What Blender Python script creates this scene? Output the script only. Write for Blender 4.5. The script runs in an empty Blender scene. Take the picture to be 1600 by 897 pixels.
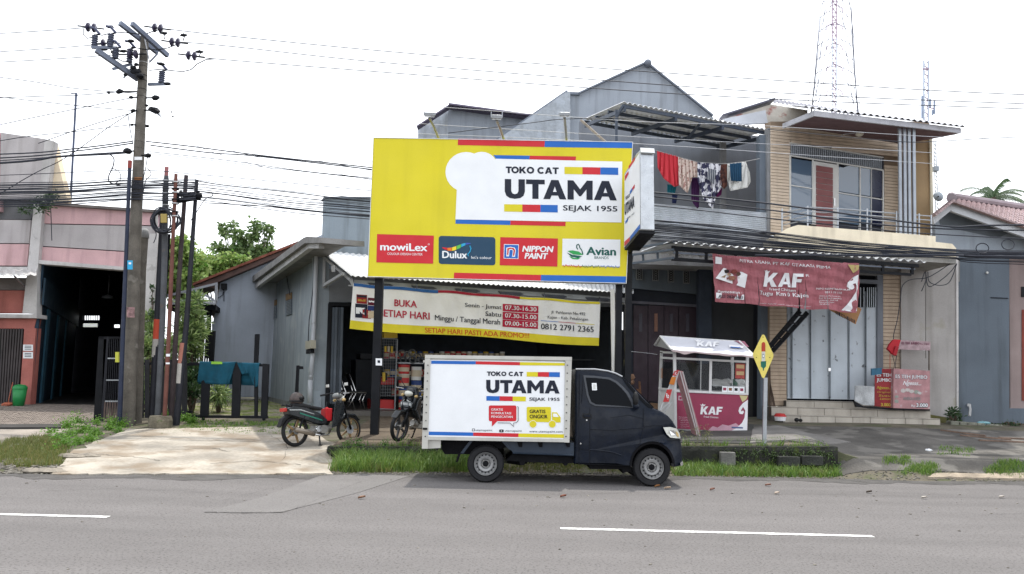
import bpy, math, random
import numpy as np
from mathutils import Vector, Matrix
random.seed(7); rng = np.random.default_rng(7)
R = math.radians
sc = bpy.context.scene
col = sc.collection

# ------------------------------------------------------------------ camera
CAM_Z = 1.62; FPX = 1300.0; PITCH = math.atan(141.5/1300.0); ROLL = R(1.45)
cF = Vector((0, math.cos(PITCH), math.sin(PITCH)))
cU0 = Vector((0, -math.sin(PITCH), math.cos(PITCH)))
cX0 = Vector((1, 0, 0))
cR = cX0*math.cos(ROLL) + cU0*math.sin(ROLL)
cU = cU0*math.cos(ROLL) - cX0*math.sin(ROLL)
CAM = Vector((0, 0, CAM_Z))
cd = bpy.data.cameras.new("camera"); cam = bpy.data.objects.new("camera", cd); col.objects.link(cam)
cd.sensor_width = 36; cd.lens = 36*FPX/1600.0; cd.clip_start = .05; cd.clip_end = 3000
mw = Matrix.Identity(4)
for i in range(3):
    mw[i][0] = cR[i]; mw[i][1] = cU[i]; mw[i][2] = -cF[i]; mw[i][3] = CAM[i]
cam.matrix_world = mw
sc.camera = cam

# ------------------------------------------------------------------ world, sun, exposure
SUN_EL, SUN_AZ = 70.0, 14.0          # azimuth: degrees from +Y towards +X
w = bpy.data.worlds.new("World"); sc.world = w; w.use_nodes = True
nt = w.node_tree; nt.nodes.clear()
out = nt.nodes.new("ShaderNodeOutputWorld"); bg = nt.nodes.new("ShaderNodeBackground")
sky = nt.nodes.new("ShaderNodeTexSky"); sky.sky_type = 'NISHITA'; sky.sun_disc = False
sky.sun_elevation = R(SUN_EL); sky.sun_rotation = R(SUN_AZ); sky.dust_density = 3; sky.air_density = 1.2
bg.inputs['Strength'].default_value = 0.15
# a thin bright veil of cloud over the blue, with thinner patches
tc = nt.nodes.new("ShaderNodeTexCoord"); mp = nt.nodes.new("ShaderNodeMapping"); mp.inputs['Scale'].default_value = (1, 1, 2.2); mp.inputs['Location'].default_value = (.35, .1, .15)
no = nt.nodes.new("ShaderNodeTexNoise"); no.inputs['Scale'].default_value = 1.3; no.inputs['Detail'].default_value = 5
rp = nt.nodes.new("ShaderNodeValToRGB"); rp.color_ramp.elements[0].position = .33; rp.color_ramp.elements[1].position = .50
rp.color_ramp.elements[0].color = (.15, .15, .15, 1); rp.color_ramp.elements[1].color = (1, 1, 1, 1)
mx = nt.nodes.new("ShaderNodeMix"); mx.data_type = 'RGBA'
mx.inputs['B'].default_value = (9.2, 9.5, 9.95, 1)
L = nt.links.new
L(tc.outputs['Generated'], mp.inputs['Vector']); L(mp.outputs['Vector'], no.inputs['Vector']); L(no.outputs['Fac'], rp.inputs['Fac'])
L(rp.outputs['Color'], mx.inputs['Factor']); L(sky.outputs['Color'], mx.inputs['A']); L(mx.outputs['Result'], bg.inputs['Color'])
L(bg.outputs['Background'], out.inputs['Surface'])
sd = bpy.data.lights.new("sun", 'SUN'); sun = bpy.data.objects.new("sun", sd); col.objects.link(sun)
sd.energy = 2.7; sd.angle = R(0.9); sd.color = (1, .95, .86)
sdir = Vector((math.sin(R(SUN_AZ))*math.cos(R(SUN_EL)), math.cos(R(SUN_AZ))*math.cos(R(SUN_EL)), math.sin(R(SUN_EL))))
sun.rotation_euler = sdir.to_track_quat('Z', 'Y').to_euler()
sc.view_settings.view_transform = 'Standard'; sc.view_settings.look = 'None'; sc.view_settings.gamma = 1
sc.view_settings.exposure = 0.60

# ------------------------------------------------------------------ helpers
def ray(px, py):
    return cR*((px-800)/FPX) + cU*((448.5-py)/FPX) + cF
def P(px, py, Y):
    d = ray(px, py); return CAM + d*(Y/d.y)
def PX(p):                                   # world -> picture, for the checks while building
    v = Vector(p)-CAM; z = v.dot(cF); return 800+FPX*v.dot(cR)/z, 448.5-FPX*v.dot(cU)/z
def lerp(a, b, t): return a+(b-a)*t
def interp(x, xs, ys): return float(np.interp(x, xs, ys))
class Pl:
    """a vertical plane through p, turned by deg about Z (0 = parallel to the road)"""
    def __init__(s, p, deg=0, tilt=0):
        s.p = Vector(p); a = R(deg); s.e1 = Vector((math.cos(a), math.sin(a), 0)); s.n = Vector((math.sin(a), -math.cos(a), 0))
        if tilt:
            s.n = (s.n*math.cos(R(tilt)) + Vector((0, 0, 1))*math.sin(R(tilt))).normalized()
        s.wr = None
    def at(s, px, py, off=0.0):
        d = ray(px, py); q = s.p + s.n*off
        t = (q-CAM).dot(s.n)/d.dot(s.n)
        r = CAM + d*t
        if s.wr: r = r + s.n*s.wr(px, py)
        return r
def PY(Y): return Pl((0, Y, 0))

class MB:
    def __init__(s): s.v = []; s.f = []
    def poly(s, pts):
        n = len(s.v); s.v += [tuple(p) for p in pts]; s.f.append(tuple(range(n, n+len(pts)))); return s
    def prism(s, pts, vec):
        vec = Vector(vec); n = len(s.v); k = len(pts); pts = [Vector(p) for p in pts]
        s.v += [tuple(p) for p in pts] + [tuple(p+vec) for p in pts]
        s.f.append(tuple(range(n, n+k))); s.f.append(tuple(range(n+2*k-1, n+k-1, -1)))
        for i in range(k):
            j = (i+1) % k; s.f.append((n+j, n+i, n+k+i, n+k+j))
        return s
    def slab(s, pl, pts, th, off=0.0):
        return s.prism([pl.at(x, y, off) for x, y in pts], -pl.n*th)
    def rect(s, pl, x0, y0, x1, y1, th, sl=0.0, off=0.0):
        return s.slab(pl, [(x0, y0), (x1, y0+sl*(x1-x0)), (x1, y1+sl*(x1-x0)), (x0, y1)], th, off)
    def box(s, lo, hi):
        x0, y0, z0 = lo; x1, y1, z1 = hi
        return s.prism([(x0, y0, z0), (x1, y0, z0), (x1, y0, z1), (x0, y0, z1)], (0, y1-y0, 0))
    def obox(s, c, ax, ay, az):
        c, ax, ay, az = map(Vector, (c, ax, ay, az))
        return s.prism([c-ax-ay-az, c+ax-ay-az, c+ax-ay+az, c-ax-ay+az], ay*2)
    def tube(s, pts, r, n=6, caps=True, flat=False):
        pts = [Vector(p) for p in pts]; m = len(pts); rs = r if isinstance(r, (list, tuple)) else [r]*m
        b = len(s.v); prev = None
        for i, p in enumerate(pts):
            t = (pts[min(i+1, m-1)]-pts[max(i-1, 0)]).normalized()
            if prev is None:
                u = t.cross(Vector((0, 0, 1)))
                if u.length < .05: u = t.cross(Vector((0, 1, 0)))
                u.normalize()
            else:
                u = prev - t*prev.dot(t)
                u = u.normalized() if u.length > 1e-6 else t.orthogonal().normalized()
            prev = u; w_ = t.cross(u)
            for k in range(n):
                a = 2*math.pi*k/n
                s.v.append(tuple(p + (u*math.cos(a) + w_*math.sin(a))*rs[i]))
        for i in range(m-1):
            for k in range(n):
                a = b+i*n+k; c = b+i*n+(k+1) % n
                s.f.append((a, c, c+n, a+n))
        if caps:
            s.f.append(tuple(range(b+n-1, b-1, -1))); s.f.append(tuple(range(b+(m-1)*n, b+m*n)))
        return s
    def bar(s, p0, p1, w_, h_, up=(0, 0, 1)):
        """rectangular bar from p0 to p1, w_ across, h_ along up"""
        p0, p1 = Vector(p0), Vector(p1); t = (p1-p0).normalized(); up = Vector(up)
        if abs(t.dot(up)) > .97: up = Vector((0, 1, 0))
        a = t.cross(up).normalized(); c = a.cross(t).normalized()
        q = [p0-a*w_/2-c*h_/2, p0+a*w_/2-c*h_/2, p0+a*w_/2+c*h_/2, p0-a*w_/2+c*h_/2]
        return s.prism(q, p1-p0)
    def lathe(s, prof, c, axis='z', n=16, arc=None):
        """prof: list of (radius, along); axis direction"""
        b = len(s.v); ax = {'x': Vector((1, 0, 0)), 'y': Vector((0, 1, 0)), 'z': Vector((0, 0, 1))}[axis] if isinstance(axis, str) else Vector(axis).normalized()
        u = ax.orthogonal().normalized(); v = ax.cross(u); c = Vector(c)
        for r, h in prof:
            for k in range(n):
                a = 2*math.pi*k/n; s.v.append(tuple(c+ax*h+(u*math.cos(a)+v*math.sin(a))*r))
        for i in range(len(prof)-1):
            for k in range(n):
                a = b+i*n+k; d = b+i*n+(k+1) % n; s.f.append((a, d, d+n, a+n))
        return s
    def disc(s, c, axis, r, th, n=14):
        return s.lathe([(1e-4, 0), (r, 0), (r, th), (1e-4, th)], c, axis, n)
    def blob(s, c, rad, n=10, m=7, jit=0.0):
        c = Vector(c); b = len(s.v); rx, ry, rz = rad if isinstance(rad, (tuple, list)) else (rad,)*3
        for i in range(m+1):
            th = math.pi*i/m
            for k in range(n):
                a = 2*math.pi*k/n; j = 1+random.uniform(-jit, jit)
                s.v.append((c.x+rx*math.sin(th)*math.cos(a)*j, c.y+ry*math.sin(th)*math.sin(a)*j, c.z+rz*math.cos(th)*j))
        for i in range(m):
            for k in range(n):
                a = b+i*n+k; d = b+i*n+(k+1) % n; s.f.append((a, a+n, d+n, d))
        return s
    def grid(s, fn, nu, nv):
        b = len(s.v)
        for j in range(nv+1):
            for i in range(nu+1): s.v.append(tuple(fn(i/nu, j/nv)))
        for j in range(nv):
            for i in range(nu):
                a = b+j*(nu+1)+i; s.f.append((a, a+1, a+nu+2, a+nu+1))
        return s
    def sheet(s, fn, nu, nv, th):
        """closed thin sheet: grid, its back offset by vector th, and the rim"""
        th = Vector(th); b = len(s.v); s.grid(fn, nu, nv); c = len(s.v)
        s.v += [tuple(Vector(p)+th) for p in s.v[b:c]]; o = c-b
        fs = [f for f in s.f if f[0] >= b]
        s.f += [tuple(i+o for i in reversed(f)) for f in fs]
        W = nu+1
        rim = [b+i for i in range(W)] + [b+j*W+nu for j in range(1, nv+1)] + [b+nv*W+i for i in range(nu-1, -1, -1)] + [b+j*W for j in range(nv-1, 0, -1)]
        for i in range(len(rim)):
            p, q = rim[i], rim[(i+1) % len(rim)]; s.f.append((p, p+o, q+o, q))
        return s
    def build(s, name, mat, parent=None, smooth=False, bevel=0.0, label=None, kind=None, local=False):
        o0 = Vector((0, 0, 0))
        if parent is not None and not local:
            r = parent
            while r is not None: o0 += r.location; r = r.parent
        me = bpy.data.meshes.new(name)
        me.from_pydata([(x-o0.x, y-o0.y, z-o0.z) for x, y, z in s.v], [], s.f); me.update()
        me.materials.append(mat)
        if smooth: me.polygons.foreach_set('use_smooth', [True]*len(me.polygons))
        ob = bpy.data.objects.new(name, me); col.objects.link(ob)
        if parent is not None: ob.parent = parent
        if bevel:
            md = ob.modifiers.new('bevel', 'BEVEL'); md.width = bevel; md.segments = 2; md.limit_method = 'ANGLE'; md.angle_limit = R(40)
        if label: ob['label'] = label
        if kind: ob['kind'] = kind
        return ob
def smooth_by_angle(ob, deg=35):
    me = ob.data; me.polygons.foreach_set('use_smooth', [True]*len(me.polygons))
    try: me.set_sharp_from_angle(angle=R(deg))
    except Exception: pass
def tag(o, label, cat, group=None, kind=None):
    if label: o['label'] = label
    if cat: o['category'] = cat
    if group: o['group'] = group
    if kind: o['kind'] = kind
    return o
def thing(name, label, cat, loc=(0, 0, 0), group=None, rz=0):
    o = bpy.data.objects.new(name, None); col.objects.link(o); o.location = loc; o.rotation_euler = (0, 0, rz); o.empty_display_size = .2
    return tag(o, label, cat, group)
def solo(mb, name, mat, label, cat, group=None, smooth=False, kind=None, bevel=0):
    a = np.array(mb.v); c = (float(a[:, 0].mean()), float(a[:, 1].mean()), float(a[:, 2].min()))
    mb.v = [(x-c[0], y-c[1], z-c[2]) for x, y, z in mb.v]
    o = mb.build(name, mat, None, smooth, bevel); o.location = c
    return tag(o, label, cat, group, kind)
def struct(mb, name, mat, smooth=False):
    o = mb.build(name, mat, None, smooth); o['kind'] = 'structure'; return o
def copy_tree(o, parent=None):
    c = o.copy(); col.objects.link(c); c.parent = parent
    for ch in list(o.children): copy_tree(ch, c)
    return c

# ------------------------------------------------------------------ materials
def lin(c):
    if isinstance(c, str):
        c = [int(c[i:i+2], 16)/255 for i in (0, 2, 4)]
        c = [x/12.92 if x <= .04045 else ((x+.055)/1.055)**2.4 for x in c]
    return tuple(c[:3])
MATS = {}
def M(name, c, rough=.8, var=.18, scale=2.5, bump=.15, metal=0.0, streak=0.0, spec=.3, spot=0.0, spotc=None, spots=6.0, fine=40.0, coat=0.0, stretch=None, trans=0, spoth=.62, spotw=.07):
    if name in MATS: return MATS[name]
    c = lin(c)
    m = bpy.data.materials.new(name); m.use_nodes = True; t = m.node_tree; b = t.nodes['Principled BSDF']; K = t.links.new
    b.inputs['Roughness'].default_value = rough; b.inputs['Metallic'].default_value = metal
    b.inputs['Specular IOR Level'].default_value = spec; b.inputs['Coat Weight'].default_value = coat
    b.inputs['Transmission Weight'].default_value = trans
    g = t.nodes.new('ShaderNodeTexCoord')
    def noise(s_, det=4, sc3=None):
        n = t.nodes.new('ShaderNodeTexNoise'); n.inputs['Scale'].default_value = s_; n.inputs['Detail'].default_value = det
        if sc3:
            mpn = t.nodes.new('ShaderNodeMapping'); mpn.inputs['Scale'].default_value = sc3; K(g.outputs['Object'], mpn.inputs['Vector']); K(mpn.outputs['Vector'], n.inputs['Vector'])
        else: K(g.outputs['Object'], n.inputs['Vector'])
        return n.outputs['Fac']
    def ramp(src, a, bb, v0=0.0, v1=1.0):
        r = t.nodes.new('ShaderNodeMapRange'); r.inputs['From Min'].default_value = a; r.inputs['From Max'].default_value = bb
        r.inputs['To Min'].default_value = v0; r.inputs['To Max'].default_value = v1; K(src, r.inputs['Value']); return r.outputs['Result']
    def mix(f, A, B, mode='MIX'):
        n = t.nodes.new('ShaderNodeMix'); n.data_type = 'RGBA'; n.blend_type = mode
        for s_, v in (('Factor', f), ('A', A), ('B', B)):
            if isinstance(v, (float, int)): n.inputs[s_].default_value = v
            elif isinstance(v, tuple): n.inputs[s_].default_value = (*v[:3], 1)
            else: K(v, n.inputs[s_])
        return n.outputs['Result']
    dk = tuple(x*(1-var) for x in c); lt = tuple(min(1, x*(1+var*.6)) for x in c)
    cc = mix(ramp(noise(scale, 5, stretch), .32, .68), dk, lt)
    if var > 0: cc = mix(ramp(noise(fine, 3), .3, .7), cc, mix(1.0, cc, (1-var*.7,)*3, 'MULTIPLY'))
    if streak > 0:
        cc = mix(ramp(noise(1.6, 4, (2.6, 2.6, .22)), .5, .75, 0, streak), cc, mix(1.0, cc, (.45, .43, .40), 'MULTIPLY'))
    if spot > 0:
        cc = mix(ramp(noise(spots, 6), spoth, spoth+spotw, 0, spot), cc, lin(spotc or (.05, .04, .03)))
    K(cc, b.inputs['Base Color'])
    if bump > 0:
        bn = t.nodes.new('ShaderNodeBump'); bn.inputs['Strength'].default_value = bump; bn.inputs['Distance'].default_value = .02
        K(noise(fine*.8, 5), bn.inputs['Height']); K(bn.outputs['Normal'], b.inputs['Normal'])
    if var > 0: K(ramp(noise(scale*2.2, 3), .3, .7, max(0, rough-.1), min(1, rough+.08)), b.inputs['Roughness'])
    MATS[name] = m; return m
def leafmat(name, c1, c2, c3=None):
    m = bpy.data.materials.new(name); m.use_nodes = True; t = m.node_tree; b = t.nodes['Principled BSDF']; K = t.links.new
    g = t.nodes.new('ShaderNodeNewGeometry'); r = t.nodes.new('ShaderNodeValToRGB'); e = r.color_ramp.elements
    e[0].color = (*lin(c1), 1); e[1].color = (*lin(c2), 1)
    if c3: x = e.new(.9); x.color = (*lin(c3), 1); e[1].position = .75
    K(g.outputs['Random Per Island'], r.inputs['Fac']); K(r.outputs['Color'], b.inputs['Base Color']); b.inputs['Roughness'].default_value = .5
    b.inputs['Subsurface Weight'].default_value = 0
    tr = t.nodes.new('ShaderNodeBsdfTranslucent'); K(r.outputs['Color'], tr.inputs['Color']); mxs = t.nodes.new('ShaderNodeMixShader'); mxs.inputs['Fac'].default_value = .35
    K(b.outputs['BSDF'], mxs.inputs[1]); K(tr.outputs['BSDF'], mxs.inputs[2]); K(mxs.outputs['Shader'], t.nodes['Material Output'].inputs['Surface'])
    return m
def glass(name, c=(.02, .03, .04), rough=.06, alpha=.5, spec=.5):
    """tinted pane: dark body with a mirror-like skin, partly see-through"""
    m = bpy.data.materials.new(name); m.use_nodes = True; t = m.node_tree; b = t.nodes['Principled BSDF']; K = t.links.new
    b.inputs['Base Color'].default_value = (*c, 1); b.inputs['Roughness'].default_value = rough; b.inputs['Specular IOR Level'].default_value = spec
    b.inputs['Alpha'].default_value = alpha
    g = t.nodes.new('ShaderNodeTexCoord'); n = t.nodes.new('ShaderNodeTexNoise'); n.inputs['Scale'].default_value = 1.4
    bn = t.nodes.new('ShaderNodeBump'); bn.inputs['Strength'].default_value = .05; bn.inputs['Distance'].default_value = .05
    K(g.outputs['Object'], n.inputs['Vector']); K(n.outputs['Fac'], bn.inputs['Height']); K(bn.outputs['Normal'], b.inputs['Normal'])
    return m
yellow = M('sign_yellow', 'D2C422', .5, .07, .8, .03, streak=.10); white = M('sign_white', 'E4E6E8', .5, .04, bump=.02)
signred = M('sign_red', 'C2252F', .5, .06, bump=.02); signblue = M('sign_blue', '1F62B4', .5, .06, bump=.02)
ink = M('ink_navy', '141B2C', .55, .05, bump=0); inkblack = M('ink_black', '15161A', .55, .05, bump=0)
maroonink = M('ink_maroon', '9A1F33', .6, .05, bump=0); orangeink = M('ink_orange', 'C8471C', .6, .05, bump=0)
blacksteel = M('black_steel', (.006, .007, .010), .5, .3, bump=.05, spec=.18); greysteel = M('galvanised_steel', (.38, .40, .42), .45, .2, bump=.08, metal=.6)
bluesteel = M('blue_grey_steel', (.10, .125, .16), .5, .25, bump=.06)
whitepaint = M('white_paint_metal', (.72, .72, .70), .5, .1, bump=.05, streak=.15)
concrete = M('old_concrete', (.20, .19, .17), .9, .3, 3, .5, streak=.4, spot=.35, spotc=(.07, .08, .05), spots=3)
polecon = M('pole_concrete', (.15, .135, .115), .9, .3, 4, .6, streak=.5, spot=.4, spotc=(.30, .28, .25), spots=5)
rubber = M('tyre_rubber', (.014, .014, .016), .75, .3, bump=.2, fine=60); chrome = M('chrome', (.6, .6, .6), .18, .05, metal=1, bump=0)
alum = M('brushed_aluminium', (.55, .56, .57), .4, .12, metal=.7, bump=.05)
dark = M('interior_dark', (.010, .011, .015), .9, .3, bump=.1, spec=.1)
tin = M('zinc_sheet', (.50, .53, .57), .45, .15, 2, .08, metal=.35, streak=.25)
cable_m = M('cable_black', (.034, .037, .048), .6, .1, bump=0, spec=.2); cable_pale = M('cable_pale_sunlit', (.42, .43, .46), .5, .1, bump=0)  # pale grey: sunlight on the thin wires is put into this colour

# ------------------------------------------------------------------ ground shape
_ex = []
for x_, y_ in ((-400, 742), (0, 739), (86, 742), (300, 742), (500, 742.5), (540, 740), (700, 739), (900, 740), (1060, 744), (1300, 748), (1450, 752), (1600, 752), (2200, 760)):
    d_ = ray(x_, y_); t_ = -CAM_Z/d_.z; _ex.append((d_.x*t_, d_.y*t_))
def edge(X): return interp(X, [a for a, b in _ex], [b for a, b in _ex])
WALLY = 15.6
def zg(X, Y):
    e = edge(X)
    if Y <= e: return -.03
    zl = interp(Y, [e, e+1.1, 18, 19.5, 21.5], [-.01, .10, .40, .52, .60])
    a = .28+.025*(X+2.5); a = max(.2, min(.5, a)); b = .55+.02*(X+3.3); b = max(.5, min(.78, b))
    zr = interp(Y, [WALLY, 19.8, 60], [a, b, b+.1]) if Y >= WALLY else interp(Y, [e, e+.5, WALLY-.02], [-.01, .04, .07])
    zr2 = interp(Y, [e, 15.6, 19.8, 60], [-.01, .30, b, b+.1])
    f = min(1, max(0, (X+3.35)/.15)); g_ = min(1, max(0, (X-5.9)/.5))
    return lerp(lerp(zl, zr, f), zr2, g_)
def G(px, py):
    """where the sight line through a picture point meets the ground"""
    d = ray(px, py); t = 8.0
    for _ in range(4000):
        t += .01; p = CAM+d*t
        if p.z <= max(0, zg(p.x, p.y)): return p
    return p
def onG(X, Y, dz=0): return Vector((X, Y, max(0, zg(X, Y))+dz))
def inpoly(x, y, poly):
    r = False; n = len(poly)
    for i in range(n):
        (x1, y1), (x2, y2) = poly[i], poly[(i+1) % n]
        if (y1 > y) != (y2 > y) and x < (x2-x1)*(y-y1)/(y2-y1)+x1: r = not r
    return r
def grass(name, label, polypx, n, h, wd, mat, lean=.5, hv=.5):
    poly = [(p.x, p.y) for p in (G(*q) for q in polypx)]
    xs = [p[0] for p in poly]; ys = [p[1] for p in poly]; V = []; F = []
    k = 0; tries = 0
    # tufts: pick tuft centres, blades around them
    while k < n and tries < n*6:
        tries += 1
        cx, cy = random.uniform(min(xs), max(xs)), random.uniform(min(ys), max(ys))
        if not inpoly(cx, cy, poly): continue
        th = h*random.uniform(1-hv, 1+hv*.6)
        for _ in range(random.randint(5, 14)):
            x = cx+random.gauss(0, .035); y = cy+random.gauss(0, .035); z = max(-.01, zg(x, y))
            a = random.uniform(0, 6.283); hh = th*random.uniform(.5, 1.1); lx, ly = math.cos(a)*lean*hh*random.random(), math.sin(a)*lean*hh*random.random()
            b = random.uniform(0, 3.14); wx, wy = math.cos(b)*wd, math.sin(b)*wd*.5
            i = len(V)
            V += [(x-wx, y-wy, z), (x+wx, y+wy, z), (x+wx*.7+lx*.5, y+wy*.7+ly*.5, z+hh*.6), (x-wx*.7+lx*.5, y-wy*.7+ly*.5, z+hh*.6), (x+lx*1.3, y+ly*1.3, z+hh)]
            F += [(i, i+1, i+2, i+3), (i+3, i+2, i+4)]; k += 1
    mb = MB(); mb.v = V; mb.f = F
    o = mb.build(name, mat); tag(o, label, 'grass', kind='stuff'); return o
def leaves(mb, centers, n, ll, lw, up=.3, droop=.2):
    """n leaf-shaped faces spread through balls (centre, radius)"""
    wts = np.array([r**2 for c, r in centers]); wts = wts/wts.sum(); idx = rng.choice(len(centers), n, p=wts)
    for i in idx:
        c, r = centers[i]; d = rng.normal(size=3); d /= np.linalg.norm(d)+1e-9
        p = Vector(c)+Vector(d)*r*min(1.7, abs(float(rng.normal()))*.62+.12)
        t = Vector(d)+Vector((rng.normal()*.6, rng.normal()*.6, up+rng.normal()*.4)); t.normalize()
        s_ = t.cross(Vector(rng.normal(size=3))); s_.normalize(); l = ll*float(rng.uniform(.6, 1.25)); k = len(mb.v)
        q = p+t*l*.45; e = p+t*l+Vector((0, 0, -droop*l))
        mb.v += [tuple(p), tuple(q+s_*lw), tuple(e), tuple(q-s_*lw)]; mb.f.append((k, k+1, k+2, k+3))
    return mb

FONTCACHE = {}
def textmesh(body, shear):
    k = (body, shear)
    if k not in FONTCACHE:
        cu = bpy.data.curves.new('txt', 'FONT'); cu.body = body; cu.shear = shear; cu.resolution_u = 3
        ob = bpy.data.objects.new('txt', cu); col.objects.link(ob); bpy.context.view_layer.update()
        me = bpy.data.meshes.new_from_object(ob.evaluated_get(bpy.context.evaluated_depsgraph_get()))
        v = [(a.co.x, a.co.y) for a in me.vertices]; f = [tuple(p.vertices) for p in me.polygons]
        bpy.data.objects.remove(ob); bpy.data.curves.remove(cu); bpy.data.meshes.remove(me); FONTCACHE[k] = (v, f)
    return FONTCACHE[k]
HG = {'T': (.78, [[(0, .76), (.78, .76), (.78, 1), (0, 1)], [(.26, 0), (.52, 0), (.52, .76), (.26, .76)]]),
 'U': (.84, [[(0, 1), (0, .36), (.06, .14), (.20, .02), (.42, -.02), (.64, .02), (.78, .14), (.84, .36), (.84, 1), (.57, 1), (.57, .38), (.52, .26), (.42, .22), (.32, .26), (.27, .38), (.27, 1)]]),
 'A': (.96, [[(0, 0), (.28, 0), (.345, .19), (.40, .38), (.48, .66), (.48, 1), (.33, 1)], [(.68, 0), (.96, 0), (.63, 1), (.48, 1), (.48, .66), (.56, .38), (.615, .19)], [(.345, .19), (.615, .19), (.56, .38), (.40, .38)]]),
 'M': (1.05, [[(0, 0), (.26, 0), (.26, .54), (.49, .18), (.56, .18), (.79, .54), (.79, 0), (1.05, 0), (1.05, 1), (.81, 1), (.525, .54), (.24, 1), (0, 1)]]),
 'K': (.90, [[(0, 0), (.27, 0), (.27, .26), (.36, .36), (.58, 0), (.90, 0), (.55, .55), (.88, 1), (.56, 1), (.27, .62), (.27, 1), (0, 1)]]),
 'F': (.70, [[(0, 0), (.27, 0), (.27, .38), (.62, .38), (.62, .60), (.27, .60), (.27, .77), (.70, .77), (.70, 1), (0, 1)]])}
def _arc(r0, r1, a0, a1, w=.98, n=10): return [(w/2+r*w/2*math.cos(R(a)), .5+r*.53*math.sin(R(a))) for r, aa in ((r0, 1), (r1, 0)) for a in ([a0+(a1-a0)*i/n for i in range(n+1)] if aa else [a1-(a1-a0)*i/n for i in range(n+1)])]
HG['O'] = (.98, [_arc(1, .50, 90, 270), _arc(1, .50, -90, 90)]); HG['C'] = (.92, [_arc(1, .50, 42, 318, .98, 16)]); HG[' '] = (.30, [])
def text(pl, body, x0, y0, x1, y1, mat, parent, sl=0.0, bold=0.0, shear=0.0, off=.004, arc=0.0, name='lettering'):
    """lettering laid on plane pl so that it fills the given picture box (left edge y0..y1, sloping by sl); one mesh per word"""
    heavy = bold >= .045 and all(c in HG for c in body)
    if heavy:
        v = []; f = []; cx = 0
        for c in body:
            for pts in HG[c][1]: f.append(tuple(range(len(v), len(v)+len(pts)))); v += [(cx+a+shear*b, b) for a, b in pts]
            cx += HG[c][0]+(.05 if c != 'T' else -.06)
        sh = [(0, 0)]
    else:
        v, f = textmesh(body, shear); sh = [(0, 0)] if bold <= 0 else [(-bold, 0), (bold, 0), (0, bold*.6), (0, -bold*.6)][:2 if bold < .02 else 4]
    ax = [a for a, b in v]; ay = [b for a, b in v]; X0, X1, Y0, Y1 = min(ax)-bold*(not heavy), max(ax)+bold*(not heavy), min(ay), max(ay)
    # words: faces split where a wide gap opens
    sp = sorted((min(v[i][0] for i in q), max(v[i][0] for i in q)) for q in f); cuts = []; e = sp[0][1]
    for a, b in sp:
        if a-e > .17 and y1-y0 > 5 and not heavy: cuts.append((a+e)/2)
        e = max(e, b)
    groups = {}
    for q in f: groups.setdefault(sum(v[q[0]][0] > c for c in cuts), []).append(q)
    for g in groups.values():
        mb = MB()
        for k, (dx, dy) in enumerate(sh):
            for q in g:
                n = len(mb.v); mb.f.append(tuple(range(n, n+len(q))))
                for i in q:
                    u = (v[i][0]+dx-X0)/(X1-X0); t = (v[i][1]+dy-Y0)/(Y1-Y0); px = x0+u*(x1-x0)
                    mb.v.append(tuple(pl.at(px, y1-t*(y1-y0)+sl*(px-x0), off+k*.0005)))
        o = mb.build(name, mat, parent)
    return o
def patch(pl, pts, mat, parent, name='stripe', off=.004, n=1):
    mb = MB()
    if len(pts) == 4 and n > 1:
        a, b, c, d = pts
        mb.grid(lambda u, v: pl.at(lerp(lerp(a[0], b[0], u), lerp(d[0], c[0], u), v), lerp(lerp(a[1], b[1], u), lerp(d[1], c[1], u), v), off), n, max(2, n//3))
    else: mb.poly([pl.at(x, y, off) for x, y in pts])
    return mb.build(name, mat, parent)
def rpatch(pl, x0, y0, x1, y1, mat, parent, sl=0.0, name='stripe', off=.004, n=1, lean=0.0):
    return patch(pl, [(x0, y0), (x1, y0+sl*(x1-x0)), (x1-lean*(y1-y0), y1+sl*(x1-x0)), (x0-lean*(y1-y0), y1)], mat, parent, name, off, n)
def circ(cx, cy, rx, ry=None, n=20, a0=0, a1=360):
    ry = ry or rx
    return [(cx+rx*math.cos(R(a0+(a1-a0)*i/n)), cy+ry*math.sin(R(a0+(a1-a0)*i/n))) for i in range(n+(0 if a1-a0 >= 360 else 1))]
def rrect(x0, y0, x1, y1, r, n=4):
    o = []
    for cx, cy, a in ((x1-r, y0+r, -90), (x1-r, y1-r, 0), (x0+r, y1-r, 90), (x0+r, y0+r, 180)):
        o += [(cx+r*math.cos(R(a+90*i/n)), cy+r*math.sin(R(a+90*i/n))) for i in range(n+1)]
    return o
def corrugated(A, B, C, D, nr, amp, th=.01, sub=6, wave='sin'):
    """sheet A-B (front edge), D-C (back edge); ridges run front to back"""
    A, B, C, D = map(Vector, (A, B, C, D)); nrm = (B-A).cross(D-A).normalized()
    if nrm.z < 0: nrm = -nrm
    def fn(u, v):
        s_ = math.sin(u*nr*2*math.pi); s_ = max(-1, min(1, s_*1.8)) if wave == 'box' else s_
        return lerp(lerp(A, B, u), lerp(D, C, u), v)+nrm*amp*s_
    return MB().sheet(fn, nr*sub, 3, -nrm*th)
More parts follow.
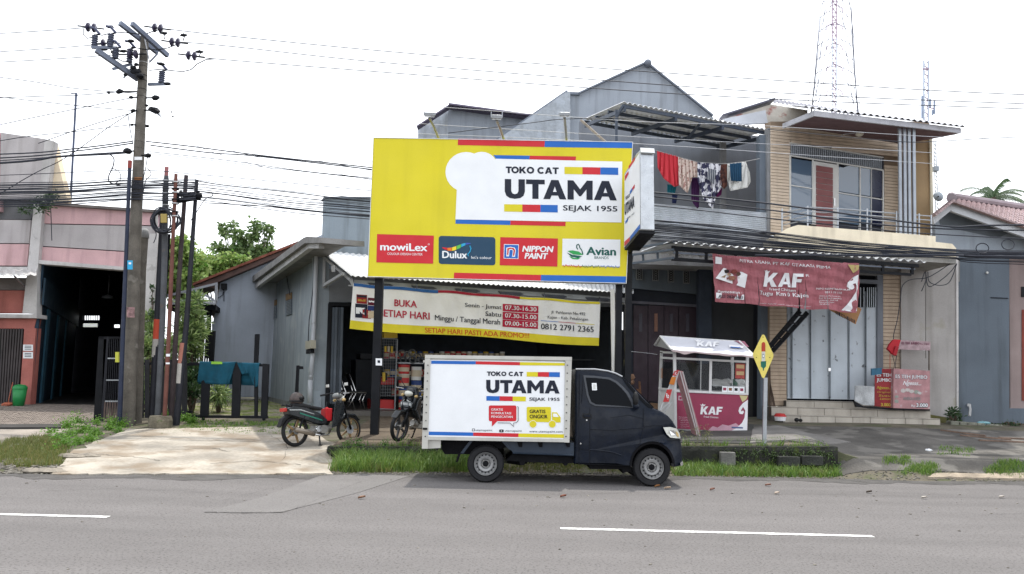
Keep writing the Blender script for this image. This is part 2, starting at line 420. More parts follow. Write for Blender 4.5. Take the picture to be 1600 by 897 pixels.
# ================================================================== THE SETTING
asphalt = M('asphalt', (.150, .141, .139), .92, .13, .8, .8, spot=.75, spotc=(.06, .056, .053), spots=38, fine=60, spoth=.55, stretch=(.22, 1.7, 1))
asphalt_new = M('asphalt_patch', (.158, .150, .147), .92, .12, .9, .5, spot=.6, spotc=(.08, .077, .073), spots=42, fine=60, spoth=.55)
earth = M('earth', (.13, .115, .085), .95, .35, 2.2, .6, spot=.6, spotc=(.06, .075, .03), spots=2.4, spoth=.52)
mb = MB()
xs = [-400]+[x*.5 for x in range(-60, 81)]+[400]
mb.v = []
for x in xs:
    for y in (-60, -8, edge(x)-.35, edge(x)+random.uniform(-.03, .03)): mb.v.append((x, y, 0))
for i in range(len(xs)-1):
    for j in range(3): a = i*4+j; mb.f.append((a, a+4, a+5, a+1))
struct(mb, 'road', asphalt)
mb = MB(); gx = [-400, -60, -30]+[x*.25 for x in range(-64, 65)]+[30, 60, 400]
gy = [0, .02, .3, .7, 1.1, 1.6]
rows = []
for x in gx:
    e = edge(x); ys = [-60, e-.4]+[e+k for k in gy]+[y for y in (15.4, 15.585, 15.6, 16, 16.6, 17.3, 18, 18.7, 19.5, 20.5, 21.5, 24, 28, 34, 45, 60, 120, 700)]
    ys = sorted(ys); rows.append([(x, y, -.06 if y < e else zg(x, min(y, 60))) for y in ys])
nr = len(rows[0])
for r_ in rows: mb.v += r_
for i in range(len(gx)-1):
    for j in range(nr-1): a = i*nr+j; mb.f.append((a, a+nr, a+nr+1, a+1))
struct(mb, 'ground', earth)

def drape(name, lp, rp_, nu, nv, mat, off=.012, kind='structure', rough=0.0, skirt=True):
    """sheet on the ground between two picture polylines (left and right edges, front to back)"""
    lw = [G(*p) for p in lp]; rw = [G(*p) for p in rp_]
    def along(pl, t):
        s_ = t*(len(pl)-1); i = min(int(s_), len(pl)-2); return pl[i].lerp(pl[i+1], s_-i)
    def fn(u, v):
        p = along(lw, v).lerp(along(rw, v), u)
        jx = random.gauss(0, rough) if u in (0, 1) or v in (0, 1) else 0
        return Vector((p.x+jx, p.y+random.gauss(0, rough)*(1 if v in (0, 1) else 0), max(0, zg(p.x, p.y))+off+random.uniform(0, rough*.1)))
    mb = MB(); mb.sheet(fn, nu, nv, (0, 0, -.12))
    o = mb.build(name, mat); o['kind'] = kind; return o
# road furniture: dashes and the mended patch
linew = M('road_paint', (.72, .72, .70), .7, .15, 5, .3, spot=.8, spotc=(.18, .17, .17), spots=26, spoth=.6)
for x0, x1 in (((-11.5), G(185, 803).x), (G(872, 816).x, G(1340, 828).x), (G(1340, 828).x+5.3, G(1340, 828).x+9)):
    mb = MB(); yc = 9.28
    mb.grid(lambda u, v: (lerp(x0, x1, u), yc-.055+.11*v+random.uniform(-.008, .008), .005), 120, 1); struct(mb, 'road_line', linew)
mb = MB(); pp = [G(*q) for q in ((318, 801), (400, 780), (500, 744), (560, 741.5), (640, 744), (560, 770), (440, 801))]
mb.poly([(p.x, p.y, .004) for p in pp]); struct(mb, 'road_patch', asphalt_new)
tar = M('crack_dark', (.035, .033, .031), .95, .2)
def crack(pts, wd, zz=.009, g=False):
    q = [G(*p) for p in pts]; mb = MB(); prev = None
    path = []
    for a, b in zip(q, q[1:]):
        for k in range(8): path.append(a.lerp(b, k/8)+Vector((random.gauss(0, .012), random.gauss(0, .02), 0)))
    path.append(q[-1])
    for i, p in enumerate(path):
        ww = wd*random.uniform(.3, 1.2); zb_ = zg(p.x, p.y)+.03 if g else zz; mb.v += [(p.x, p.y-ww, zb_), (p.x, p.y+ww, zb_)]
        if i: a = 2*i; mb.f.append((a-2, a, a+1, a-1))
    struct(mb, 'road_crack', tar)
crack([(562, 754), (520, 770), (470, 793), (440, 801), (380, 803), (320, 801)], .012)
crack([(455, 752), (420, 765), (350, 782)], .008)
for c_ in ([(1020, 768), (1150, 772), (1300, 773), (1420, 776), (1600, 780)], [(60, 768), (200, 764), (330, 770)], [(700, 770), (860, 774), (1000, 770)], [(1230, 756), (1260, 762), (1330, 760)], [(1500, 800), (1530, 806), (1600, 803)]): crack(c_, .004)
for c_ in (((112, 716), (150, 712), (205, 716), (250, 722)), ((215, 694), (300, 690), (420, 693), (520, 690)), ((330, 727), (400, 722), (470, 729)), ((260, 706), (330, 702), (360, 708)), ((420, 680), (450, 700), (440, 722))): crack(c_, .012, g=True)
mb = MB(); wr_ = M('road_edge_wear', (.095, .09, .087), .95, .3, 3, .8, spot=.6, spotc=(.16, .15, .14), spots=20, fine=50)
for i in range(240):
    x = -13+i*.12; e = edge(x); mb.v += [(x, e-.02, .0035), (x, e-.25-.28*abs(math.sin(x*.9)+.6*math.sin(x*2.7+1))-random.uniform(0, .12), .0035)]
    if i: a = 2*i; mb.f.append((a-2, a-1, a+1, a))
struct(mb, 'road_edge', wr_)
# the pale concrete driveway, its broken lip, the tiled forecourt, the paver apron and the dark right-hand apron
apron_m = M('driveway_concrete', (.37, .335, .285), .9, .30, 1.3, 1.0, spot=.75, spotc=(.19, .145, .10), spots=1.9, fine=16, spoth=.47, spotw=.17)
drape('driveway', [(84, 742.6), (104, 712), (150, 692), (205, 672)], [(514, 742.2), (527, 712), (538, 701), (470, 667)], 44, 18, apron_m, .02, rough=.05)
gravel_m = M('gravel_stone', (.20, .185, .16), .9, .4, 9, .3)
def stones(name, poly, n, s0, s1, mat, label, cat):
    pw = [(p.x, p.y) for p in (G(*q) for q in poly)]; xs_ = [p[0] for p in pw]; ys_ = [p[1] for p in pw]; mb = MB(); k = 0
    while k < n:
        x, y = random.uniform(min(xs_), max(xs_)), random.uniform(min(ys_), max(ys_))
        if not inpoly(x, y, pw): continue
        s_ = random.uniform(s0, s1); mb.blob((x, y, max(0, zg(x, y))+s_*.2), (s_*random.uniform(.7, 1.4), s_, s_*.5), 5, 3, .25); k += 1
    o = mb.build(name, mat); tag(o, label, cat, kind='stuff')
stones('gravel', [(-40, 741), (-40, 716), (40, 718), (100, 728), (96, 742)], 420, .015, .05, gravel_m, 'loose grey gravel on the road edge by the weeds', 'gravel')
stones('gravel', [(500, 742), (520, 733), (1060, 738), (1060, 745)], 500, .01, .03, gravel_m, 'small grit along the road edge behind the truck', 'gravel')
stones('gravel', [(1060, 745), (1080, 738), (1600, 742), (1600, 754)], 500, .01, .03, gravel_m, 'small grit along the road edge on the right', 'gravel')
slabm = M('lip_stone', (.26, .23, .19), .9, .3, 5, .5)
for x, y, s_ in ((52, 739, .13), (76, 739, .17), (112, 716, .16), (140, 715, .13), (600, 737, .0)):
    if s_:
        p = G(x, y); mb = MB().blob((p.x, p.y, p.z+.03), (s_*1.5, s_*.8, .05), 8, 4, .15)
        solo(mb, 'kerb_stone', slabm, {52: 'flat brown stone at the road edge in the left gravel', 76: 'larger flat stone at the left tip of the driveway lip', 112: 'broken concrete lump on the front left of the driveway', 140: 'small broken lump beside the driveway weeds'}[x], 'stone', 'loose stones by the driveway')
tilem = M('forecourt_tile', (.115, .088, .062), .7, .3, 1.5, .3, spot=.5, spotc=(.05, .04, .03), spots=3)
# forecourt of long rough strips of stone, seen edge on
mb = MB(); groutm = M('forecourt_joint', (.05, .042, .032), .9, .2)
X0f, X1f = -3.25, 3.2
fr = thing('forecourt', 'brown stone strips laid as shop forecourt behind the truck', 'paving', (X0f, WALLY, zg(-2, 16)))
fr['kind'] = 'structure'; del fr['category']
mb = MB(); mb.sheet(lambda u, v: (lerp(X0f, 2.9, u), lerp(WALLY+.02, 20.8, v), zg(max(-3.1, lerp(X0f, 2.9, u)), lerp(WALLY+.02, 20.8, v))+.006), 12, 12, (0, 0, -.2)); mb.build('bed', groutm, fr)
y = WALLY+.03; j = 0
while y < 20.6:
    d = .36+.02*(j % 3); x = X0f+.02-random.uniform(0, .3); x = X0f
    while x < 2.85:
        l = random.uniform(.9, 1.5); x2 = min(2.9, x+l); mb = MB()
        a = [(x+.008, y+.008), (x2-.008, y+.008), (x2-.008, y+d-.008), (x+.008, y+d-.008)]; dz = random.uniform(.02, .028)
        mb.prism([(p[0], p[1], zg(max(-3.1, p[0]), p[1])+dz) for p in a], (0, 0, -.05)); mb.build('stone_strip', tilem, fr); x = x2
    y += d; j += 1
kerbm = M('mossy_kerb', (.035, .036, .030), .95, .4, 3, .7, spot=.7, spotc=(.06, .08, .015), spots=5, spoth=.58)
# retaining kerb of the forecourts, with the ditch in front
def zr_(x): return zg(max(-3.15, min(5.85, x)), WALLY+.03)
for xa, xb in ((-3.3, 2.9), (2.9, 6.05)):
    mb = MB(); mb.grid(lambda u, v: (lerp(xa, xb, u)+random.uniform(-.01, .01), [WALLY-.14, WALLY-.15, WALLY-.13, WALLY+.10][int(v*3)]+random.uniform(-.015, .015), [-.05, zr_(lerp(xa, xb, u))-.05, zr_(lerp(xa, xb, u))+.015, zr_(lerp(xa, xb, u))+.02][int(v*3)]), 40, 3)
    struct(mb, 'retaining_kerb', kerbm)
blockm = M('kerb_block', (.045, .047, .042), .95, .4, 5, .7)
for x0, x1, y0, y1 in ((1216, 1250, 714, 728), (1253, 1286, 713, 727), (1126, 1149, 707, 727)):
    p, q = P(x0, y1, 15.3), P(x1, y0, 15.3); mb = MB().box((p.x, 15.28, p.z), (q.x, 15.42, q.z))
    solo(mb, 'concrete_block', blockm if x0 > 1130 else M('kerb_block_pale', (.17, .165, .155), .9, .3, 5, .5), {1216: 'dark mossy concrete block left of two in the grass below the kerb', 1253: 'dark mossy concrete block right of two in the grass below the kerb', 1126: 'pale grey concrete block stub in the grass near the truck nose'}[x0], 'block', bevel=.012)
rap = M('right_apron', (.105, .098, .09), .9, .35, 1.2, .5, spot=.6, spotc=(.17, .16, .145), spots=1.6, spoth=.5)
drape('side_apron', [(1300, 744), (1290, 715), (1235, 690), (1180, 676), (1175, 664)], [(1640, 748), (1640, 722), (1640, 700), (1640, 685), (1640, 676)], 24, 14, rap, .014, rough=.01)
drape('ramp', [(1172, 694), (1174, 684), (1176, 672)], [(1330, 693), (1270, 680), (1216, 667)], 12, 8, M('ramp_concrete', (.19, .18, .17), .9, .25, 2, .4), .03)
drape('pale_edge_slab', [(1450, 748), (1460, 742)], [(1620, 750), (1620, 740)], 14, 4, M('pale_slab', (.36, .30, .23), .9, .3, 3, .5), .03, rough=.02)
drape('kaf_forecourt', [(1062, 692), (1062, 684), (1062, 660)], [(1172, 694), (1176, 684), (1178, 664)], 10, 8, M('kaf_floor', (.07, .068, .064), .9, .3, 2, .4), .02)
# paver apron on the left (countless small pavers: one object)
paver = M('paver', (.225, .19, .165), .9, .3, 6, .4)
mb = MB(); p0, p1, p2, p3 = G(-30, 664), G(150, 668), G(150, 634), G(-30, 631)
nx, ny = 62, 26
for j in range(ny):
    for i in range(nx):
        u0, u1 = (i+(j % 2)*.5)/nx, (i+1+(j % 2)*.5)/nx
        def q(u, v): r_ = p0.lerp(p1, u).lerp(p3.lerp(p2, u), v); return Vector((r_.x, r_.y, zg(r_.x, r_.y)+.02))
        a, b, c, d = q(u0+.0015, (j+.08)/ny), q(u1-.0015, (j+.08)/ny), q(u1-.0015, (j+.94)/ny), q(u0+.0015, (j+.94)/ny)
        dz = random.uniform(0, .012); s_ = Vector((0, 0, dz)); n = len(mb.v)
        mb.prism([a+s_, b+s_, c+s_, d+s_], (0, 0, -.04))
o = mb.build('paver_apron', paver); o['kind'] = 'stuff'; tag(o, 'grey brown pavers laid before the pink building', 'paving')
o = drape('drain_slab', [(-40, 672), (-40, 667)], [(95, 671), (95, 666)], 8, 2, M('drain_edge', (.05, .047, .045), .9, .2), .05)
drape('left_path', [(-40, 703), (-40, 673)], [(40, 700), (110, 672)], 10, 6, M('pale_path', (.30, .265, .23), .9, .25, 2, .5), .02, rough=.02)
# mossy yard paving in front of the grey shop side wall
yard = M('yard_paver', (.36, .33, .24), .9, .35, 2, .4, spot=.85, spotc=(.20, .25, .06), spots=2.2, spoth=.47)
mb = MB()
ya = []
for j in range(34):
    for i in range(40):
        x = -9.2+i*.21+(j % 2)*.1; y = 19.75+j*.14*(1+j*.03); dy = .14*(1+j*.03)
        if x > -5.0: continue
        dz = random.uniform(0, .014); x2 = x+.2
        mb.prism([(x+.008, y+.008, zg(x, y)+.02+dz), (x2, y+.008, zg(x, y)+.02+dz), (x2, y+dy-.008, zg(x, y)+.02+dz), (x+.008, y+dy-.008, zg(x, y)+.02+dz)], (0, 0, -.05))
o = mb.build('yard_pavers', yard); tag(o, 'mossy pavers of the small yard behind the towel gate', 'paving', kind='stuff')

# grass and weeds
gl = leafmat('grass_green', (.04, .12, .015), (.11, .23, .03), (.20, .28, .06)); gd = leafmat('grass_dry', (.17, .16, .05), (.30, .25, .10), (.12, .17, .04))
lf = leafmat('leaf_weed', (.08, .19, .02), (.17, .32, .05))
grass('verge_grass', 'long green grass between driveway and the truck', [(520, 737), (537, 703), (740, 703), (740, 737)], 15000, .20, .007, gl, .9, .8)
grass('verge_grass', 'green grass below the mossy kerb in front of the red stall', [(1055, 744), (1060, 716), (1300, 722), (1312, 746)], 8500, .14, .007, gl, 1.0, .9)
grass('dry_grass', 'dry straw blades mixed into the grass below the kerb', [(1055, 744), (1060, 716), (1300, 722), (1312, 746)], 3000, .11, .006, gd, 1.0, .9)
grass('dry_grass', 'dry straw blades mixed into the grass left of the truck', [(520, 737), (537, 703), (740, 703), (740, 740)], 3000, .15, .006, gd, 1.0, .9)
grass('verge_grass', 'thin grass under the truck bed', [(740, 737), (740, 705), (1060, 712), (1060, 738)], 4000, .08, .005, gd, hv=.6)
grass('dry_grass', 'dry straw coloured grass at the left road edge', [(-30, 722), (10, 690), (75, 682), (105, 700), (95, 728), (40, 732)], 9000, .10, .006, gd)
grass('kerb_grass', 'small grass tufts on top of the mossy kerb', [(1080, 700), (1082, 690), (1288, 692), (1292, 702)], 700, .06, .005, gl)
for pg, n, lb in (([(1383, 728), (1390, 716), (1420, 716), (1425, 728)], 500, 'grass tuft left of two on the dark apron'), ([(1410, 742), (1425, 726), (1465, 727), (1460, 742)], 1100, 'grass tuft right of two on the dark apron'), ([(1540, 742), (1560, 722), (1640, 726), (1640, 744)], 2400, 'grass growing at the far right road edge'), ([(1455, 712), (1470, 700), (1520, 702), (1520, 714)], 350, 'sparse grass in the middle of the dark apron')):
    grass('grass_tuft', lb, pg, n, .09, .006, gl)
grass('gate_weeds', 'low weeds along the foot of the towel gate', [(275, 673), (300, 656), (440, 660), (520, 672), (440, 682)], 4200, .045, .008, gl)
grass('gap_grass', 'grass strip in the driveway joint', [(250, 680), (256, 674), (400, 675), (400, 681)], 900, .03, .007, gl)
mb = MB(); cs = []
for x, y in ((90, 690), (110, 682), (130, 676), (150, 680), (170, 672), (185, 676), (120, 695), (100, 700), (140, 690), (80, 678), (105, 668), (120, 662), (150, 665), (175, 664), (190, 668), (85, 705)):
    p = G(x, y); cs.append((p+Vector((0, 0, random.uniform(.0, .07))), random.uniform(.09, .19)))
leaves(mb, cs, 6000, .05, .014); o = mb.build('broadleaf_weeds', lf); tag(o, 'lush green leafy weeds left of the utility pole', 'weeds', kind='stuff')
mb = MB(); cs = [(G(x, y)+Vector((0, 0, .06)), .13) for x, y in ((275, 660), (290, 658), (262, 656), (300, 662))]
leaves(mb, cs, 1500, .045, .014); o = mb.build('broadleaf_weeds', lf); tag(o, 'small leafy weeds beside the concrete pole footing', 'weeds', kind='stuff')
lf2 = leafmat('leaf_verge', (.04, .11, .02), (.11, .22, .04))
for lb_, pts_ in (('dark leafy weeds mixed in the grass left of the truck', [(540, 706), (560, 702), (600, 700), (640, 704), (680, 702), (710, 708), (560, 722), (620, 718), (670, 724), (725, 716)]), ('dark leafy weeds at the right end of the mossy kerb', [(1285, 712), (1295, 722), (1275, 728), (1300, 735), (1230, 735), (1180, 733), (1110, 736), (1080, 728), (1150, 728), (1250, 730), (1308, 728)])):
    mb = MB(); leaves(mb, [(G(x, y)+Vector((0, 0, .04)), random.uniform(.07, .16)) for x, y in pts_], 2400, .045, .012); o = mb.build('verge_weeds', lf2); tag(o, lb_, 'weeds', kind='stuff')
moss = leafmat('moss_fringe', (.03, .06, .015), (.07, .12, .02)); mb = MB()
leaves(mb, [(Vector((x, WALLY-.16, zr_(x)-.08+random.uniform(-.05, .03))), .10) for x in np.arange(4.0, 5.9, .17)], 1300, .035, .01, up=-.4)
o = mb.build('hanging_moss', moss); tag(o, 'dark creeping plants hanging over the kerb edge', 'plants', kind='stuff')
# tall thin weed stalks by the stall
mb = MB()
for px, py in ((1078, 706), (1085, 700), (1092, 712), (1099, 704), (1102, 690), (1106, 708), (1070, 712)):
    p = G(px, py+12); h = random.uniform(.3, .5); q = p+Vector((random.uniform(-.12, .12), 0, h)); mb.tube([p, p.lerp(q, .5)+Vector((.02, 0, 0)), q], [.006, .004, .002], 4)
    leaves(mb, [(p.lerp(q, t), .07) for t in (.4, .6, .8, 1)], 60, .07, .006)
o = mb.build('tall_weeds', leafmat('weed_stalk', (.12, .14, .05), (.22, .22, .10))); tag(o, 'thin seeding weed stalks by the truck nose', 'weeds', kind='stuff')
# leaves and litter on the road
for i, (x, y, c, lb) in enumerate(((1027, 762, '8C6038', 'orange brown dry leaf by the front wheel'), (1113, 767, '7A5548', 'red brown leaf on the road right of the truck'), (1200, 760, '8A6355', 'long reddish leaf on the road below the grass'), (1214, 773, 'B9A99A', 'pale dry leaf on the road, below the reddish one'), (1358, 771, '4A4038', 'dark crumpled leaf on the right half of road'), (565, 780, '8C6A55', 'tan dead leaf on the road left of the truck'), (1043, 765, 'C0A890', 'pale leaf right of the front wheel'), (880, 778, '7A4A3A', 'thin brown twig on the road below the truck'), (1444, 780, 'B5AEA5', 'pale scrap on the right part of the road'), (1565, 779, 'B8B0A8', 'rightmost pale scrap on the road'))):
    p = G(x, y); mb = MB(); a = random.uniform(-.5, .5); l = .05
    def lfp(u, v): 
        s_ = (u-.5)*2*l; ww = .03*(1-(2*u-1)**2)*(v-.5)*2
        return (p.x+s_*math.cos(a)-ww*math.sin(a), p.y+s_*math.sin(a)+ww*math.cos(a), .012+.02*abs(v-.5)*2+.015*u)
    mb.sheet(lfp, 6, 2, (0, 0, -.003)); solo(mb, 'dry_leaf', M('leaf_'+c, c, .8, .3, 20), lb, 'leaf', 'dry leaves and scraps on the road')
grit = MB()
for _ in range(230):
    x, y = random.uniform(-11, 12), random.choice((random.uniform(10.5, 13.2), random.uniform(4.5, 13)))
    if y > edge(x)-.1: continue
    s_ = random.uniform(.006, .018); grit.blob((x, y, s_*.3), (s_*1.3, s_, s_*.5), 5, 3, .3)
o = grit.build('road_grit', M('grit', (.22, .20, .17), .9, .5, 3)); tag(o, 'scattered grit and crumbs on the road', 'grit', kind='stuff')
# ================================================================== LEFT: PINK BUILDING
pink = M('pink_plaster', (.62, .40, .41), .85, .14, 1.5, .25, streak=.55); pinkgrey = M('grey_plaster', (.44, .41, .41), .85, .12, 1.5, .25, streak=.45)
redp = M('salmon_plaster', (.42, .145, .12), .8, .2, 2, .25, streak=.4); offw = M('offwhite_plaster', (.55, .53, .52), .85, .15, 2, .25, streak=.6, spot=.3, spotc=(.12, .11, .10), spots=5)
beige = M('beige_plaster', (.72, .60, .44), .85, .08, 2, .2, streak=.1); bluep = M('blue_wall', (.02, .045, .075), .7, .2)
Y0 = 21.6
A_ = Pl((0, Y0, 0), 0); pb = thing('pink_building', 'two storey pink and grey building with dark open doorway, left edge', 'building', P(100, 632, Y0))
def part(pts, mat, name, pl=None, th=.25, off=0.0, parent=None, **k): return MB().slab(pl or A_, pts, th, off).build(name, mat, parent or pb, **k)
# upper right wall of bands, grooves recessed between them
part([(66, 318), (243, 331), (243, 352), (65, 349)], pink, 'wall_band', th=.3)
part([(65, 350.5), (243, 353.6), (243, 395), (62, 384)], pinkgrey, 'wall_band', th=.3)
part([(62, 385.5), (243, 396.5), (243, 424), (60, 408)], pink, 'wall_band', th=.3)
part([(66, 320), (243, 333), (243, 424), (60, 408)], dark, 'wall_core', th=.2, off=-.08)
part([(62, 315), (246, 328), (246, 332), (62, 319)], M('coping', (.16, .14, .13), .9, .3, 3), 'coping', th=.5, off=.12)
part([(58, 406), (246, 421), (246, 426), (58, 412)], offw, 'lintel_ledge', th=.4, off=.12)
# left part
part([(-260, 200), (0, 207), (0, 330), (-260, 330)], pink, 'wall_panel'); part([(1.5, 207), (70, 217), (62, 312), (0, 311)], pinkgrey, 'wall_panel')
part([(70, 217), (83, 220), (72, 320), (60, 320)], offw, 'pilaster', off=.1)
part([(83, 220), (105, 312), (103, 316), (72, 318)], beige, 'gable_return', off=-.1, th=.25)
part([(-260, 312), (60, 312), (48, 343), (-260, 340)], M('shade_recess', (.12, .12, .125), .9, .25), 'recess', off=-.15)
part([(-260, 341), (48, 344), (45, 380), (-260, 379)], pinkgrey, 'wall_panel'); part([(-260, 380), (45, 381.5), (42, 415), (-260, 414)], pink, 'wall_panel')
part([(53, 318), (67, 318), (58, 431), (57, 491), (35, 489), (43, 418)], offw, 'pilaster', off=.14)
part([(-260, 415), (43, 417), (42, 424), (-260, 422)], offw, 'ledge', off=.16, th=.5)
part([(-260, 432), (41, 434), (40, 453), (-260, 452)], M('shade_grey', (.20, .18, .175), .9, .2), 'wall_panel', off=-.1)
part([(-260, 453), (40, 454), (36, 489), (-260, 488)], redp, 'wall_panel', off=-.05)
part([(-260, 488), (57, 491), (57, 497), (-260, 495)], offw, 'ledge', off=.2, th=.5)
part([(-260, 496), (57, 497), (53, 514), (-260, 512)], redp, 'wall_panel')
part([(38, 512), (56, 513), (47, 634), (30, 632)], redp, 'pillar', off=.06)
a, b = A_.at(-260, 428, 1.3), A_.at(57, 430, 1.3); c, d = A_.at(57, 421, .1), A_.at(-260, 419, .1)
corrugated(a, b, c, d, 26, .018, sub=4).build('awning', M('awning_zinc', (.5, .49, .48), .6, .2, 3, .1, streak=.4), pb)
MB().bar(A_.at(22, 431, 1.2), A_.at(38, 447, .05), .03, .03).build('awning_bracket', greysteel, pb)
# paper notices on the pillar
for y0, y1 in ((538.5, 548), (550, 560)):
    rpatch(A_, 36, y0, 51.5, y1, white, pb, .01, 'notice', off=.075)
    for k in range(3): rpatch(A_, 38.5, y0+1.8+k*2.4, 49, y0+2.8+k*2.4, ink, pb, .01, 'notice_print', off=.079)
# slatted folding gate
gt = M('folding_gate', (.06, .05, .05), .6, .3, streak=.3)
for k in range(-45, 22):
    x = -58+k*4.35; part([(x, 513), (x+2.6, 513), (x+1.6-(x+60)*.11, 660), (x-1.0-(x+60)*.11, 660)], gt, 'gate_slat', off=.0, th=.05)
part([(-260, 512), (38, 513), (29, 662), (-260, 660)], dark, 'gate_back', off=-.12, th=.02)
# white end wall and its return
MB().prism([A_.at(243, 330, .05), A_.at(247, 330, .05), A_.at(247, 640, .05), A_.at(243, 640, .05)], (-4.0, 8, 0)).build('end_wall', offw, pb)
MB().slab(A_, [(226, 365), (246, 365), (246, 600), (224, 600)], .25, .3).build('end_pier', offw, pb)
# the dark workshop interior
pR, pL = A_.at(243, 500, -.02), A_.at(60, 500, -.02); zt, zb = 5.2, .58
hall = thing('workshop_room', 'dark deep interior seen through the open doorway of the pink building', 'room', (pL.x, Y0, zb))
def hp(mb, n, m): return mb.build(n, m, hall)
yb = 33.0; skx = lambda X, Y: X-(Y-Y0)*.50
def slabq(x0, x1, ya, yc, z, h): return MB().prism([(skx(x0, ya), ya, z), (skx(x1, ya), ya, z), (skx(x1, yc), yc, z), (skx(x0, yc), yc, z)], (0, 0, h))
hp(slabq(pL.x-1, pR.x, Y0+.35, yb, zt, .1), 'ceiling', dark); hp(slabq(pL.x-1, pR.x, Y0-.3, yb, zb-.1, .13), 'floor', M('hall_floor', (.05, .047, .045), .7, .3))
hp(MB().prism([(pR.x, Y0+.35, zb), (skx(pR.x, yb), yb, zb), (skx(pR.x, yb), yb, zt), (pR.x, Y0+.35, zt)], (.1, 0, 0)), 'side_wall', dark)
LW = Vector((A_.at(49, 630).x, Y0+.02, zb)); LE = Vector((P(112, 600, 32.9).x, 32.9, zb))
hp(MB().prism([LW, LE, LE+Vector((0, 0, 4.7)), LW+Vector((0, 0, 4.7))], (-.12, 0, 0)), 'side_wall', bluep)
for t0, t1 in ((.12, .17), (.36, .40), (.6, .63)):
    q0, q1 = LW.lerp(LE, t0)+Vector((.01, 0, 0)), LW.lerp(LE, t1)+Vector((.01, 0, 0)); hp(MB().prism([q0, q1, q1+Vector((0, 0, 2.6)), q0+Vector((0, 0, 2.6))], (.05, 0, 0)), 'door_frame', M('blue_trim', (.06, .16, .24), .6, .1))
q0, q1 = LW+Vector((.03, 0, 2.62)), LE+Vector((.03, 0, 2.62)); hp(MB().prism([q0, q1, q1+Vector((0, 0, .7)), q0+Vector((0, 0, .7))], (.05, 0, 0)), 'wall_band', M('blue_band', (.03, .06, .09), .7, .1))
# back wall with openings to the daylight
bw = PY(yb); ops = [(128, 493, 155, 500), (127, 505, 152.5, 511), (176, 507, 187, 512)]
mb = MB(); x0, x1 = 60, 250
for xa, xb, ya, yb2 in ((x0, x1, 400, 493), (x0, 128, 493, 500), (155, x1, 493, 500), (x0, x1, 500, 505), (x0, 127, 505, 511), (152.5, 176, 505, 511), (187, x1, 507, 512), (176, 187, 505, 507), (x0, 176, 511, 512), (x0, x1, 512, 640)):
    mb.slab(bw, [(xa, ya), (xb, ya), (xb, yb2), (xa, yb2)], .15)
hp(mb, 'back_wall', dark)
hp(MB().slab(bw, [(127, 505), (152.5, 505), (152.5, 511), (127, 511)], .01, -.1), 'yellow_pane', glass('yellow_pane', (.75, .8, .1), .4, .5))
mb = MB()
for k in range(7): mb.slab(bw, [(131+k*3.4, 493), (131.8+k*3.4, 493), (131.8+k*3.4, 500), (131+k*3.4, 500)], .04, -.05)
hp(mb, 'window_bars', dark)
p = P(171, 430, 27); mb = MB().tube([p, P(169, 460, 27)], .015, 5); mb.lathe([(.01, 0), (.16, -.05), (.18, -.12)], P(168, 460, 27), 'z', 12); solo(mb, 'hanging_lamp', greysteel, 'small grey shade lamp hanging in the dark workshop', 'lamp')
# green bin, mop
p = G(29, 633); b_ = thing('rubbish_bin', 'green lidded plastic rubbish bin beside the salmon pillar', 'bin', (P(29, 632, 21.1).x, 21.1, zg(-10, 21.1)+.02)); x, y, z = b_.location; gm = M('green_plastic', (.02, .22, .06), .45, .1, bump=.02)
MB().lathe([(.001, 0), (.13, 0), (.165, .42), (.15, .42), (.001, .38)], (x, y, z), 'z', 14).build('body', gm, b_, smooth=True)
MB().lathe([(.17, 0), (.172, .05), (.12, .10), (.001, .12)], (x, y, z+.42), 'z', 14).build('lid', gm, b_, smooth=True)
mb = MB().blob((P(12, 634, 21).x, 21, zg(-10, 21)+.05), (.13, .1, .06), 8, 5, .3); mb.tube([(P(12, 632, 21).x, 21, zg(-10, 21)+.06), (P(17, 610, 21.3).x, 21.35, zg(-10, 21)+.6)], .012, 5)
solo(mb, 'mop', M('mop_red', (.4, .12, .07), .9, .4, 30), 'orange mop head lying beside the green bin', 'mop')

# ================================================================== HOUSE BEHIND (pale blue wall, red tiles)
hb = thing('tiled_house', 'pale blue rendered house with red tiled eave behind the pavers yard', 'house', P(360, 600, 30))
palebl = M('pale_blue_plaster', (.40, .44, .51), .85, .14, .8, .2, streak=.6); HB = Pl(P(345, 600, 28), 14)
MB().slab(HB, [(333, 505), (345, 438), (400, 410), (470, 381), (505, 366), (505, 620), (333, 620)], .3).build('wall', palebl, hb)
MB().slab(Pl(P(345, 600, 28), 14), [(336, 622), (334, 502), (331, 502), (331, 622)], 3.0, .01).build('side_wall', palebl, hb)
# tiles: front barge row
tl = M('clay_tile', (.22, .075, .05), .85, .35, 6, .3)
n = 30
for k in range(n):
    t0 = k/n; x0, y0 = lerp(302, 466, t0), lerp(444, 379, t0); x1, y1 = lerp(302, 466, t0+1/n), lerp(444, 379, t0+1/n)
    x0 -= 1
    MB().slab(HB, [(x0, y0-1.5), (x1, y1-2.6), (x1+.5, y1+1.2), (x0, y0+2.2)], 2.2, .5+random.uniform(0, .05)).build('roof_tile', tl, hb)
MB().slab(HB, [(302, 447), (466, 382), (466, 388), (340, 441), (310, 452)], 2.0, .44).build('soffit', M('soffit_brown', (.10, .06, .05), .8, .2), hb)
def trail(pts, pl, wd): 
    mb = MB()
    for a, b in zip(pts, pts[1:]): mb.bar(pl.at(*a), pl.at(*b), wd, wd)
    return mb
tr = thing('carport_truss', 'pale steel carport truss beside the pale blue house', 'carport', HB.at(338, 470, 1.4)); HC = Pl(P(345, 600, 26.5), 14)
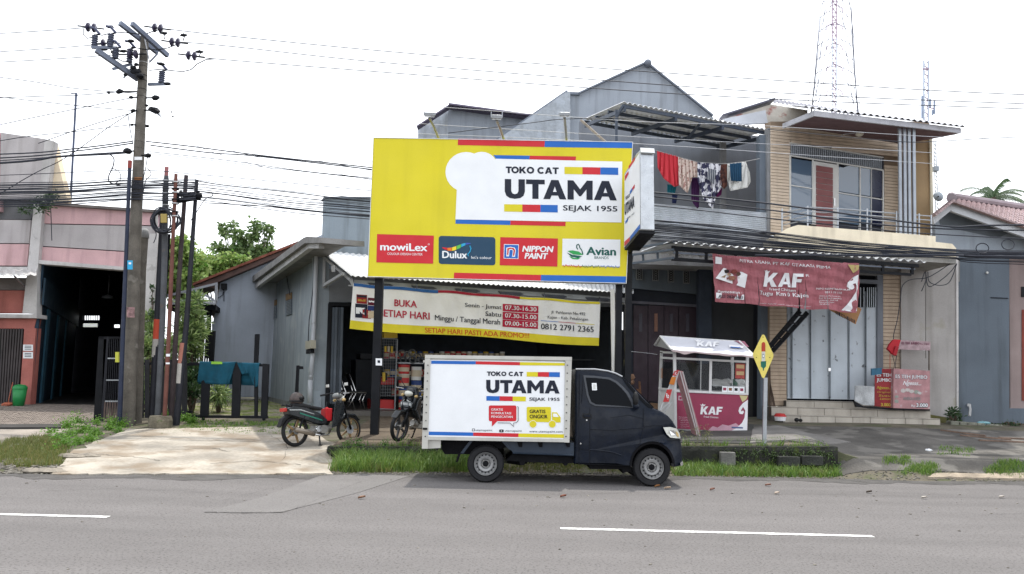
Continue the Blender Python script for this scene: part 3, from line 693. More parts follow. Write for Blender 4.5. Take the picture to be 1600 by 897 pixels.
for pts in ([(262, 462), (340, 443)], [(262, 470), (338, 470)], [(338, 443), (338, 470)], [(303, 453), (334, 468)], [(290, 456), (300, 470)], [(262, 474), (338, 474)]): trail(pts, HC, .07).build('truss_bar', M('truss_pale', (.33, .34, .37), .6, .1), tr)
MB().slab(HC, [(302, 447), (336, 450), (336, 444), (340, 441)], .1).build('fascia', M('soffit_brown', (.1, .06, .05)), tr)
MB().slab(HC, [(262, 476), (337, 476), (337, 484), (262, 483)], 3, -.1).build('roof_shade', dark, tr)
MB().bar(HC.at(327, 480, -.4), HC.at(325, 560, -.4), .12, .12).build('post', dark, tr)
bx = MB().slab(HB, [(345.5, 443), (354.5, 443), (354.5, 452), (345.5, 452)], .15, .15); solo(bx, 'speaker_box', blacksteel, 'small black box fixed high on the pale blue wall', 'box')
solo(MB().tube([HB.at(350, 452, .05), HB.at(348, 461, .05), HB.at(340, 466, .05)], .012, 4).tube([HB.at(350, 453, .05), HB.at(350, 471, .05)], .012, 4), 'loose_wire', cable_m, 'black wires dangling below the small black box', 'wire')

# ================================================================== GREY PAINT SHOP
grey = M('shop_grey', (.29, .33, .36), .85, .12, .9, .2, streak=.5, spot=.25, spotc=(.42, .43, .42), spots=1.8, spoth=.56); grey2 = M('shop_bluegrey', (.28, .33, .38), .85, .12, .8, .15, streak=.7)
S0 = P(490, 600, 21.0); S0.z = 0; TH = 22.0
SF = Pl(S0, TH)                                    # shop front
side_dir = P(401, 520, 33.0); side_dir.z = 0
ang = math.degrees(math.atan2(side_dir.y-S0.y, side_dir.x-S0.x))
SS = Pl(S0, ang-180)                               # long side wall, faces the yard
if SS.n.dot(CAM-S0) < 0: SS.n = -SS.n
shop = thing('paint_shop', 'grey single storey paint shop with corrugated awning and open front', 'shop', (S0.x, S0.y, .6))
# side wall (top follows the gable slope as seen), holes for the three vents are proud frames with grilles
MB().slab(SS, [(403.5, 449), (489.5, 396), (489.5, 652), (403.5, 625)], .2).build('side_wall', grey, shop)
MB().slab(SS, [(403.5, 616), (489.5, 636), (489.5, 654), (403.5, 627)], .1, .02).build('plinth', M('plinth_grey', (.24, .25, .24), .9, .2, 3, .3, streak=.5), shop)
K_ = Pl(P(403, 600, 33.0), 8)
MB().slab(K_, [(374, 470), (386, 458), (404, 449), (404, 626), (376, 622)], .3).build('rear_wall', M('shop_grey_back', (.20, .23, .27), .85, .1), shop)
ventm = M('vent_blue', (.13, .16, .20), .7, .2); ventt = M('vent_ochre', (.30, .19, .09), .8, .3)
for (x0, x1, yt, yb_) in ((410.2, 414.4, 477, 504), (424.5, 432, 470, 499.5), (446, 455.5, 459.5, 494)):
    sl_ = -.35; v = MB().rect(SS, x0, yt, x1, yb_, .05, sl_, .02).build('vent', ventm, shop)
    MB().rect(SS, x0+.3, yt+.6, x1-.3, lerp(yt, yb_, .30), .02, sl_, .035).build('vent_tiles', ventt, v)
    k = yt+(yb_-yt)*.34
    mb = MB()
    while k < yb_-1: mb.rect(SS, x0+.7, k, x1-.7, k+.9, .01, sl_, .045); k += 2.3
    mb.build('vent_louvre', grey, v)
# roof: barge board and gutter pieces following the slope, capped at the ridge by the front
bm = M('barge_white', (.42, .42, .41), .7, .15, 3, .15, streak=.3)
RB_ = Pl(S0+Vector((-.5, -.3, 0)), ang-180)
if RB_.n.dot(CAM-S0) < 0: RB_.n = -RB_.n
MB().slab(RB_, [(386, 447), (476, 380), (498, 379), (498, 388), (482, 388), (394, 454), (386, 450)], .12, .1).build('barge_board', bm, shop)
MB().slab(RB_, [(381, 445), (382, 441), (474, 371.5), (480, 369.5), (501, 371), (501, 379.5), (476, 380), (386, 447)], .9, .2).build('roof_edge', M('roof_grey', (.20, .195, .19), .8, .25, 3, .2), shop)
# front wall around the opening
MB().slab(SF, [(490, 372), (514, 373), (514, 652), (490, 656)], .25).build('front_wall', grey, shop)
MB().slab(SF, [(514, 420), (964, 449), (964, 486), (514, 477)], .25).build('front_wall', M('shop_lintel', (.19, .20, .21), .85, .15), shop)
MB().slab(SF, [(508, 308.5), (582, 309), (984, 330), (984, 452), (504, 424)], .3, -.3).build('upper_wall', grey2, shop)
MB().slab(SF, [(507, 307), (590, 307.5), (590, 310), (507, 309.5)], .5, -.2).build('upper_coping', M('coping2', (.15, .17, .2), .8, .2), shop)
# downpipes
def pipe(name, pl, pts, r, mat, parent): return MB().tube([pl.at(x, y, .12) for x, y in pts], r, 10).build(name, mat, parent, smooth=True)
pipem = M('pvc_pipe', (.45, .47, .50), .5, .08, bump=.02)
pd = pipe('downpipe', SF, [(498, 380), (494, 400), (492, 470), (488, 560), (485, 596)], .055, pipem, shop)
pipe('downpipe', SF, [(485, 594), (484, 630)], .062, pipem, shop)
for y in (506, 589): MB().lathe([(.062, 0), (.062, .05)], SF.at(lerp(495.5, 485, (y-380)/216), y, .12), 'z', 10).build('pipe_collar', greysteel, shop)
pipe('downpipe', K_, [(381, 440), (381, 470), (376, 560), (373, 600)], .06, pipem, shop)
mt = thing('electric_meter', 'small beige electricity meter box on the grey shop wall', 'meter', SF.at(481, 545, .1))
MB().rect(SS, 477, 533, 486, 546, .12, -.2, .2).build('box', M('meter_beige', (.33, .31, .24), .6, .1), mt); MB().rect(SS, 478, 546.5, 485, 553, .1, -.2, .18).build('lower_box', blacksteel, mt)
solo(MB().tube([SF.at(491, 388, .1), SF.at(489, 450, .1), SF.at(486, 480, .1), SF.at(483, 500, .15), SF.at(481.5, 533, .15)], .012, 5), 'meter_wire', cable_m, 'thin black wire running down the grey wall to the meter', 'wire')
solo(MB().tube([SS.at(447, 424, .05), SS.at(450, 445, .05), SS.at(453, 461, .05)], .012, 5), 'wall_wire', cable_m, 'thin wire hanging from the eave to a wall vent', 'wire')
# folding door leaves at the left of the opening, and the dark frame
fd = M('folding_door', (.10, .12, .145), .6, .2, streak=.3)
MB().slab(SF, [(513, 474), (519, 474), (513, 650), (507.5, 650)], .12, .04).build('door_jamb', blacksteel, shop)
for k in range(4):
    x = 519.5+k*4.5; pl_k = Pl(SF.at(x, 560, .05), TH+(55 if k % 2 else -25)); MB().slab(SF, [(x, 480), (x+3.8, 480.5), (x-.6, 642), (x-4.6, 642)], .04, .10 if k % 2 else .02).build('door_leaf', fd, shop)
MB().slab(SF, [(514, 472), (964, 480), (964, 487), (514, 478)], .1, .05).build('door_head', blacksteel, shop)
# room behind
room = thing('shop_room', 'dark inside of the paint shop behind the open front', 'room', (S0.x, S0.y, .6))
e1, e2 = SF.e1, -SF.n; A0 = SF.at(514, 560); A0.z = 0; B0 = SF.at(968, 560); B0.z = 0; D = 6.0; zf = .70
def rp2(pts, vec, n, m): MB().prism(pts, vec).build(n, m, room)
Z = Vector((0, 0, 1))
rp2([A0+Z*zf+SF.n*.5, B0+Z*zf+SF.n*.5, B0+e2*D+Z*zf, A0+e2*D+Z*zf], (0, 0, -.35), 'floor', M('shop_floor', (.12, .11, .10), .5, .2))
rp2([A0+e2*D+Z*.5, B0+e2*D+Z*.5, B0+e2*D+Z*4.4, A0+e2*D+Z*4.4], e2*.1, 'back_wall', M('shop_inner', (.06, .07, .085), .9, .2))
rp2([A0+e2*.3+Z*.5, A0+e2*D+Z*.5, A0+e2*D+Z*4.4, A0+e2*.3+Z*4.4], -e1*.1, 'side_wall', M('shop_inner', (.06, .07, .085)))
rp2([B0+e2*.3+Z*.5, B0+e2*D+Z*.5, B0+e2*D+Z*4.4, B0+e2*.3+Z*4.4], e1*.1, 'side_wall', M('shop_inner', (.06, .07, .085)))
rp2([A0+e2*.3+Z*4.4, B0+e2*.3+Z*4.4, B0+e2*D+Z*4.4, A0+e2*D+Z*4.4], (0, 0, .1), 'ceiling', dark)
MB().slab(PY(25.2), [(950, 430), (1000, 432), (1000, 488), (950, 486)], .2).slab(PY(25.2), [(950, 515), (1000, 516), (1000, 645), (950, 645)], .2).slab(PY(25.2), [(950, 486), (970, 487), (970, 515), (950, 515)], .2).build('party_wall', M('shop_inner', (.06, .07, .085)), shop)
# awning: corrugated zinc, dark purlins seen under its edge, fascia and brackets
AF = Pl(S0+SF.n*2.3, TH)
aw = thing('shop_awning', 'white corrugated zinc awning over the paint shop front', 'awning', AF.at(560, 440))
a, b = AF.at(549, 431), AF.at(990, 458); c, d = SF.at(990, 436, .02), SF.at(501, 391.5, .02)
corrugated(a, b, c, d, 58, .016, sub=4).build('zinc_sheet', M('awning_white', (.62, .63, .64), .5, .1, 2, .08, streak=.35), aw)
AP = Pl(S0+SF.n*2.15, TH)
MB().slab(AP, [(550, 437), (985, 466), (985, 473), (550, 444)], .06).build('fascia', M('fascia_grey', (.30, .32, .34), .6, .15, streak=.3), aw)
for k, x in enumerate(range(575, 960, 68)):
    y = 437+(x-550)*.066; MB().slab(AP, [(x, y+3), (x+34, y+5), (x+40, y+7.5), (x+34, y+9.5), (x+4, y+7.5)], .05, .04).build('purlin_end', M('purlin_dark', (.05, .055, .07), .6, .2), aw)
wb = M('bracket_pale', (.42, .43, .44), .6, .1)
for q0, q1 in ((SF.at(505, 400, .05), AP.at(548, 437)), (SF.at(505, 447, .05), AP.at(536, 428)), (AP.at(548, 437), AP.at(552, 446)), (SF.at(507, 402, .05), SF.at(506, 450, .05)), (AP.at(520, 415), AP.at(521, 425))): MB().bar(q0, q1, .07, .07).build('bracket', wb, aw)
MB().slab(AP, [(545, 445), (985, 474), (985, 476), (545, 447)], .05, -.1).build('rail', wb, aw)
solo(MB().bar(P(957, 452, 19.6), P(959, 600, 19.6), .09, .09), 'awning_post', whitepaint, 'thin white post under the right end of the zinc awning', 'post')

# ---------------------------------------------------------------- goods in the shop doorway
q = Pl(S0-SF.n*.6, TH)
# mesh display stand
def w3(x): return 500+x/4.483
def h3(y): return 500+y/4.483
rackm = M('rack_grey', (.22, .23, .24), .5, .1, metal=.3); ms = thing('wire_rack', 'tall white wire mesh rack of brushes and tools at the shop door', 'rack', q.at(605, 640))
for a, b in (((586, 528), (580, 640)), ((621, 530), (617, 640)), ((586, 528), (621, 530)), ((580, 638), (617, 640))): MB().bar(q.at(*a), q.at(*b), .03, .03).build('frame_bar', rackm, ms)
for k in range(9):
    x = 589+k*3.7; MB().bar(q.at(x, 530, -.02), q.at(x-2, 620, -.02), .006, .006).build('wire', rackm, ms)
for k in range(18):
    y = 533+k*5; MB().bar(q.at(585, y, -.02), q.at(620, y+.5, -.02), .006, .006).build('wire', rackm, ms)
hues = {'r': M('tin_red', (.45, .03, .03), .45, .1), 'k': blacksteel, 'w': M('tin_white', (.6, .6, .58), .5, .1), 'b': M('tin_blue', (.02, .05, .18), .45, .1), 'y': M('tin_yellow', (.5, .33, .03), .5, .1), 'c': M('tin_cream', (.5, .42, .30), .5, .1)}
for x, y, ww, hh, c_ in ((601, 541, 3, 9, 'y'), (606, 541, 3, 9, 'c'), (611, 541, 3, 10, 'y'), (598, 582, 4, 14, 'y'), (602, 583, 3, 11, 'k')):
    solo(MB().rect(q, x, y, x+ww, y+hh, .06, 0, .05), 'paint_brush', hues[c_], {601: 'yellow brush, leftmost in the upper row on the wire rack', 606: 'cream brush in the upper row on the wire rack', 611: 'yellow brush, right end of the upper row on the wire rack', 598: 'yellow roller hanging halfway down the wire rack', 602: 'black handle beside the yellow roller on the wire rack'}[x], 'tool', 'tools hung on the wire rack')
solo(MB().rect(q, 600, 520, 621, 528, .3, 0, .05), 'yellow_box', hues['y'], 'yellow carton lying on top of the wire rack', 'box')
lab = {0: 0}
def tin_at(px, py, wpx, hpx, c_, label_, lidc='w', dep=.0, plane=None):
    pl = plane or q; b0 = pl.at(px, py, -dep); sc_ = FPX/b0.y; r = wpx/sc_/2; h = hpx/sc_
    t = thing('paint_tin', label_, 'paint tin', b0, 'paint tins stacked at the shop door')
    MB().lathe([(.001, 0), (r*.93, 0), (r, h*.96), (.001, h*.96)], b0, 'z', 16).build('body', hues[c_], t, smooth=False)
    MB().lathe([(r*1.03, h*.94), (r*1.03, h), (.001, h*1.0)], b0, 'z', 16).build('lid', hues[lidc], t)
    mb = MB()
    for k in range(9):
        a0, a1 = R(200+k*15.5), R(200+(k+1)*15.5); rr = r*1.005
        mb.poly([b0+Vector((math.cos(a)*rr, math.sin(a)*rr, zz)) for a, zz in ((a0, h*.25), (a1, h*.25), (a1, h*.7), (a0, h*.7))])
    mb.build('paper_label', hues['c' if c_ != 'c' else 'r'], t); return t
tin_at(631, 640, 17, 15, 'r', 'red tin at the foot of the left tin stack', 'r'); tin_at(631, 624, 17, 20, 'b', 'blue tin, second from the floor in the left stack', 'b')
tin_at(631, 603, 17, 18, 'c', 'cream tin in the left stack under the red one', 'w'); tin_at(631, 584, 18, 14, 'r', 'red tin on top of the left stack', 'r')
tin_at(650, 641, 17, 22, 'k', 'black tin at the foot of the right stack', 'w'); tin_at(650, 618, 17, 23, 'b', 'navy tin with round emblem in the right stack', 'b')
tin_at(650, 594, 17, 22, 'w', 'white and gold tin on top of the right stack', 'k')
solo(MB().rect(q, 580, 624, 616, 641, .5, .02, -.1), 'red_crate', hues['r'], 'red crate on the floor behind the wire rack', 'crate', bevel=.02)
solo(MB().rect(q, 594, 602, 612, 619, .3, .02, -.15), 'black_case', blacksteel, 'black tool case on the shelf above the red crate', 'case', bevel=.02)
solo(MB().rect(q, 595, 590, 616, 601, .3, .02, -.2), 'red_case', hues['r'], 'red carton behind the wire rack above the black case', 'box', bevel=.01)
solo(MB().rect(Pl(S0+e2*2.5, TH), 563, 552, 586, 561, .6, .02), 'printer', M('machine_grey', (.05, .055, .065), .5, .1), 'dark grey mixing machine on the counter inside the shop', 'machine', bevel=.02)
solo(MB().rect(Pl(S0+e2*2.5, TH), 556, 562, 592, 622, .7, .02), 'counter', M('counter_dark', (.03, .035, .045), .6, .2), 'dark counter inside the shop under the machine', 'counter')
# coiled hoses / packs on the shelf, upper right
shf = thing('goods_shelf', 'shelf of grey packs and coiled hoses above the paint tins', 'shelf', q.at(640, 567))
MB().rect(q, 623, 566, 662, 568, .4, .02, -.1).build('shelf_board', greysteel, shf)
for k, (x, y, r_) in enumerate(((628, 553, .10), (636, 556, .09), (644, 552, .10), (652, 558, .10), (658, 562, .08), (630, 562, .08), (645, 562, .09))):
    c_ = q.at(x, y, -.1-.1*(k % 2)); mb = MB()
    pts = [c_+e1*math.cos(t)*r_+Z*math.sin(t)*r_ for t in np.linspace(0, 2*math.pi, 15)]; mb.tube(pts, .022, 6)
    solo(mb, 'hose_coil', M('hose_grey', (.10, .105, .11), .5, .3), 'coiled grey hose %s on the goods shelf' % ( ('at the upper left', 'left of centre', 'at the upper middle', 'right of centre', 'at the right end', 'at the lower left', 'at the lower middle')[k],), 'hose', 'coiled hoses above the paint tins')
# rows of tins on two long shelves deeper in the shop
PT = Pl(S0+e2*1.6, TH); protos = {}
ls = thing('tin_shelving', 'long dark shelving of mixed paint tins inside the shop behind the truck', 'shelf', PT.at(700, 600))
for y in (560, 588, 618): MB().slab(PT, [(600, y), (960, y+2), (960, y+3), (600, y+1)], .4, .05).build('shelf_board', rackm, ls)
for r_, y in enumerate((560, 588, 618)):
    for k in range(22):
        x = 604+k*8.6+r_*.7; c_ = 'rwbcykrbwcy'[(k*3+r_*4) % 11]; b0 = PT.at(x, y+.3, -.12)
        if c_ not in protos:
            t = thing('paint_tin', None, 'paint tin', b0, 'small paint tins on the inner shelves'); MB().lathe([(.001, 0), (.075, 0), (.078, .20), (.001, .205)], b0, 'z', 12).build('body', hues[c_], t); MB().lathe([(.0785, .05), (.0785, .15)], b0, 'z', 12).build('paper_label', hues['c' if c_ != 'c' else 'r'], t); protos[c_] = t
        else: t = copy_tree(protos[c_]); t.location = b0
        t['label'] = 'small %s paint tin on the %s inner shelf of the shop' % ({'r': 'red', 'w': 'white', 'b': 'blue', 'c': 'cream', 'y': 'yellow', 'k': 'black'}[c_], ('top', 'middle', 'bottom')[r_])
# far back window grille inside
bk = Pl(S0+e2*5.9, TH)
for k in range(6): solo(MB().rect(bk, 889+k*6.2, 541, 893.5+k*6.2, 552, .05, 0, .05), 'vent_brick', M('vent_pale', (.45, .46, .44), .8, .1), '%s from the left of six pale vent bricks on the shop back wall' % ('first', 'second', 'third', 'fourth', 'fifth', 'sixth')[k], 'vent', 'row of vent bricks on the back wall')
# chrome waiting chairs
def chair(px, py, Yc, label_):
    b0 = P(px, py, Yc); b0.z = zf; t = thing('metal_chair', label_, 'chair', b0, 'chrome chairs inside the shop')
    for s_ in (-.2, .2):
        o_ = b0+e2*s_
        MB().tube([o_+e1*.20, o_+e1*.12+Z*.25, o_+e1*.20+Z*.44, o_-e1*.22+Z*.44+e1*0, ], .014, 6).build('leg', chrome, t, smooth=True)
        MB().tube([o_-e1*.28, o_-e1*.10+Z*.30, o_-e1*.05+Z*.44, o_-e1*.24+Z*.92], .014, 6).build('leg', chrome, t, smooth=True)
        MB().tube([o_+e1*.22+Z*.44, o_-e1*.05+Z*.44], .016, 6).build('seat_rail', chrome, t)
    MB().prism([b0-e2*.2-e1*.05+Z*.45, b0-e2*.2+e1*.22+Z*.45, b0+e2*.2+e1*.22+Z*.45, b0+e2*.2-e1*.05+Z*.45], (0, 0, .03)).build('seat', blacksteel, t)
    MB().prism([b0-e2*.2-e1*.13+Z*.62, b0+e2*.2-e1*.13+Z*.62, b0+e2*.2-e1*.24+Z*.90, b0-e2*.2-e1*.24+Z*.90], -e1*.02).build('backrest', blacksteel, t)
chair(556, 636, 21.7, 'right hand chrome and black chair inside the shop doorway'); chair(540, 636, 21.5, 'left hand chrome chair next to the folding door')
# ================================================================== BILLBOARD
def z1(x, y): return 560+x/3.323, 190+y/3.323
YB = 16.8; BP = PY(YB)
bb = thing('billboard', 'big yellow paint shop billboard with red and blue stripes on black posts', 'billboard', P(780, 684, YB))
corn = [(583, 214.5), (989, 221.5), (979, 443), (574, 432.5)]
MB().slab(BP, corn, .22).build('panel', yellow, bb)
mb = MB()
for a, b in zip(corn, corn[1:]+corn[:1]): mb.prism([BP.at(a[0], a[1], .012), BP.at(b[0], b[1], .012), BP.at(lerp(b[0], 780, .004), lerp(b[1], 330, .008), .012), BP.at(lerp(a[0], 780, .004), lerp(a[1], 330, .008), .012)], (0, .24, 0))
mb.build('panel_frame', alum, bb)
def Q1(mat, *pts, name='stripe', n=1, off=.004): return patch(BP, [z1(*p) for p in pts], mat, bb, name, off, n)
Q1(signred, (517, 88), (968, 97), (966, 132), (516, 122)); Q1(signblue, (968, 97), (1424, 106), (1422, 138), (966, 132))
Q1(signblue, (700, 174), (890, 177), (888, 196), (714, 193)); Q1(signred, (890, 177), (1130, 181), (1128, 202), (888, 196))
Q1(signblue, (505, 508), (790, 514), (789, 537), (504, 530)); Q1(signred, (790, 514), (1076, 521), (1075, 543), (789, 537))
Q1(signred, (497, 784), (948, 796), (947, 829), (495, 818)); Q1(signblue, (948, 796), (1390, 804), (1388, 837), (947, 829))
plate = [z1(*p) for p in [(714, 193), (1370, 208), (1366, 524), (504, 508), (511, 350)]]
patch(BP, plate, white, bb, 'white_plate', .006)
patch(BP, [z1(*p) for p in circ(560, 262, 108, 104, 28)], white, bb, 'white_plate', .0045); patch(BP, [z1(*p) for p in circ(640, 235, 82, 78, 28)], white, bb, 'white_plate', .0052)
def T1(s, x0, y0, x1, y1, mat, sl=.02, **k): a = z1(x0, y0); b = z1(x1, y1); return text(BP, s, a[0], a[1], b[0], b[1], mat, bb, sl, off=k.pop('off', .010), **k)
T1('TOKO CAT', 765, 232, 1040, 268, ink, bold=.05); T1('UTAMA', 760, 298, 1342, 400, ink, bold=.06)
T1('SEJAK 1955', 1062, 434, 1345, 470, ink, bold=.022)
for x0, x1, y, m in ((1070, 1163, 235, yellow), (1163, 1256, 236.5, signred), (1256, 1349, 238, signblue)): Q1(m, (x0, y), (x1, y+1.5), (x1, y+39), (x0, y+37), off=.010)
for x0, x1, y, m in ((757, 851, 429, yellow), (851, 945, 430.5, signred), (945, 1035, 432, signblue)): Q1(m, (x0, y), (x1, y+1.5), (x1, y+40), (x0, y+38), off=.010)
Q1(signred, (97, 584), (392, 592), (388, 738), (93, 731), name='red_panel', off=.006); T1('mowiLex', 113, 630, 358, 668, white, bold=.03); T1('COLOUR DESIGN CENTER', 150, 680, 333, 692, white)
T1('o', 361, 633, 370, 641, white)
patch(BP, [z1(x, y+(x-417)*.025) for x, y in rrect(417, 593, 711, 739, 14)], M('panel_navy', '1D3F58', .5, .05, bump=0), bb, 'navy_panel', .006)
T1('Dulux', 435, 672, 565, 708, white, bold=.03); T1("let's colour", 586, 697, 692, 712, white)
wcol = ('C4202B', 'E0701E', 'E5C82A', '5CB04A', '2A9BC6', '3A55B0')
for k in range(6):   # the rainbow ribbon
    x0, x1 = 436+k*24, 436+(k+1)*24+2; f_ = lambda x: 650+14*math.sin((x-436)/145*4.6+.3)-(x-436)*.02
    g_ = lambda x: 17*abs(math.sin(max(.05, min(.97, (x-430)/150))*math.pi))**.8+2
    xs_ = [lerp(x0, x1, t/5) for t in range(6)]; patch(BP, [z1(x, f_(x)-g_(x)/2) for x in xs_]+[z1(x, f_(x)+g_(x)/2) for x in xs_[::-1]], M('ribbon%d' % k, wcol[k], .5, .05, bump=0), bb, 'ribbon', .010)
MB().tube([BP.at(*z1(x, y), .012) for x, y in ((578, 645), (584, 660), (580, 675), (568, 690), (572, 700))], .012, 4).build('ribbon', M('ribbon4', wcol[4]), bb)
Q1(signred, (737, 600), (1036, 607), (1033, 753), (734, 746), name='red_panel', off=.006)
Q1(white, (756, 636), (833, 638), (831, 713), (754, 711), name='emblem', off=.010); Q1(signblue, (759, 639), (830, 641), (828, 710), (757, 708), name='emblem', off=.013)
patch(BP, [z1(*p) for p in ((768, 700), (768, 655), (790, 650), (812, 655), (818, 668), (813, 702), (798, 702), (802, 670), (795, 665), (785, 668), (782, 700))], white, bb, 'emblem_letter', .016)
patch(BP, [z1(*p) for p in ((772, 692), (773, 658), (790, 654), (808, 658), (814, 668), (809, 696), (802, 697), (806, 668), (795, 660), (781, 664), (778, 693))], signred, bb, 'emblem_letter', .019)
T1('NIPPON', 850, 645, 1014, 675, white, bold=.045, shear=.2); T1('PAINT', 862, 682, 985, 711, white, bold=.045, shear=.2)
Q1(white, (1060, 608), (1360, 613), (1358, 754), (1057, 748), name='white_panel', off=.006)
tealk = M('ink_teal', '10584F', .5, .05, bump=0); grn = M('ink_green', '2E9B4F', .5, .05, bump=0)
T1('Avian', 1183, 651, 1338, 692, tealk, bold=.035); T1('BRANDS', 1226, 699, 1299, 713, tealk)
for pts, m in (([(1085, 672), (1110, 668), (1145, 675), (1168, 692), (1150, 693), (1115, 690)], grn), ([(1082, 680), (1112, 692), (1150, 697), (1162, 700), (1140, 708), (1105, 702)], tealk), ([(1092, 698), (1120, 708), (1155, 706), (1140, 716), (1112, 714)], grn)):
    patch(BP, [z1(*p) for p in pts], m, bb, 'emblem', .010)
MB().tube([BP.at(*z1(x, y), .012) for x, y in ((1166, 690), (1160, 668), (1150, 655), (1148, 645), (1142, 636), (1134, 641), (1133, 652), (1139, 664))], .010, 4).build('emblem', tealk, bb)
mb = MB()
for k in range(90):   # row of tiny coloured figures below the last panel
    x = 1060+k*3.3; y = 744+random.uniform(-3, 7)+(x-1060)*.02; mb.poly([BP.at(*z1(x+dx, y+dy), .010) for dx, dy in ((0, 0), (2.2, 0), (2.2, 6), (0, 6))])
    if k % 30 == 29: mb.build('figure_row', (signred, tealk, signblue)[k//30], bb); mb = MB()
# posts
for a, b, wd, nm in (((598, 431), (585, 685), .165, 'post'), ((969, 441), (964, 700), .13, 'post'), ((984, 441), (979, 700), .13, 'post')):
    p0, p1 = P(a[0], a[1]-150, YB+.35), P(*b, YB+.35); p0 = p1+(p0-p1)*1.0; p1.z = zg(p1.x, p1.y)-.05
    MB().bar(p1, p0, wd, wd).build(nm, blacksteel, bb)
MB().bar(P(592, 260, YB+.35), P(975, 268, YB+.35), .1, .1).build('cross_beam', blacksteel, bb); MB().bar(P(592, 400, YB+.35), P(975, 410, YB+.35), .1, .1).build('cross_beam', blacksteel, bb)
for x, y in ((592, 565),): rpatch(PY(YB+.26), x-5, y-5, x+5, y+6, white, bb, .02, 'sticker', .004); rpatch(PY(YB+.26), x-2, y-2, x+2, y+2, ink, bb, .02, 'sticker_mark', .008)
for k, (xb, yb_, xt, yt, lb) in enumerate(((685, 216, 671, 180, 'left'), (787, 218, 776, 184, 'middle'), (885, 220, 882, 180, 'right'))):
    t = thing('floodlight', 'grey floodlight on a bent arm above the billboard, %s of three' % lb, 'floodlight', P(xb, yb_, YB), 'floodlights over the billboard')
    MB().tube([P(xb, yb_, YB+.1), P(lerp(xb, xt, .5), lerp(yb_, yt, .5), YB-.3), P(xt, yt+4, YB-.75)], .028, 6).build('arm', greysteel, t)
    c_ = P(xt, yt, YB-.8); MB().obox(c_+Vector((0, 0, .02)), (.10, 0, 0), (0, .10, .03), (0, -.01, .035)).build('lamp_head', greysteel, t, bevel=.01)
    MB().obox(c_+Vector((0, .02, -.025)), (.09, 0, 0), (0, .09, .03), (0, 0, .008)).build('lamp_glass', M('lamp_glass', (.5, .5, .48), .2, .05), t)
    MB().bar(c_+Vector((-.11, 0, .0)), c_+Vector((-.11, 0, .12)), .015, .02).bar(c_+Vector((.11, 0, .0)), c_+Vector((.11, 0, .12)), .015, .02).build('bracket', greysteel, t)

# projecting light box sign at the right end of the billboard
N0 = P(1000, 300, 15.35); N1 = P(975, 330, 16.55); dN = (N1-N0); dN.z = 0
SGN = Pl(N0, math.degrees(math.atan2(-dN.y, -dN.x)))
if SGN.n.dot(CAM-N0) < 0: SGN.n = -SGN.n
ps = thing('projecting_sign', 'worn aluminium light box sign standing out at the right edge of the billboard', 'sign', N0)
def fsg(q_, o_=0.0): return SGN.at(q_[0], q_[1], o_)
fpts = [(975.5, 271), (985, 256), (994, 240), (1000, 234), (1001, 359), (974.7, 388.6)]
th_ = -SGN.n*.27
pf = [fsg(p_) for p_ in fpts]
m_ = MB(); m_.prism(pf, th_); m_.build('casing', M('aluminium_worn', (.50, .52, .54), .35, .15, 4, .2, metal=.6, spot=.5, spotc=(.75, .78, .80), spots=5), ps, bevel=.02)
MB().prism([fsg((x, y), .0)-SGN.n*0 for x, y in ((1000, 233), (1001, 240))]+[fsg((1001, 240))+th_, fsg((1000, 233))+th_], (0, -.03, .02)).build('casing_cap', alum, ps)
def SP(pts, m, nm='print', o_=.006): return patch(SGN, pts, m, ps, nm, o_)
SP([(976, 274), (999.5, 238), (1000.3, 357), (975.3, 386)], white, 'print_sheet', .004)
SP([(976.3, 283), (982, 272), (982, 267), (976.3, 275)], signred, o_=.008); SP([(982, 265), (992, 250), (992, 245), (982, 260)], signred, o_=.008)
SP([(975.5, 385), (984, 376), (984, 370), (975.5, 378)], signred, o_=.008); SP([(984, 376), (999.8, 357), (999.8, 350), (984, 370)], signblue, o_=.008)
text(SGN, 'TOKO CAT', 977, 308, 984, 313, ink, ps, -.8, off=.01, bold=.03); text(SGN, 'UTAMA', 976, 319, 991, 337, ink, ps, -.9, off=.01, bold=.05)
text(SGN, 'SEJAK 1955', 979, 341, 991, 345, ink, ps, -.8, off=.01)
SP([(984, 304), (988, 298), (988, 293), (984, 299)], signblue, o_=.01); SP([(988, 298), (991.5, 293), (991.5, 288), (988, 293)], signred, o_=.01); SP([(977, 346), (981, 341), (981, 345), (977, 350)], signblue, o_=.01)
MB().bar(fsg((977, 389))+th_*.5, fsg((1000, 362))+th_*.5, .3, .06).build('base_frame', blacksteel, ps)
MB().tube([fsg((1000, 362))+th_*.5, P(992, 385, 16.4), P(983, 395, 16.9)], .035, 6).build('support_arm', blacksteel, ps)

# ================================================================== SHOP BANNER
def z2(x, y): return 520+x/3.616, 420+y/3.616
BN = Pl(S0+SF.n*2.45, TH*.85)
BN.wr = lambda px, py: .012*math.sin(px*.13+py*.05)+.006*math.sin(px*.31-py*.11)+.012*math.sin((py-440)*.06)
bn = thing('shop_banner', 'long white and yellow opening hours banner hung under the zinc awning', 'banner', BN.at(740, 490))
cl = M('banner_cloth', 'EBEBEA', .75, .05, 1.2, .1)
def bnp(u, v, o_=0.0):
    x = lerp(lerp(115, 1510, u), lerp(95, 1505, u), v); yt = 80+108*u+10*math.sin(u*math.pi*5)**2*(.5); yb_ = 338+97*u+6*math.sin(u*math.pi*3)
    a = z2(x, lerp(yt, yb_, v)); return BN.at(a[0], a[1], o_)
MB().sheet(lambda u, v: bnp(u, v), 70, 10, -BN.n*.004).build('cloth', cl, bn)
def bst(u0, u1, v0, v1, m, o_=.008, nm='stripe'): return MB().grid(lambda u, v: bnp(lerp(u0, u1, u), lerp(v0, v1, v), o_), max(3, int((u1-u0)*70)), 3).build(nm, m, bn)
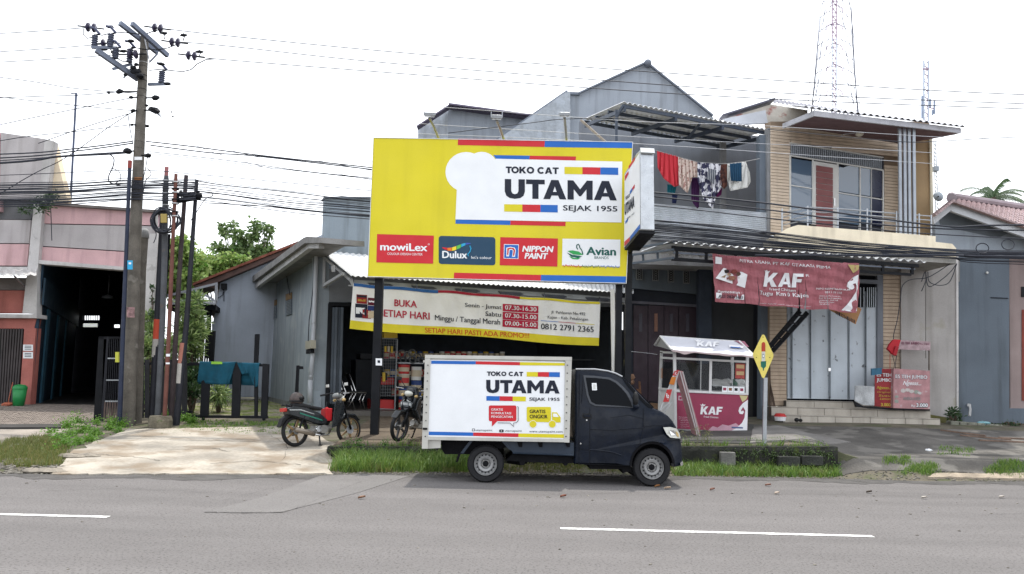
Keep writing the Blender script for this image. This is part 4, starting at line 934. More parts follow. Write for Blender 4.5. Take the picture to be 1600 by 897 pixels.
ty = M('banner_yellow', 'D8C92E', .7, .08, bump=.05); bst(0, 1, .815, 1, ty); bst(.003, .345, .002, .07, M('banner_blue', '2E5E9B', .7, .1)); bst(.345, .675, .002, .06, maroonink); bst(.675, .998, .002, .05, ty)
def T2(s, x0, y0, x1, y1, m, sl=.07, off=.014, **k): a = z2(x0, y0); b = z2(x1, y1); return text(BN, s, a[0], a[1], b[0], b[1], m, bn, sl, off=off, **k)
mg = M('ink_magenta', 'B01C3C', .6, .05, bump=0)
T2('BUKA', 347, 173, 475, 211, mg, bold=.025); T2('SETIAP HARI', 262, 228, 548, 268, mg, bold=.02)
T2('Senin - Jumat', 747, 192, 953, 222, ink, bold=.012); T2('Sabtu', 863, 240, 950, 266, ink, bold=.012); T2('Minggu / Tanggal Merah', 577, 260, 946, 300, ink, bold=.012)
for k, (y, s) in enumerate(((198, '07.30-16.30'), (243, '07.30-15.00'), (286, '09.00-15.00'))):
    a, b = z2(959, y), z2(1160, y+41); rpatch(BN, a[0], a[1], b[0], b[1], mg, bn, .065, 'hours_box', .010, 8)
    T2(s, 972, y+8, 1150, y+32, white, sl=.065, off=.018, bold=.012)
T2('Jl. Pahlawan No.492', 1235, 236, 1428, 256, ink, sl=.06, bold=.006); T2('Kajen - Kab. Pekalongan', 1216, 264, 1443, 285, ink, sl=.06, bold=.006)
for x0, x1, m in ((1175, 1275, signblue), (1275, 1375, mg), (1375, 1478, ty)):
    a, b = z2(x0, 291+(x0-1175)*.075), z2(x1, 294+(x0-1175)*.075); rpatch(BN, a[0], a[1], b[0], b[1], m, bn, .075, 'rule', .010, 3)
T2('0812 2791 2365', 1178, 308, 1475, 340, ink, sl=.065, bold=.014)
T2('SETIAP HARI PASTI ADA PROMO!!!', 522, 332, 1110, 360, orangeink, sl=.055, bold=.012)
# photo of tins printed at the left end
for x0, y0, x1, y1, m in ((133, 142, 193, 192, M('print_red', '8E2A2A')), (136, 146, 190, 158, ink), (140, 168, 186, 180, M('print_gold', 'B08A3A')), (198, 160, 248, 202, M('print_maroon', '5E1C2E')), (202, 176, 244, 186, white), (126, 194, 196, 272, ink), (130, 215, 190, 250, white), (198, 205, 252, 232, M('print_navy', '2B3C70')), (200, 235, 252, 275, M('print_cream', 'C8B79A')), (168, 226, 216, 276, M('print_red', '8E2A2A')), (172, 240, 212, 256, white)):
    a, b = z2(x0, y0+3), z2(x1, y1+3); rpatch(BN, a[0], a[1], b[0], b[1], m, bn, .06, 'printed_tin', .010+x0*.00002+y0*.00001, 3)
for x, y in ((117, 82), (475, 108), (725, 125), (1195, 165), (1508, 188)):
    a = z2(x, y); MB().tube([BN.at(a[0], a[1]+1, .01), AP.at(a[0], a[1]-8, 0)], .008, 4).build('tie', cable_m, bn)

# ================================================================== UTILITY POLES
YP = 18.0
def pole(name, label_, pts, widths, mat, n=12, Y=YP, group=None, base=True):
    w_ = [P(x, y, Y) for x, y in pts]; 
    if base: w_[0].z = zg(w_[0].x, Y)-.05
    t = thing(name, label_, 'pole', w_[0], group)
    MB().tube(w_, [wd/2/FPX*Y for wd in widths], n).build('shaft', mat, t, smooth=False); smooth_by_angle(t.children[0], 50)
    return t
mp = pole('utility_pole', 'tall tapering concrete electricity pole with crossarms and insulators', [(199, 660), (206, 520), (210, 400), (219, 200), (226, 58)], [23, 20, 18.5, 16, 12.5], polecon, 16)
def pp(x, y, dy=0): return P(x, y, YP+dy)
st = M('pole_steel', (.15, .17, .22), .5, .2, metal=.4)
# crossarms: the lower long one running back left, the upper pair
for a, b, da, db, wd, nm in (((150, 78), (216, 124), -.6, .1, .11, 'crossarm'), ((187, 36), (246, 82), -.5, .4, .10, 'crossarm'), ((206, 37), (262, 87), -.7, .3, .10, 'crossarm'), ((143, 74), (184, 75), -.5, -.3, .06, 'crossarm_stub'), ((176, 108), (206, 100), -.3, 0, .06, 'crossarm_stub'), ((232, 132), (262, 131), 0, -.2, .06, 'crossarm_stub'), ((233, 98), (246, 84), 0, 0, .03, 'brace'), ((193, 122), (204, 108), 0, 0, .03, 'brace')):
    MB().bar(pp(*a, da), pp(*b, db), wd*.8, wd).build(nm, st, mp)
MB().bar(pp(226, 60, -.12), pp(234, 98, -.12), .02, .02).build('stay_wire', cable_pale, mp)
for y, s_ in ((98, .11), (104, .11), (118, .115), (126, .12), (140, .12), (151, .12), (171, .12), (205, .125), (208, .125), (213, .125), (222, .13), (232, .13), (250, .13), (280, .135), (288, .135)):
    x = lerp(226, 219, (y-58)/142) if y < 200 else lerp(219, 210, (y-200)/200); MB().lathe([(s_*.82, -.012), (s_*.9, 0), (s_*.82, .012)], pp(x, y), (.03, 0, 1), 12).build('band', alum if y in (98, 171, 208, 288, 205) else blacksteel, mp)
for y in (245, 277): rpatch(PY(YP-.13), 210, y, 222, y+5, M('tag_yellow', 'B5722A') if y == 277 else white, mp, 0, 'number_plate', .004)
insm = M('insulator_glaze', (.035, .03, .06), .3, .2, bump=0, spec=.3); insp = M('insulator_grey', (.08, .09, .13), .35, .1, bump=0)
def disc_ins(x, y, ang=0, n=2, sc_=1.0):
    """string insulator, two sheds, lying along the line"""
    c_ = pp(x, y, -.2); ax = Vector((1, 0, ang)); ax.normalize(); t = thing('string_insulator', None, 'insulator', c_, 'insulators on the concrete pole')
    for k in range(n):
        o_ = c_+ax*(k-.5*(n-1))*.135*sc_; MB().lathe([(.02, -.05), (.05, -.04), (.105, .0), (.10, .02), (.03, .035), (.02, .05)], o_, ax, 14).build('shed', insm, t, smooth=True)
    MB().tube([c_-ax*.30*sc_, c_+ax*.30*sc_], .018, 5).build('fitting', blacksteel, t); return t
for k, (x, y, a, lb) in enumerate(((142, 43, -.1, 'pair of dark insulator discs at the far upper left of the pole'), (246, 44, -.12, 'highest of the insulator disc pairs right of the pole top'), (273, 66, -.1, 'middle insulator disc pair right of the pole top'), (299, 87, -.1, 'lowest insulator disc pair right of the pole top'), (166, 68, .05, 'insulator discs hanging behind the left end of the crossarm'), (207, 85, .05, 'insulator discs beside the pole above the lower crossarm'))):
    disc_ins(x, y, a)['label'] = lb
for k, (x, y0, y1, lb) in enumerate(((147, 54, 76, 'grey post insulator at the outer end of the lower crossarm'), (172, 52, 75, 'grey post insulator second from the outer end of the crossarm'), (180, 75, 92, 'grey post insulator in the middle of the lower crossarm'), (202, 75, 98, 'grey post insulator nearest the pole on its left'), (252, 110, 130, 'grey post insulator on the short arm right of the pole'))):
    c_ = pp(x, y1, -.35 if x < 200 else -.15); h = (y1-y0)/FPX*YP; t = thing('post_insulator', lb, 'insulator', c_, 'insulators on the concrete pole')
    pr = [(.02, 0)]
    for j in range(6): pr += [(.052, h*(j+.1)/6), (.076, h*(j+.5)/6), (.052, h*(j+.9)/6)]
    MB().lathe(pr+[(.02, h)], c_, 'z', 10).build('body', insp, t); MB().tube([c_+Vector((0, 0, h)), c_+Vector((.10, 0, h+.03))], .02, 5).build('clamp', blacksteel, t)
    MB().tube([c_+Vector((.1, 0, h+.03)), c_+Vector((-.02, -.02, h+.16)), c_+Vector((-.12, 0, h+.18))], .03, 5).build('cutout_arm', M('fitting_blue', (.06, .07, .13), .5, .2), t)
for x, y, s_ in ((187, 143, .10), (170, 145, .05), (243, 153, .10), (205, 152, .06), (208, 173, .07), (243, 173, .12), (238, 171, .10), (229, 165, .05), (206, 195, .05), (230, 197, .06), (199, 236, .12), (231, 243, .09), (268, 175, .03), (270, 182, .03), (213, 112, .13), (208, 106, .09), (218, 118, .12), (213, 101, .07), (196, 117, .06), (302, 56, 0)):
    if s_: MB().blob(pp(x, y, -.18), (s_*.9, s_*.6, s_*.55), 7, 5, .2).build('clamp', blacksteel, mp)
stub = pole('concrete_stub', 'shorter grey capped concrete pole standing right behind the tall one', [(212, 660), (217, 520), (221, 420), (225, 372)], [18, 16, 14, 13], polecon, 14, YP+.35)
MB().lathe([(.001, .22), (.05, .21), (.09, .15), (.10, 0), (.001, 0)], P(225.5, 372, YP+.35), 'z', 12).build('cap', M('cap_grey', (.33, .33, .33), .8, .2), stub, smooth=True)
navy = M('navy_paint_steel', (.018, .026, .055), .5, .3, streak=.3); rtop = M('rust_red', (.27, .06, .05), .8, .3)
t = pole('steel_pole', 'slim navy steel pole with red top left of the concrete pole', [(187, 661), (193, 500), (197, 400), (203, 252)], [7.5, 6.6, 6.2, 5.6], navy, 10, YP-.3)
MB().tube([P(202.6, 263, YP-.3), P(203.2, 251, YP-.3)], .044, 10).build('red_top', rtop, t)
MB().rect(PY(YP-.3), 199, 407, 207, 421, .01, 0, .14).build('sticker', M('sticker_cyan', '2E9CCB', .5, .05), t); rpatch(PY(YP-.3), 201, 410, 205, 413, white, t, 0, 'sticker_mark', .145)
MB().rect(PY(YP-.3), 198, 480, 210, 496, .01, 0, .05).build('paper_remains', M('paper_pinkish', (.33, .20, .20), .9, .5, 12), t)
brownp = M('brown_pole', (.065, .048, .05), .7, .3, streak=.3, spot=.3, spotc=(.12, .06, .04), spots=5); brn2 = M('rust_pole', (.16, .065, .05), .8, .3, streak=.3); gryp = M('grey_pole', (.10, .105, .115), .8, .3, streak=.4, spot=.3, spotc=(.16, .10, .07), spots=6); drk = M('dark_pole', (.018, .019, .027), .6, .3, streak=.2)
orange = M('orange_band', (.50, .07, .035), .75, .15, streak=.3); whband = M('white_band', (.42, .40, .37), .85, .25, streak=.5, spot=.3, spotc=(.15, .13, .12))
tp = 'slim telecom poles in a cluster'
def band(t, xa, ya, xb, yb_, wd, Y, m): MB().tube([P(xa, ya, Y), P(xb, yb_, Y)], wd/2/FPX*Y, 12).build('painted_band', m, t)
t = pole('telecom_pole', 'dark telecom pole with orange and white bands, leftmost of the cluster', [(237, 655), (245, 500), (251, 380), (254, 330)], [9.5, 8.5, 7.5, 7], drk, 12, 18.5, tp); band(t, 243.4, 530, 245, 499, 8.9, 18.5, orange); band(t, 241.4, 558, 243.4, 530, 9.1, 18.5, whband)
t = pole('telecom_pole', 'thick grey telecom pole with faded red top and cable coil', [(246, 655), (254, 500), (257, 400), (258.5, 300), (260, 275)], [8.5, 8.8, 9, 9.3, 7], gryp, 12, 18.1, tp); MB().tube([P(259.6, 276, 18.1), P(260.6, 261, 18.1)], .044, 10).build('red_top', M('faded_red', (.35, .14, .14), .8, .2), t)
t = pole('telecom_pole', 'rusty brown thin telecom pole standing in a concrete footing', [(257, 660), (264, 520), (269, 400), (275, 272)], [6.6, 6.6, 6, 5.4], brn2, 10, 17.8, tp)
for y, xx in ((553, 262.5), (566.5, 262)): MB().rect(PY(17.8), xx-3, y, xx+3, y+(4 if y < 560 else 2.6), .01, 0, .05).build('label_plate', white, t)
t = pole('telecom_pole', 'dark brown telecom pole third from the right end of the cluster', [(268, 652), (276, 500), (282, 400), (291, 274)], [8, 7.4, 7, 6.4], brownp, 12, 18.4, tp)
t = pole('telecom_pole', 'telecom pole with salmon and white bands low down, rightmost of the cluster', [(276, 650), (291, 510), (299, 400), (307.5, 281)], [10.5, 8.4, 7, 5.6], drk, 12, 18.2, tp); band(t, 283, 568, 286.5, 536, 10.2, 18.2, M('salmon_band', (.36, .15, .11), .8, .15, streak=.3)); band(t, 280.6, 599, 283, 568, 10.6, 18.2, whband)
for y in range(285, 372, 9): 
    for x, Yx in ((259, 17.95), (274, 17.65)):
        MB().lathe([(.072, 0), (.078, .012), (.072, .024)], P(x, y+random.uniform(-2, 2), Yx+.15), 'z', 10).build('strap', alum if y % 2 else blacksteel, [o_ for o_ in bpy.data.objects if o_.name.startswith('telecom_pole')][1 if x == 259 else 2]) if y < 345 else None
MB2 = MB().bar(P(270, 315, 18.0), P(313, 308, 18.0), .08, .10)
xa = thing('pole_bracket', 'black steel bracket bar joining the telecom poles under the cables', 'bracket', P(290, 311, 18.0)); MB2.build('bar', blacksteel, xa)
MB().bar(P(272, 305, 18.0), P(312, 301, 18.0), .03, .05).build('bar', blacksteel, xa)
for x in (276, 283, 290, 297, 304, 311): MB().blob(P(x, 306+random.uniform(-3, 3), 17.9), .07, 7, 5, .25).build('clamp', blacksteel, xa)
coil = thing('cable_coil', 'big coil of spare black cable hung on the telecom poles', 'cable', P(255, 345, 17.8))
for k in range(11):
    cx, cy, rx, ry = 253+random.uniform(-3, 4)+k*.6, 345+random.uniform(-2, 2), 14+k*.9, 17+random.uniform(-1.5, 2.5)
    MB().tube([P(cx+rx*math.cos(t), cy+ry*math.sin(t)+2*math.sin(t*2+k), 17.75+.02*k) for t in np.linspace(0, 2*math.pi, 25)], .014, 5).build('loop', cable_m, coil, smooth=True)
solo(MB().rect(PY(17.7), 250.5, 334, 260, 348, .06), 'junction_box', M('box_yellow', (.40, .30, .09), .7, .3), 'small yellowed junction box in the middle of the cable coil', 'box', bevel=.01)
fb = MB(); p = G(249, 670); fb.lathe([(.001, 0), (.24, 0), (.25, .18), (.22, .27), (.001, .27)], (P(250, 668, 17.75).x, 17.75, zg(-7, 17.75)-.02), 'z', 10)
solo(fb, 'pole_footing', M('mossy_footing', (.17, .15, .11), .95, .4, 6, .7, spot=.7, spotc=(.06, .11, .02), spots=5), 'mossy round concrete footing under the rusty brown pole', 'footing')

for pts in ([(250, 46), (236, 50), (226, 54), (205, 52), (180, 50)], [(275, 70), (262, 75), (245, 78), (225, 77), (203, 73)], [(338, 92), (322, 93), (308, 100), (298, 109), (285, 112), (256, 109)], [(130, 45), (130, 54), (136, 60), (146, 58)], [(172, 52), (160, 55), (147, 54)], [(256, 50), (258, 58), (256, 62)], [(287, 52), (288, 58), (286, 64)], [(312, 78), (313, 84), (311, 88)], [(233, 110), (245, 109), (256, 108)], [(172, 76), (180, 90), (192, 96), (203, 97)]): MB().tube([pp(x, y, -.3) for x, y in pts], .012, 5).build('jumper_wire', blacksteel, mp)
for a_, b_ in (((226, 153), (243, 153)), ((222, 172), (243, 173)), ((218, 236), (199, 236)), ((216, 243), (231, 243)), ((222, 143), (187, 143)), ((220, 173), (208, 173)), ((222, 152), (205, 152)), ((218, 195), (206, 195))): MB().tube([pp(*a_), pp(*b_, -.18)], .018, 5).build('clamp_rod', blacksteel, mp)
for x, y in ((172, 42), (205, 64), (252, 100), (256, 52), (287, 55), (312, 81), (192, 80), (163, 77), (178, 82), (262, 131)): MB().blob(pp(x, y, -.3), (.09, .03, .035), 8, 5, .2).build('cutout', blacksteel, mp)
# ================================================================== CABLES
def cable(pts, Y=18.3, r=.012, m=None, label_=None, group='overhead cables', jit=0.0, name='overhead_cable', Y2=None):
    n_ = len(pts); w_ = []
    for i, (x, y) in enumerate(pts):
        yy = Y if Y2 is None else lerp(Y, Y2, (x-pts[0][0])/(pts[-1][0]-pts[0][0])); w_.append(P(x, y+random.uniform(-jit, jit), yy))
    if pts[0][0] < 0: w_[0] = w_[0]+(w_[0]-w_[1])*1.6
    if pts[-1][0] > 1600: w_[-1] = w_[-1]+(w_[-1]-w_[-2])*1.6
    out_ = []
    for i in range(n_-1):
        p0, p1, p2, p3 = w_[max(0, i-1)], w_[i], w_[i+1], w_[min(n_-1, i+2)]
        for k in range(6):
            t = k/6; out_.append(.5*((2*p1)+(p2-p0)*t+(2*p0-5*p1+4*p2-p3)*t*t+(3*p1-p0-3*p2+p3)*t**3))
    out_.append(w_[-1]); o = solo(MB().tube(out_, r, 5), name, m or cable_m, label_, 'cable', group, smooth=True); return o
for k, pts in enumerate(([(345, 55), (600, 80), (900, 104), (1250, 128), (1620, 149)], [(306, 50), (365, 73), (600, 98), (1000, 130), (1300, 150), (1620, 163)], [(300, 88), (335, 92), (600, 113), (1000, 143), (1300, 159), (1620, 171)])):
    cable([(250+k*24, 44+k*21)]+pts[(0 if k == 0 else 1):]+[(2000, pts[-1][1]+14)], r=.011, label_='%s of the three long power lines crossing the white sky' % ('highest', 'middle', 'lowest')[k], group='power lines')
for k, (a, b) in enumerate((((-200, 62), (140, 43)), ((-200, 92), (165, 69)), ((-200, 107), (205, 84)))): cable([(a[0], a[1]), (lerp(a[0], b[0], .5), lerp(a[1], b[1], .5)+1.5), b], Y=18, r=.010, label_='%s of three wires reaching the pole top from the left' % ('highest', 'middle', 'lowest')[k])
for k, pts in enumerate(([(-150, 105), (0, 121), (115, 138), (215, 146)], [(-150, 160), (0, 153), (115, 149), (170, 145), (190, 143)], [(-150, 136), (0, 152), (130, 166), (209, 173)], [(-150, 228), (0, 195), (130, 168), (210, 152)], [(-100, 240), (0, 220), (115, 206), (205, 195)], [(-150, 400), (0, 303), (100, 248), (168, 200), (208, 174)], [(60, 224), (120, 203), (160, 190), (208, 176)], [(200, 178), (203, 200), (208, 226)])):
    cable(pts, Y=18, r=.010, label_=['thin wire sloping down from the far left edge to the pole', 'nearly level thin wire with small clamps left of the pole', 'thin wire meeting the pole at its clamp from upper left', 'thin wire rising from left edge towards the pole', 'faint wire rising gently to the pole from the left', 'long diagonal stay wire from lower left up to the pole', 'short stay wire from the grey gable to the pole', 'short drop wire hanging beside the pole'][k])
for k, pts in enumerate(([(-150, 243), (0, 241), (120, 232), (207, 221)], [(-150, 252), (0, 247), (120, 236), (207, 224)], [(-150, 262), (0, 255), (90, 245), (165, 241), (205, 238)], [(-150, 258), (0, 251), (120, 242), (200, 237)], [(-100, 276), (0, 274), (205, 266), (300, 272), (400, 281), (600, 300)])):
    cable(pts, Y=18, r=(.016, .016, .026, .012, .009)[k], label_=('upper', 'second', 'thick bundled', 'thin one over the thick bundled', 'very thin level')[k]+' telecom cable from the left edge to the pole')
lbl = 'thin black telecom cable in the sagging bundle left of the poles'
for k in range(17):
    y0 = 286+k*2.3; y1 = 279+k*2.1; ym = lerp(y0, y1, .5)+random.uniform(0, 3); cable([(-150, y0+4), (0, y0), (110, ym), (200, y1), (262, y1+random.uniform(-2, 3)), (306, 281+k*1.9)], Y=17.85, r=random.choice((.009, .012, .016)), label_=lbl, jit=.6)
for k, pts in enumerate(([(228, 221), (300, 229), (400, 242), (590, 263)], [(235, 227), (330, 239), (400, 244), (590, 266)], [(233, 237), (350, 250), (480, 268), (600, 280)], [(235, 240), (300, 247), (420, 262), (600, 282)], [(320, 317), (420, 323), (500, 331), (600, 338)])):
    cable(pts, r=(.015, .015, .010, .008, .012)[k], label_=('highest', 'second highest', 'third', 'fourth', 'lowest separate')[k]+' dark cable sagging from the pole to the billboard')
lb2 = 'dark telecom cable in the bundle sagging behind the billboard'; NB = 14
for k in range(NB):
    t = k/(NB-1); Yb = 18.25
    cable([(306, lerp(281, 313, t)), (350, lerp(286, 317, t)), (460, lerp(300, 330, t)+random.uniform(-2, 2)), (582, lerp(312, 342, t)), (800, lerp(330, 362, t)), (1010, lerp(342, 374, t)), (1200, lerp(362, 391, t)), (1340, lerp(378, 399, t)), (1480, lerp(388, 404, t)), (1600, lerp(392, 412, t)), (1900, lerp(396, 416, t))], Y=Yb, Y2=17.4, r=random.choice((.006, .008, .010, .013)), label_=lb2, jit=1.1)
lb3 = 'black cable in the dense bundle across the grey house front'
for k in range(14):
    t = k/13; cable([(900, lerp(340, 368, t)), (1015, lerp(346, 373, t)), (1120, lerp(353, 381, t)+random.uniform(-1, 1)), (1230, lerp(367, 389, t)), (1350, lerp(381, 398, t)), (1495, lerp(393, 404, t)), (1640, lerp(394, 405, t)), (1900, lerp(396, 408, t))], Y=18.0, Y2=17.2, r=random.choice((.005, .007, .010)), label_=lb3, group='cable bundle across the right houses', jit=1.3)
for k, pts in enumerate(([(1010, 300), (1200, 318), (1460, 352), (1560, 352), (1700, 350)], [(1010, 306), (1200, 328), (1480, 358), (1700, 358)], [(1010, 320), (1200, 341), (1350, 356), (1480, 367), (1700, 378)])):
    cable([(860, pts[0][1]-8)]+pts, Y=17.9, Y2=17.2, r=(.020, .016, .012)[k], label_=('highest thick', 'second thick', 'thin third')[k]+' cable crossing the balcony towards the right house', group='cables before the balcony')
cable([(1180, 399), (1380, 399), (1495, 399), (1600, 401), (1900, 404)], Y=17.2, r=.022, label_='fattest black cable bundle, under the cream balcony slab', group='cables before the balcony')
# wires low over the billboard, the pale ones with sunlight painted in
for k, pts in enumerate(([(240, 143), (480, 157), (640, 164), (830, 178), (1000, 190), (1200, 197), (1500, 216), (1700, 224)], [(240, 153), (480, 178), (640, 192), (830, 204), (1100, 220), (1300, 230), (1600, 246), (1800, 254)], [(240, 168), (480, 194), (640, 208), (830, 216), (1050, 228), (1400, 252), (1700, 272)], [(700, 208), (830, 192), (885, 186), (1000, 184)], [(1200, 202), (1400, 221), (1480, 220), (1600, 214), (1800, 208)])):
    cable(pts, Y=17.9, r=.006 if k < 3 else .009, m=cable_pale if k < 3 else cable_m, label_=('highest pale wire just over the billboard top', 'middle pale wire over the billboard top', 'lowest pale wire touching the billboard top edge', 'short dark wire swagged to the floodlights', 'dark wire below the roof edge of the beige house')[k], group='thin wires over the billboard')
# faint wires fanning from the pole to the right
for k in range(5): cable([(243, 176), (300, 200+k*9-12), (380, 222+k*12-18), (470, 238+k*14-20), (600, 262+k*15-22)], Y=18.3, r=.006, m=M('cable_grey', (.25, .26, .30)), label_='%s of five faint thin wires fanning out from the pole clamp' % ('highest', 'second', 'third', 'fourth', 'lowest')[k], group='faint fanning wires')
# loose loops
for k, pts in enumerate(([(170, 240), (178, 248), (176, 262), (170, 275), (172, 285), (188, 290)], [(172, 262), (186, 268), (188, 280), (178, 288)], [(230, 262), (236, 272), (228, 282), (224, 300)], [(231, 240), (228, 260), (224, 280), (222, 300)], [(330, 300), (332, 306), (320, 312), (308, 330), (298, 345)], [(1450, 425), (1452, 440), (1468, 446), (1484, 440), (1495, 412)], [(1494, 405), (1470, 422), (1448, 434), (1423, 437), (1410, 447), (1407, 468), (1402, 500), (1397, 520), (1396, 530)], [(1448, 436), (1440, 455)], [(235, 345), (244, 365), (240, 380)], [(1495, 412), (1480, 430), (1452, 448), (1446, 425), (1440, 440)])):
    cable(pts, Y=17.9 if pts[0][0] < 1000 else 19.5, r=.014 if k < 1 else .010, label_=('thick frayed cable tail left of the concrete pole', 'small loose cable loop left of the concrete pole', 'loose cable loop right of the concrete pole', 'cable running down along the concrete pole', 'cable tail dropping from the telecom bracket', 'cable swag hanging under the balcony at right', 'long black cable led down the grey wall to the red lantern', 'short cable end by the grey wall', 'cable end below the coil', 'crossed loose cable under the balcony')[k], group='loose cable ends')
mb = MB()
for k in range(2): mb.tube([P(1535+k*40+rx*math.cos(t), 388-k*6+ry*math.sin(t), 17.3) for rx, ry in ((10, 8),) for t in np.linspace(0, 6.28, 15)], .012, 4)
solo(mb, 'cable_loop', cable_m, 'two loops of cable hanging before the far right house', 'cable')
# ================================================================== GATE WITH TOWELS, FENCES, PLANTS ON THE LEFT
YG = 18.9; GP = PY(YG)
gate = thing('yard_gate', 'low black steel gate frame with towels over its top rail', 'gate', P(365, 652, YG))
for pts, nm in (([(296, 566), (420, 569), (420, 573), (296, 571)], 'top_rail'), ([(284, 648), (418, 650), (418, 654), (284, 653)], 'bottom_rail'), ([(316, 568), (329, 568), (325, 650), (312, 650)], 'post'), ([(364, 566), (377, 566), (374, 652), (361, 652)], 'post'), ([(410, 568), (420, 569), (417, 654), (407, 654)], 'post'), ([(397, 572), (403, 572), (402, 650), (397, 650)], 'post')):
    MB().slab(GP, pts, .06, 0 if 'rail' in nm else .03).build(nm, blacksteel, gate, bevel=.004)
for x in (317, 412): MB().disc(P(x, 655, YG), 'y', .035, .04, 10).build('roller', blacksteel, gate)
solo(MB().slab(PY(20.3), [(398, 522), (404.5, 522), (402, 576), (396, 576)], .08), 'fence_post', blacksteel, 'black post standing behind the right towel', 'post')
hb2 = thing('hook_post', 'short black hooked steel post by the grey wall', 'post', P(464, 620, 20.2)); MB().slab(PY(20.2), [(463, 571), (467, 571), (465, 625), (460, 625)], .07).build('post', blacksteel, hb2); MB().slab(PY(20.2), [(467, 572), (473, 572.5), (473, 577), (467, 577)], .07).build('hook', blacksteel, hb2)
teal = M('towel_teal', (.008, .075, .12), .95, .2, 6, .5, fine=90)
def towel(label_, top, bot, seed, fold=.03):
    """cloth folded over the rail: front fall between two picture polylines, and a shorter back fall"""
    t = thing('towel', label_, 'towel', GP.at(lerp(top[0][0], top[-1][0], .5), top[0][1]), 'teal towels on the gate')
    def al(pl, u): s_ = u*(len(pl)-1); i = min(int(s_), len(pl)-2); return (lerp(pl[i][0], pl[i+1][0], s_-i), lerp(pl[i][1], pl[i+1][1], s_-i))
    def fn(u, v):
        a, b = al(top, u), al(bot, u); x, y = lerp(a[0], b[0], v), lerp(a[1], b[1], v)
        return GP.at(x, y, .06+fold*v*math.sin(u*9+seed+v*2)+fold*.5*v*math.sin(u*23+seed*2))
    MB().sheet(fn, 28, 12, (0, .012, 0)).build('front_fall', teal, t, smooth=True)
    MB().sheet(lambda u, v: GP.at(*al(top, u), .06)+Vector((0, v*.14, .015*math.sin(v*math.pi))), 28, 3, (0, 0, -.01)).build('rail_fold', teal, t, smooth=True)
    MB().sheet(lambda u, v: GP.at(*al(top, u), -.085)+Vector((0, 0, -.5*v)), 28, 3, (0, .01, 0)).build('back_fall', teal, t, smooth=True)
towel('larger left hand teal towel over the gate', [(312, 565.5), (330, 566), (350, 566.5), (368, 566)], [(308, 597), (330, 600), (350, 601), (358, 600)], 1)
towel('smaller right hand teal towel gathered on the gate', [(370, 567), (384, 567.5), (396, 568), (405, 568)], [(378, 585), (388, 583), (398, 606), (403, 603)], 4, .04)
solo(MB().sheet(lambda u, v: GP.at(lerp(330, 347, u), lerp(565, 569, v), .09), 6, 2, (0, .01, 0)), 'green_cloth', M('lime_cloth', (.25, .5, .06), .9, .1), 'lime green rag lying on the larger towel', 'cloth')
# black palisade behind the telecom poles
fn_ = thing('black_fence', 'black board fence behind the telecom poles', 'fence', P(262, 655, 19.3)); FP = PY(19.2)
for x, wd in ((216, 8), (226, 7), (237, 9), (249, 7), (262, 9), (274, 8), (284, 8)): MB().rect(FP, x, 562, x+wd, 656, .03, 0, random.uniform(-.02, .02)).build('board', M('fence_black', (.022, .022, .026), .7, .3), fn_)
MB().rect(FP, 214, 566, 300, 570, .05, .02, -.04).build('rail', blacksteel, fn_); MB().rect(FP, 214, 640, 300, 644, .05, .02, -.04).build('rail', blacksteel, fn_)
gl_ = thing('side_gate', 'open black gate leaf with thin bars before the dark doorway', 'gate', P(170, 660, 18.9)); GL = Pl(P(152, 640, 18.5), 24)
for pts, w_, m in (([(154, 527), (162, 526), (158, 658), (146, 658)], .05, blacksteel), ([(167, 526), (170, 526), (162, 660), (157, 660)], .06, drk), ([(154, 526), (190, 526), (190, 529), (154, 530)], .05, blacksteel), ([(168, 559), (190, 559), (190, 561), (168, 561)], .04, greysteel), ([(165, 593), (188, 593), (188, 595), (165, 595)], .04, greysteel), ([(162, 626), (186, 626), (186, 628.5), (162, 628)], .04, greysteel)): MB().slab(GL, pts, w_).build('frame_bar', m, gl_)
for k in range(8): MB().slab(GL, [(168+k*3, 529), (169.2+k*3, 529), (165.2+k*2.9, 655), (164+k*2.9, 655)], .02, -.02).build('bar', drk, gl_)
for k in range(6): MB().slab(GL, [(163+k*4, 628), (165.4+k*4, 628), (163.4+k*4, 656), (161+k*4, 656)], .02, .02).build('lower_bar', M('bar_brown', (.14, .10, .09), .8, .3), gl_)
solo(MB().rect(PY(18.5), 180, 550, 185, 566, .05), 'yellow_tag', M('tag_lime', (.6, .6, .08), .6, .1), 'bright yellow tag hanging on the open gate leaf', 'tag')
fg = thing('inner_fence', 'leaning dark bar fence beside the pale blue house wall', 'fence', P(322, 560, 23)); 
for k in range(6): MB().bar(P(312+k*3.6, 522-k*.6, 23), P(309+k*3.6, 566, 23), .04, .04).build('bar', blacksteel, fg)
MB().bar(P(334, 517, 23), P(331, 566, 23), .09, .09).build('post', blacksteel, fg); MB().bar(P(310, 523, 23), P(335, 519, 23), .04, .04).build('rail', blacksteel, fg)
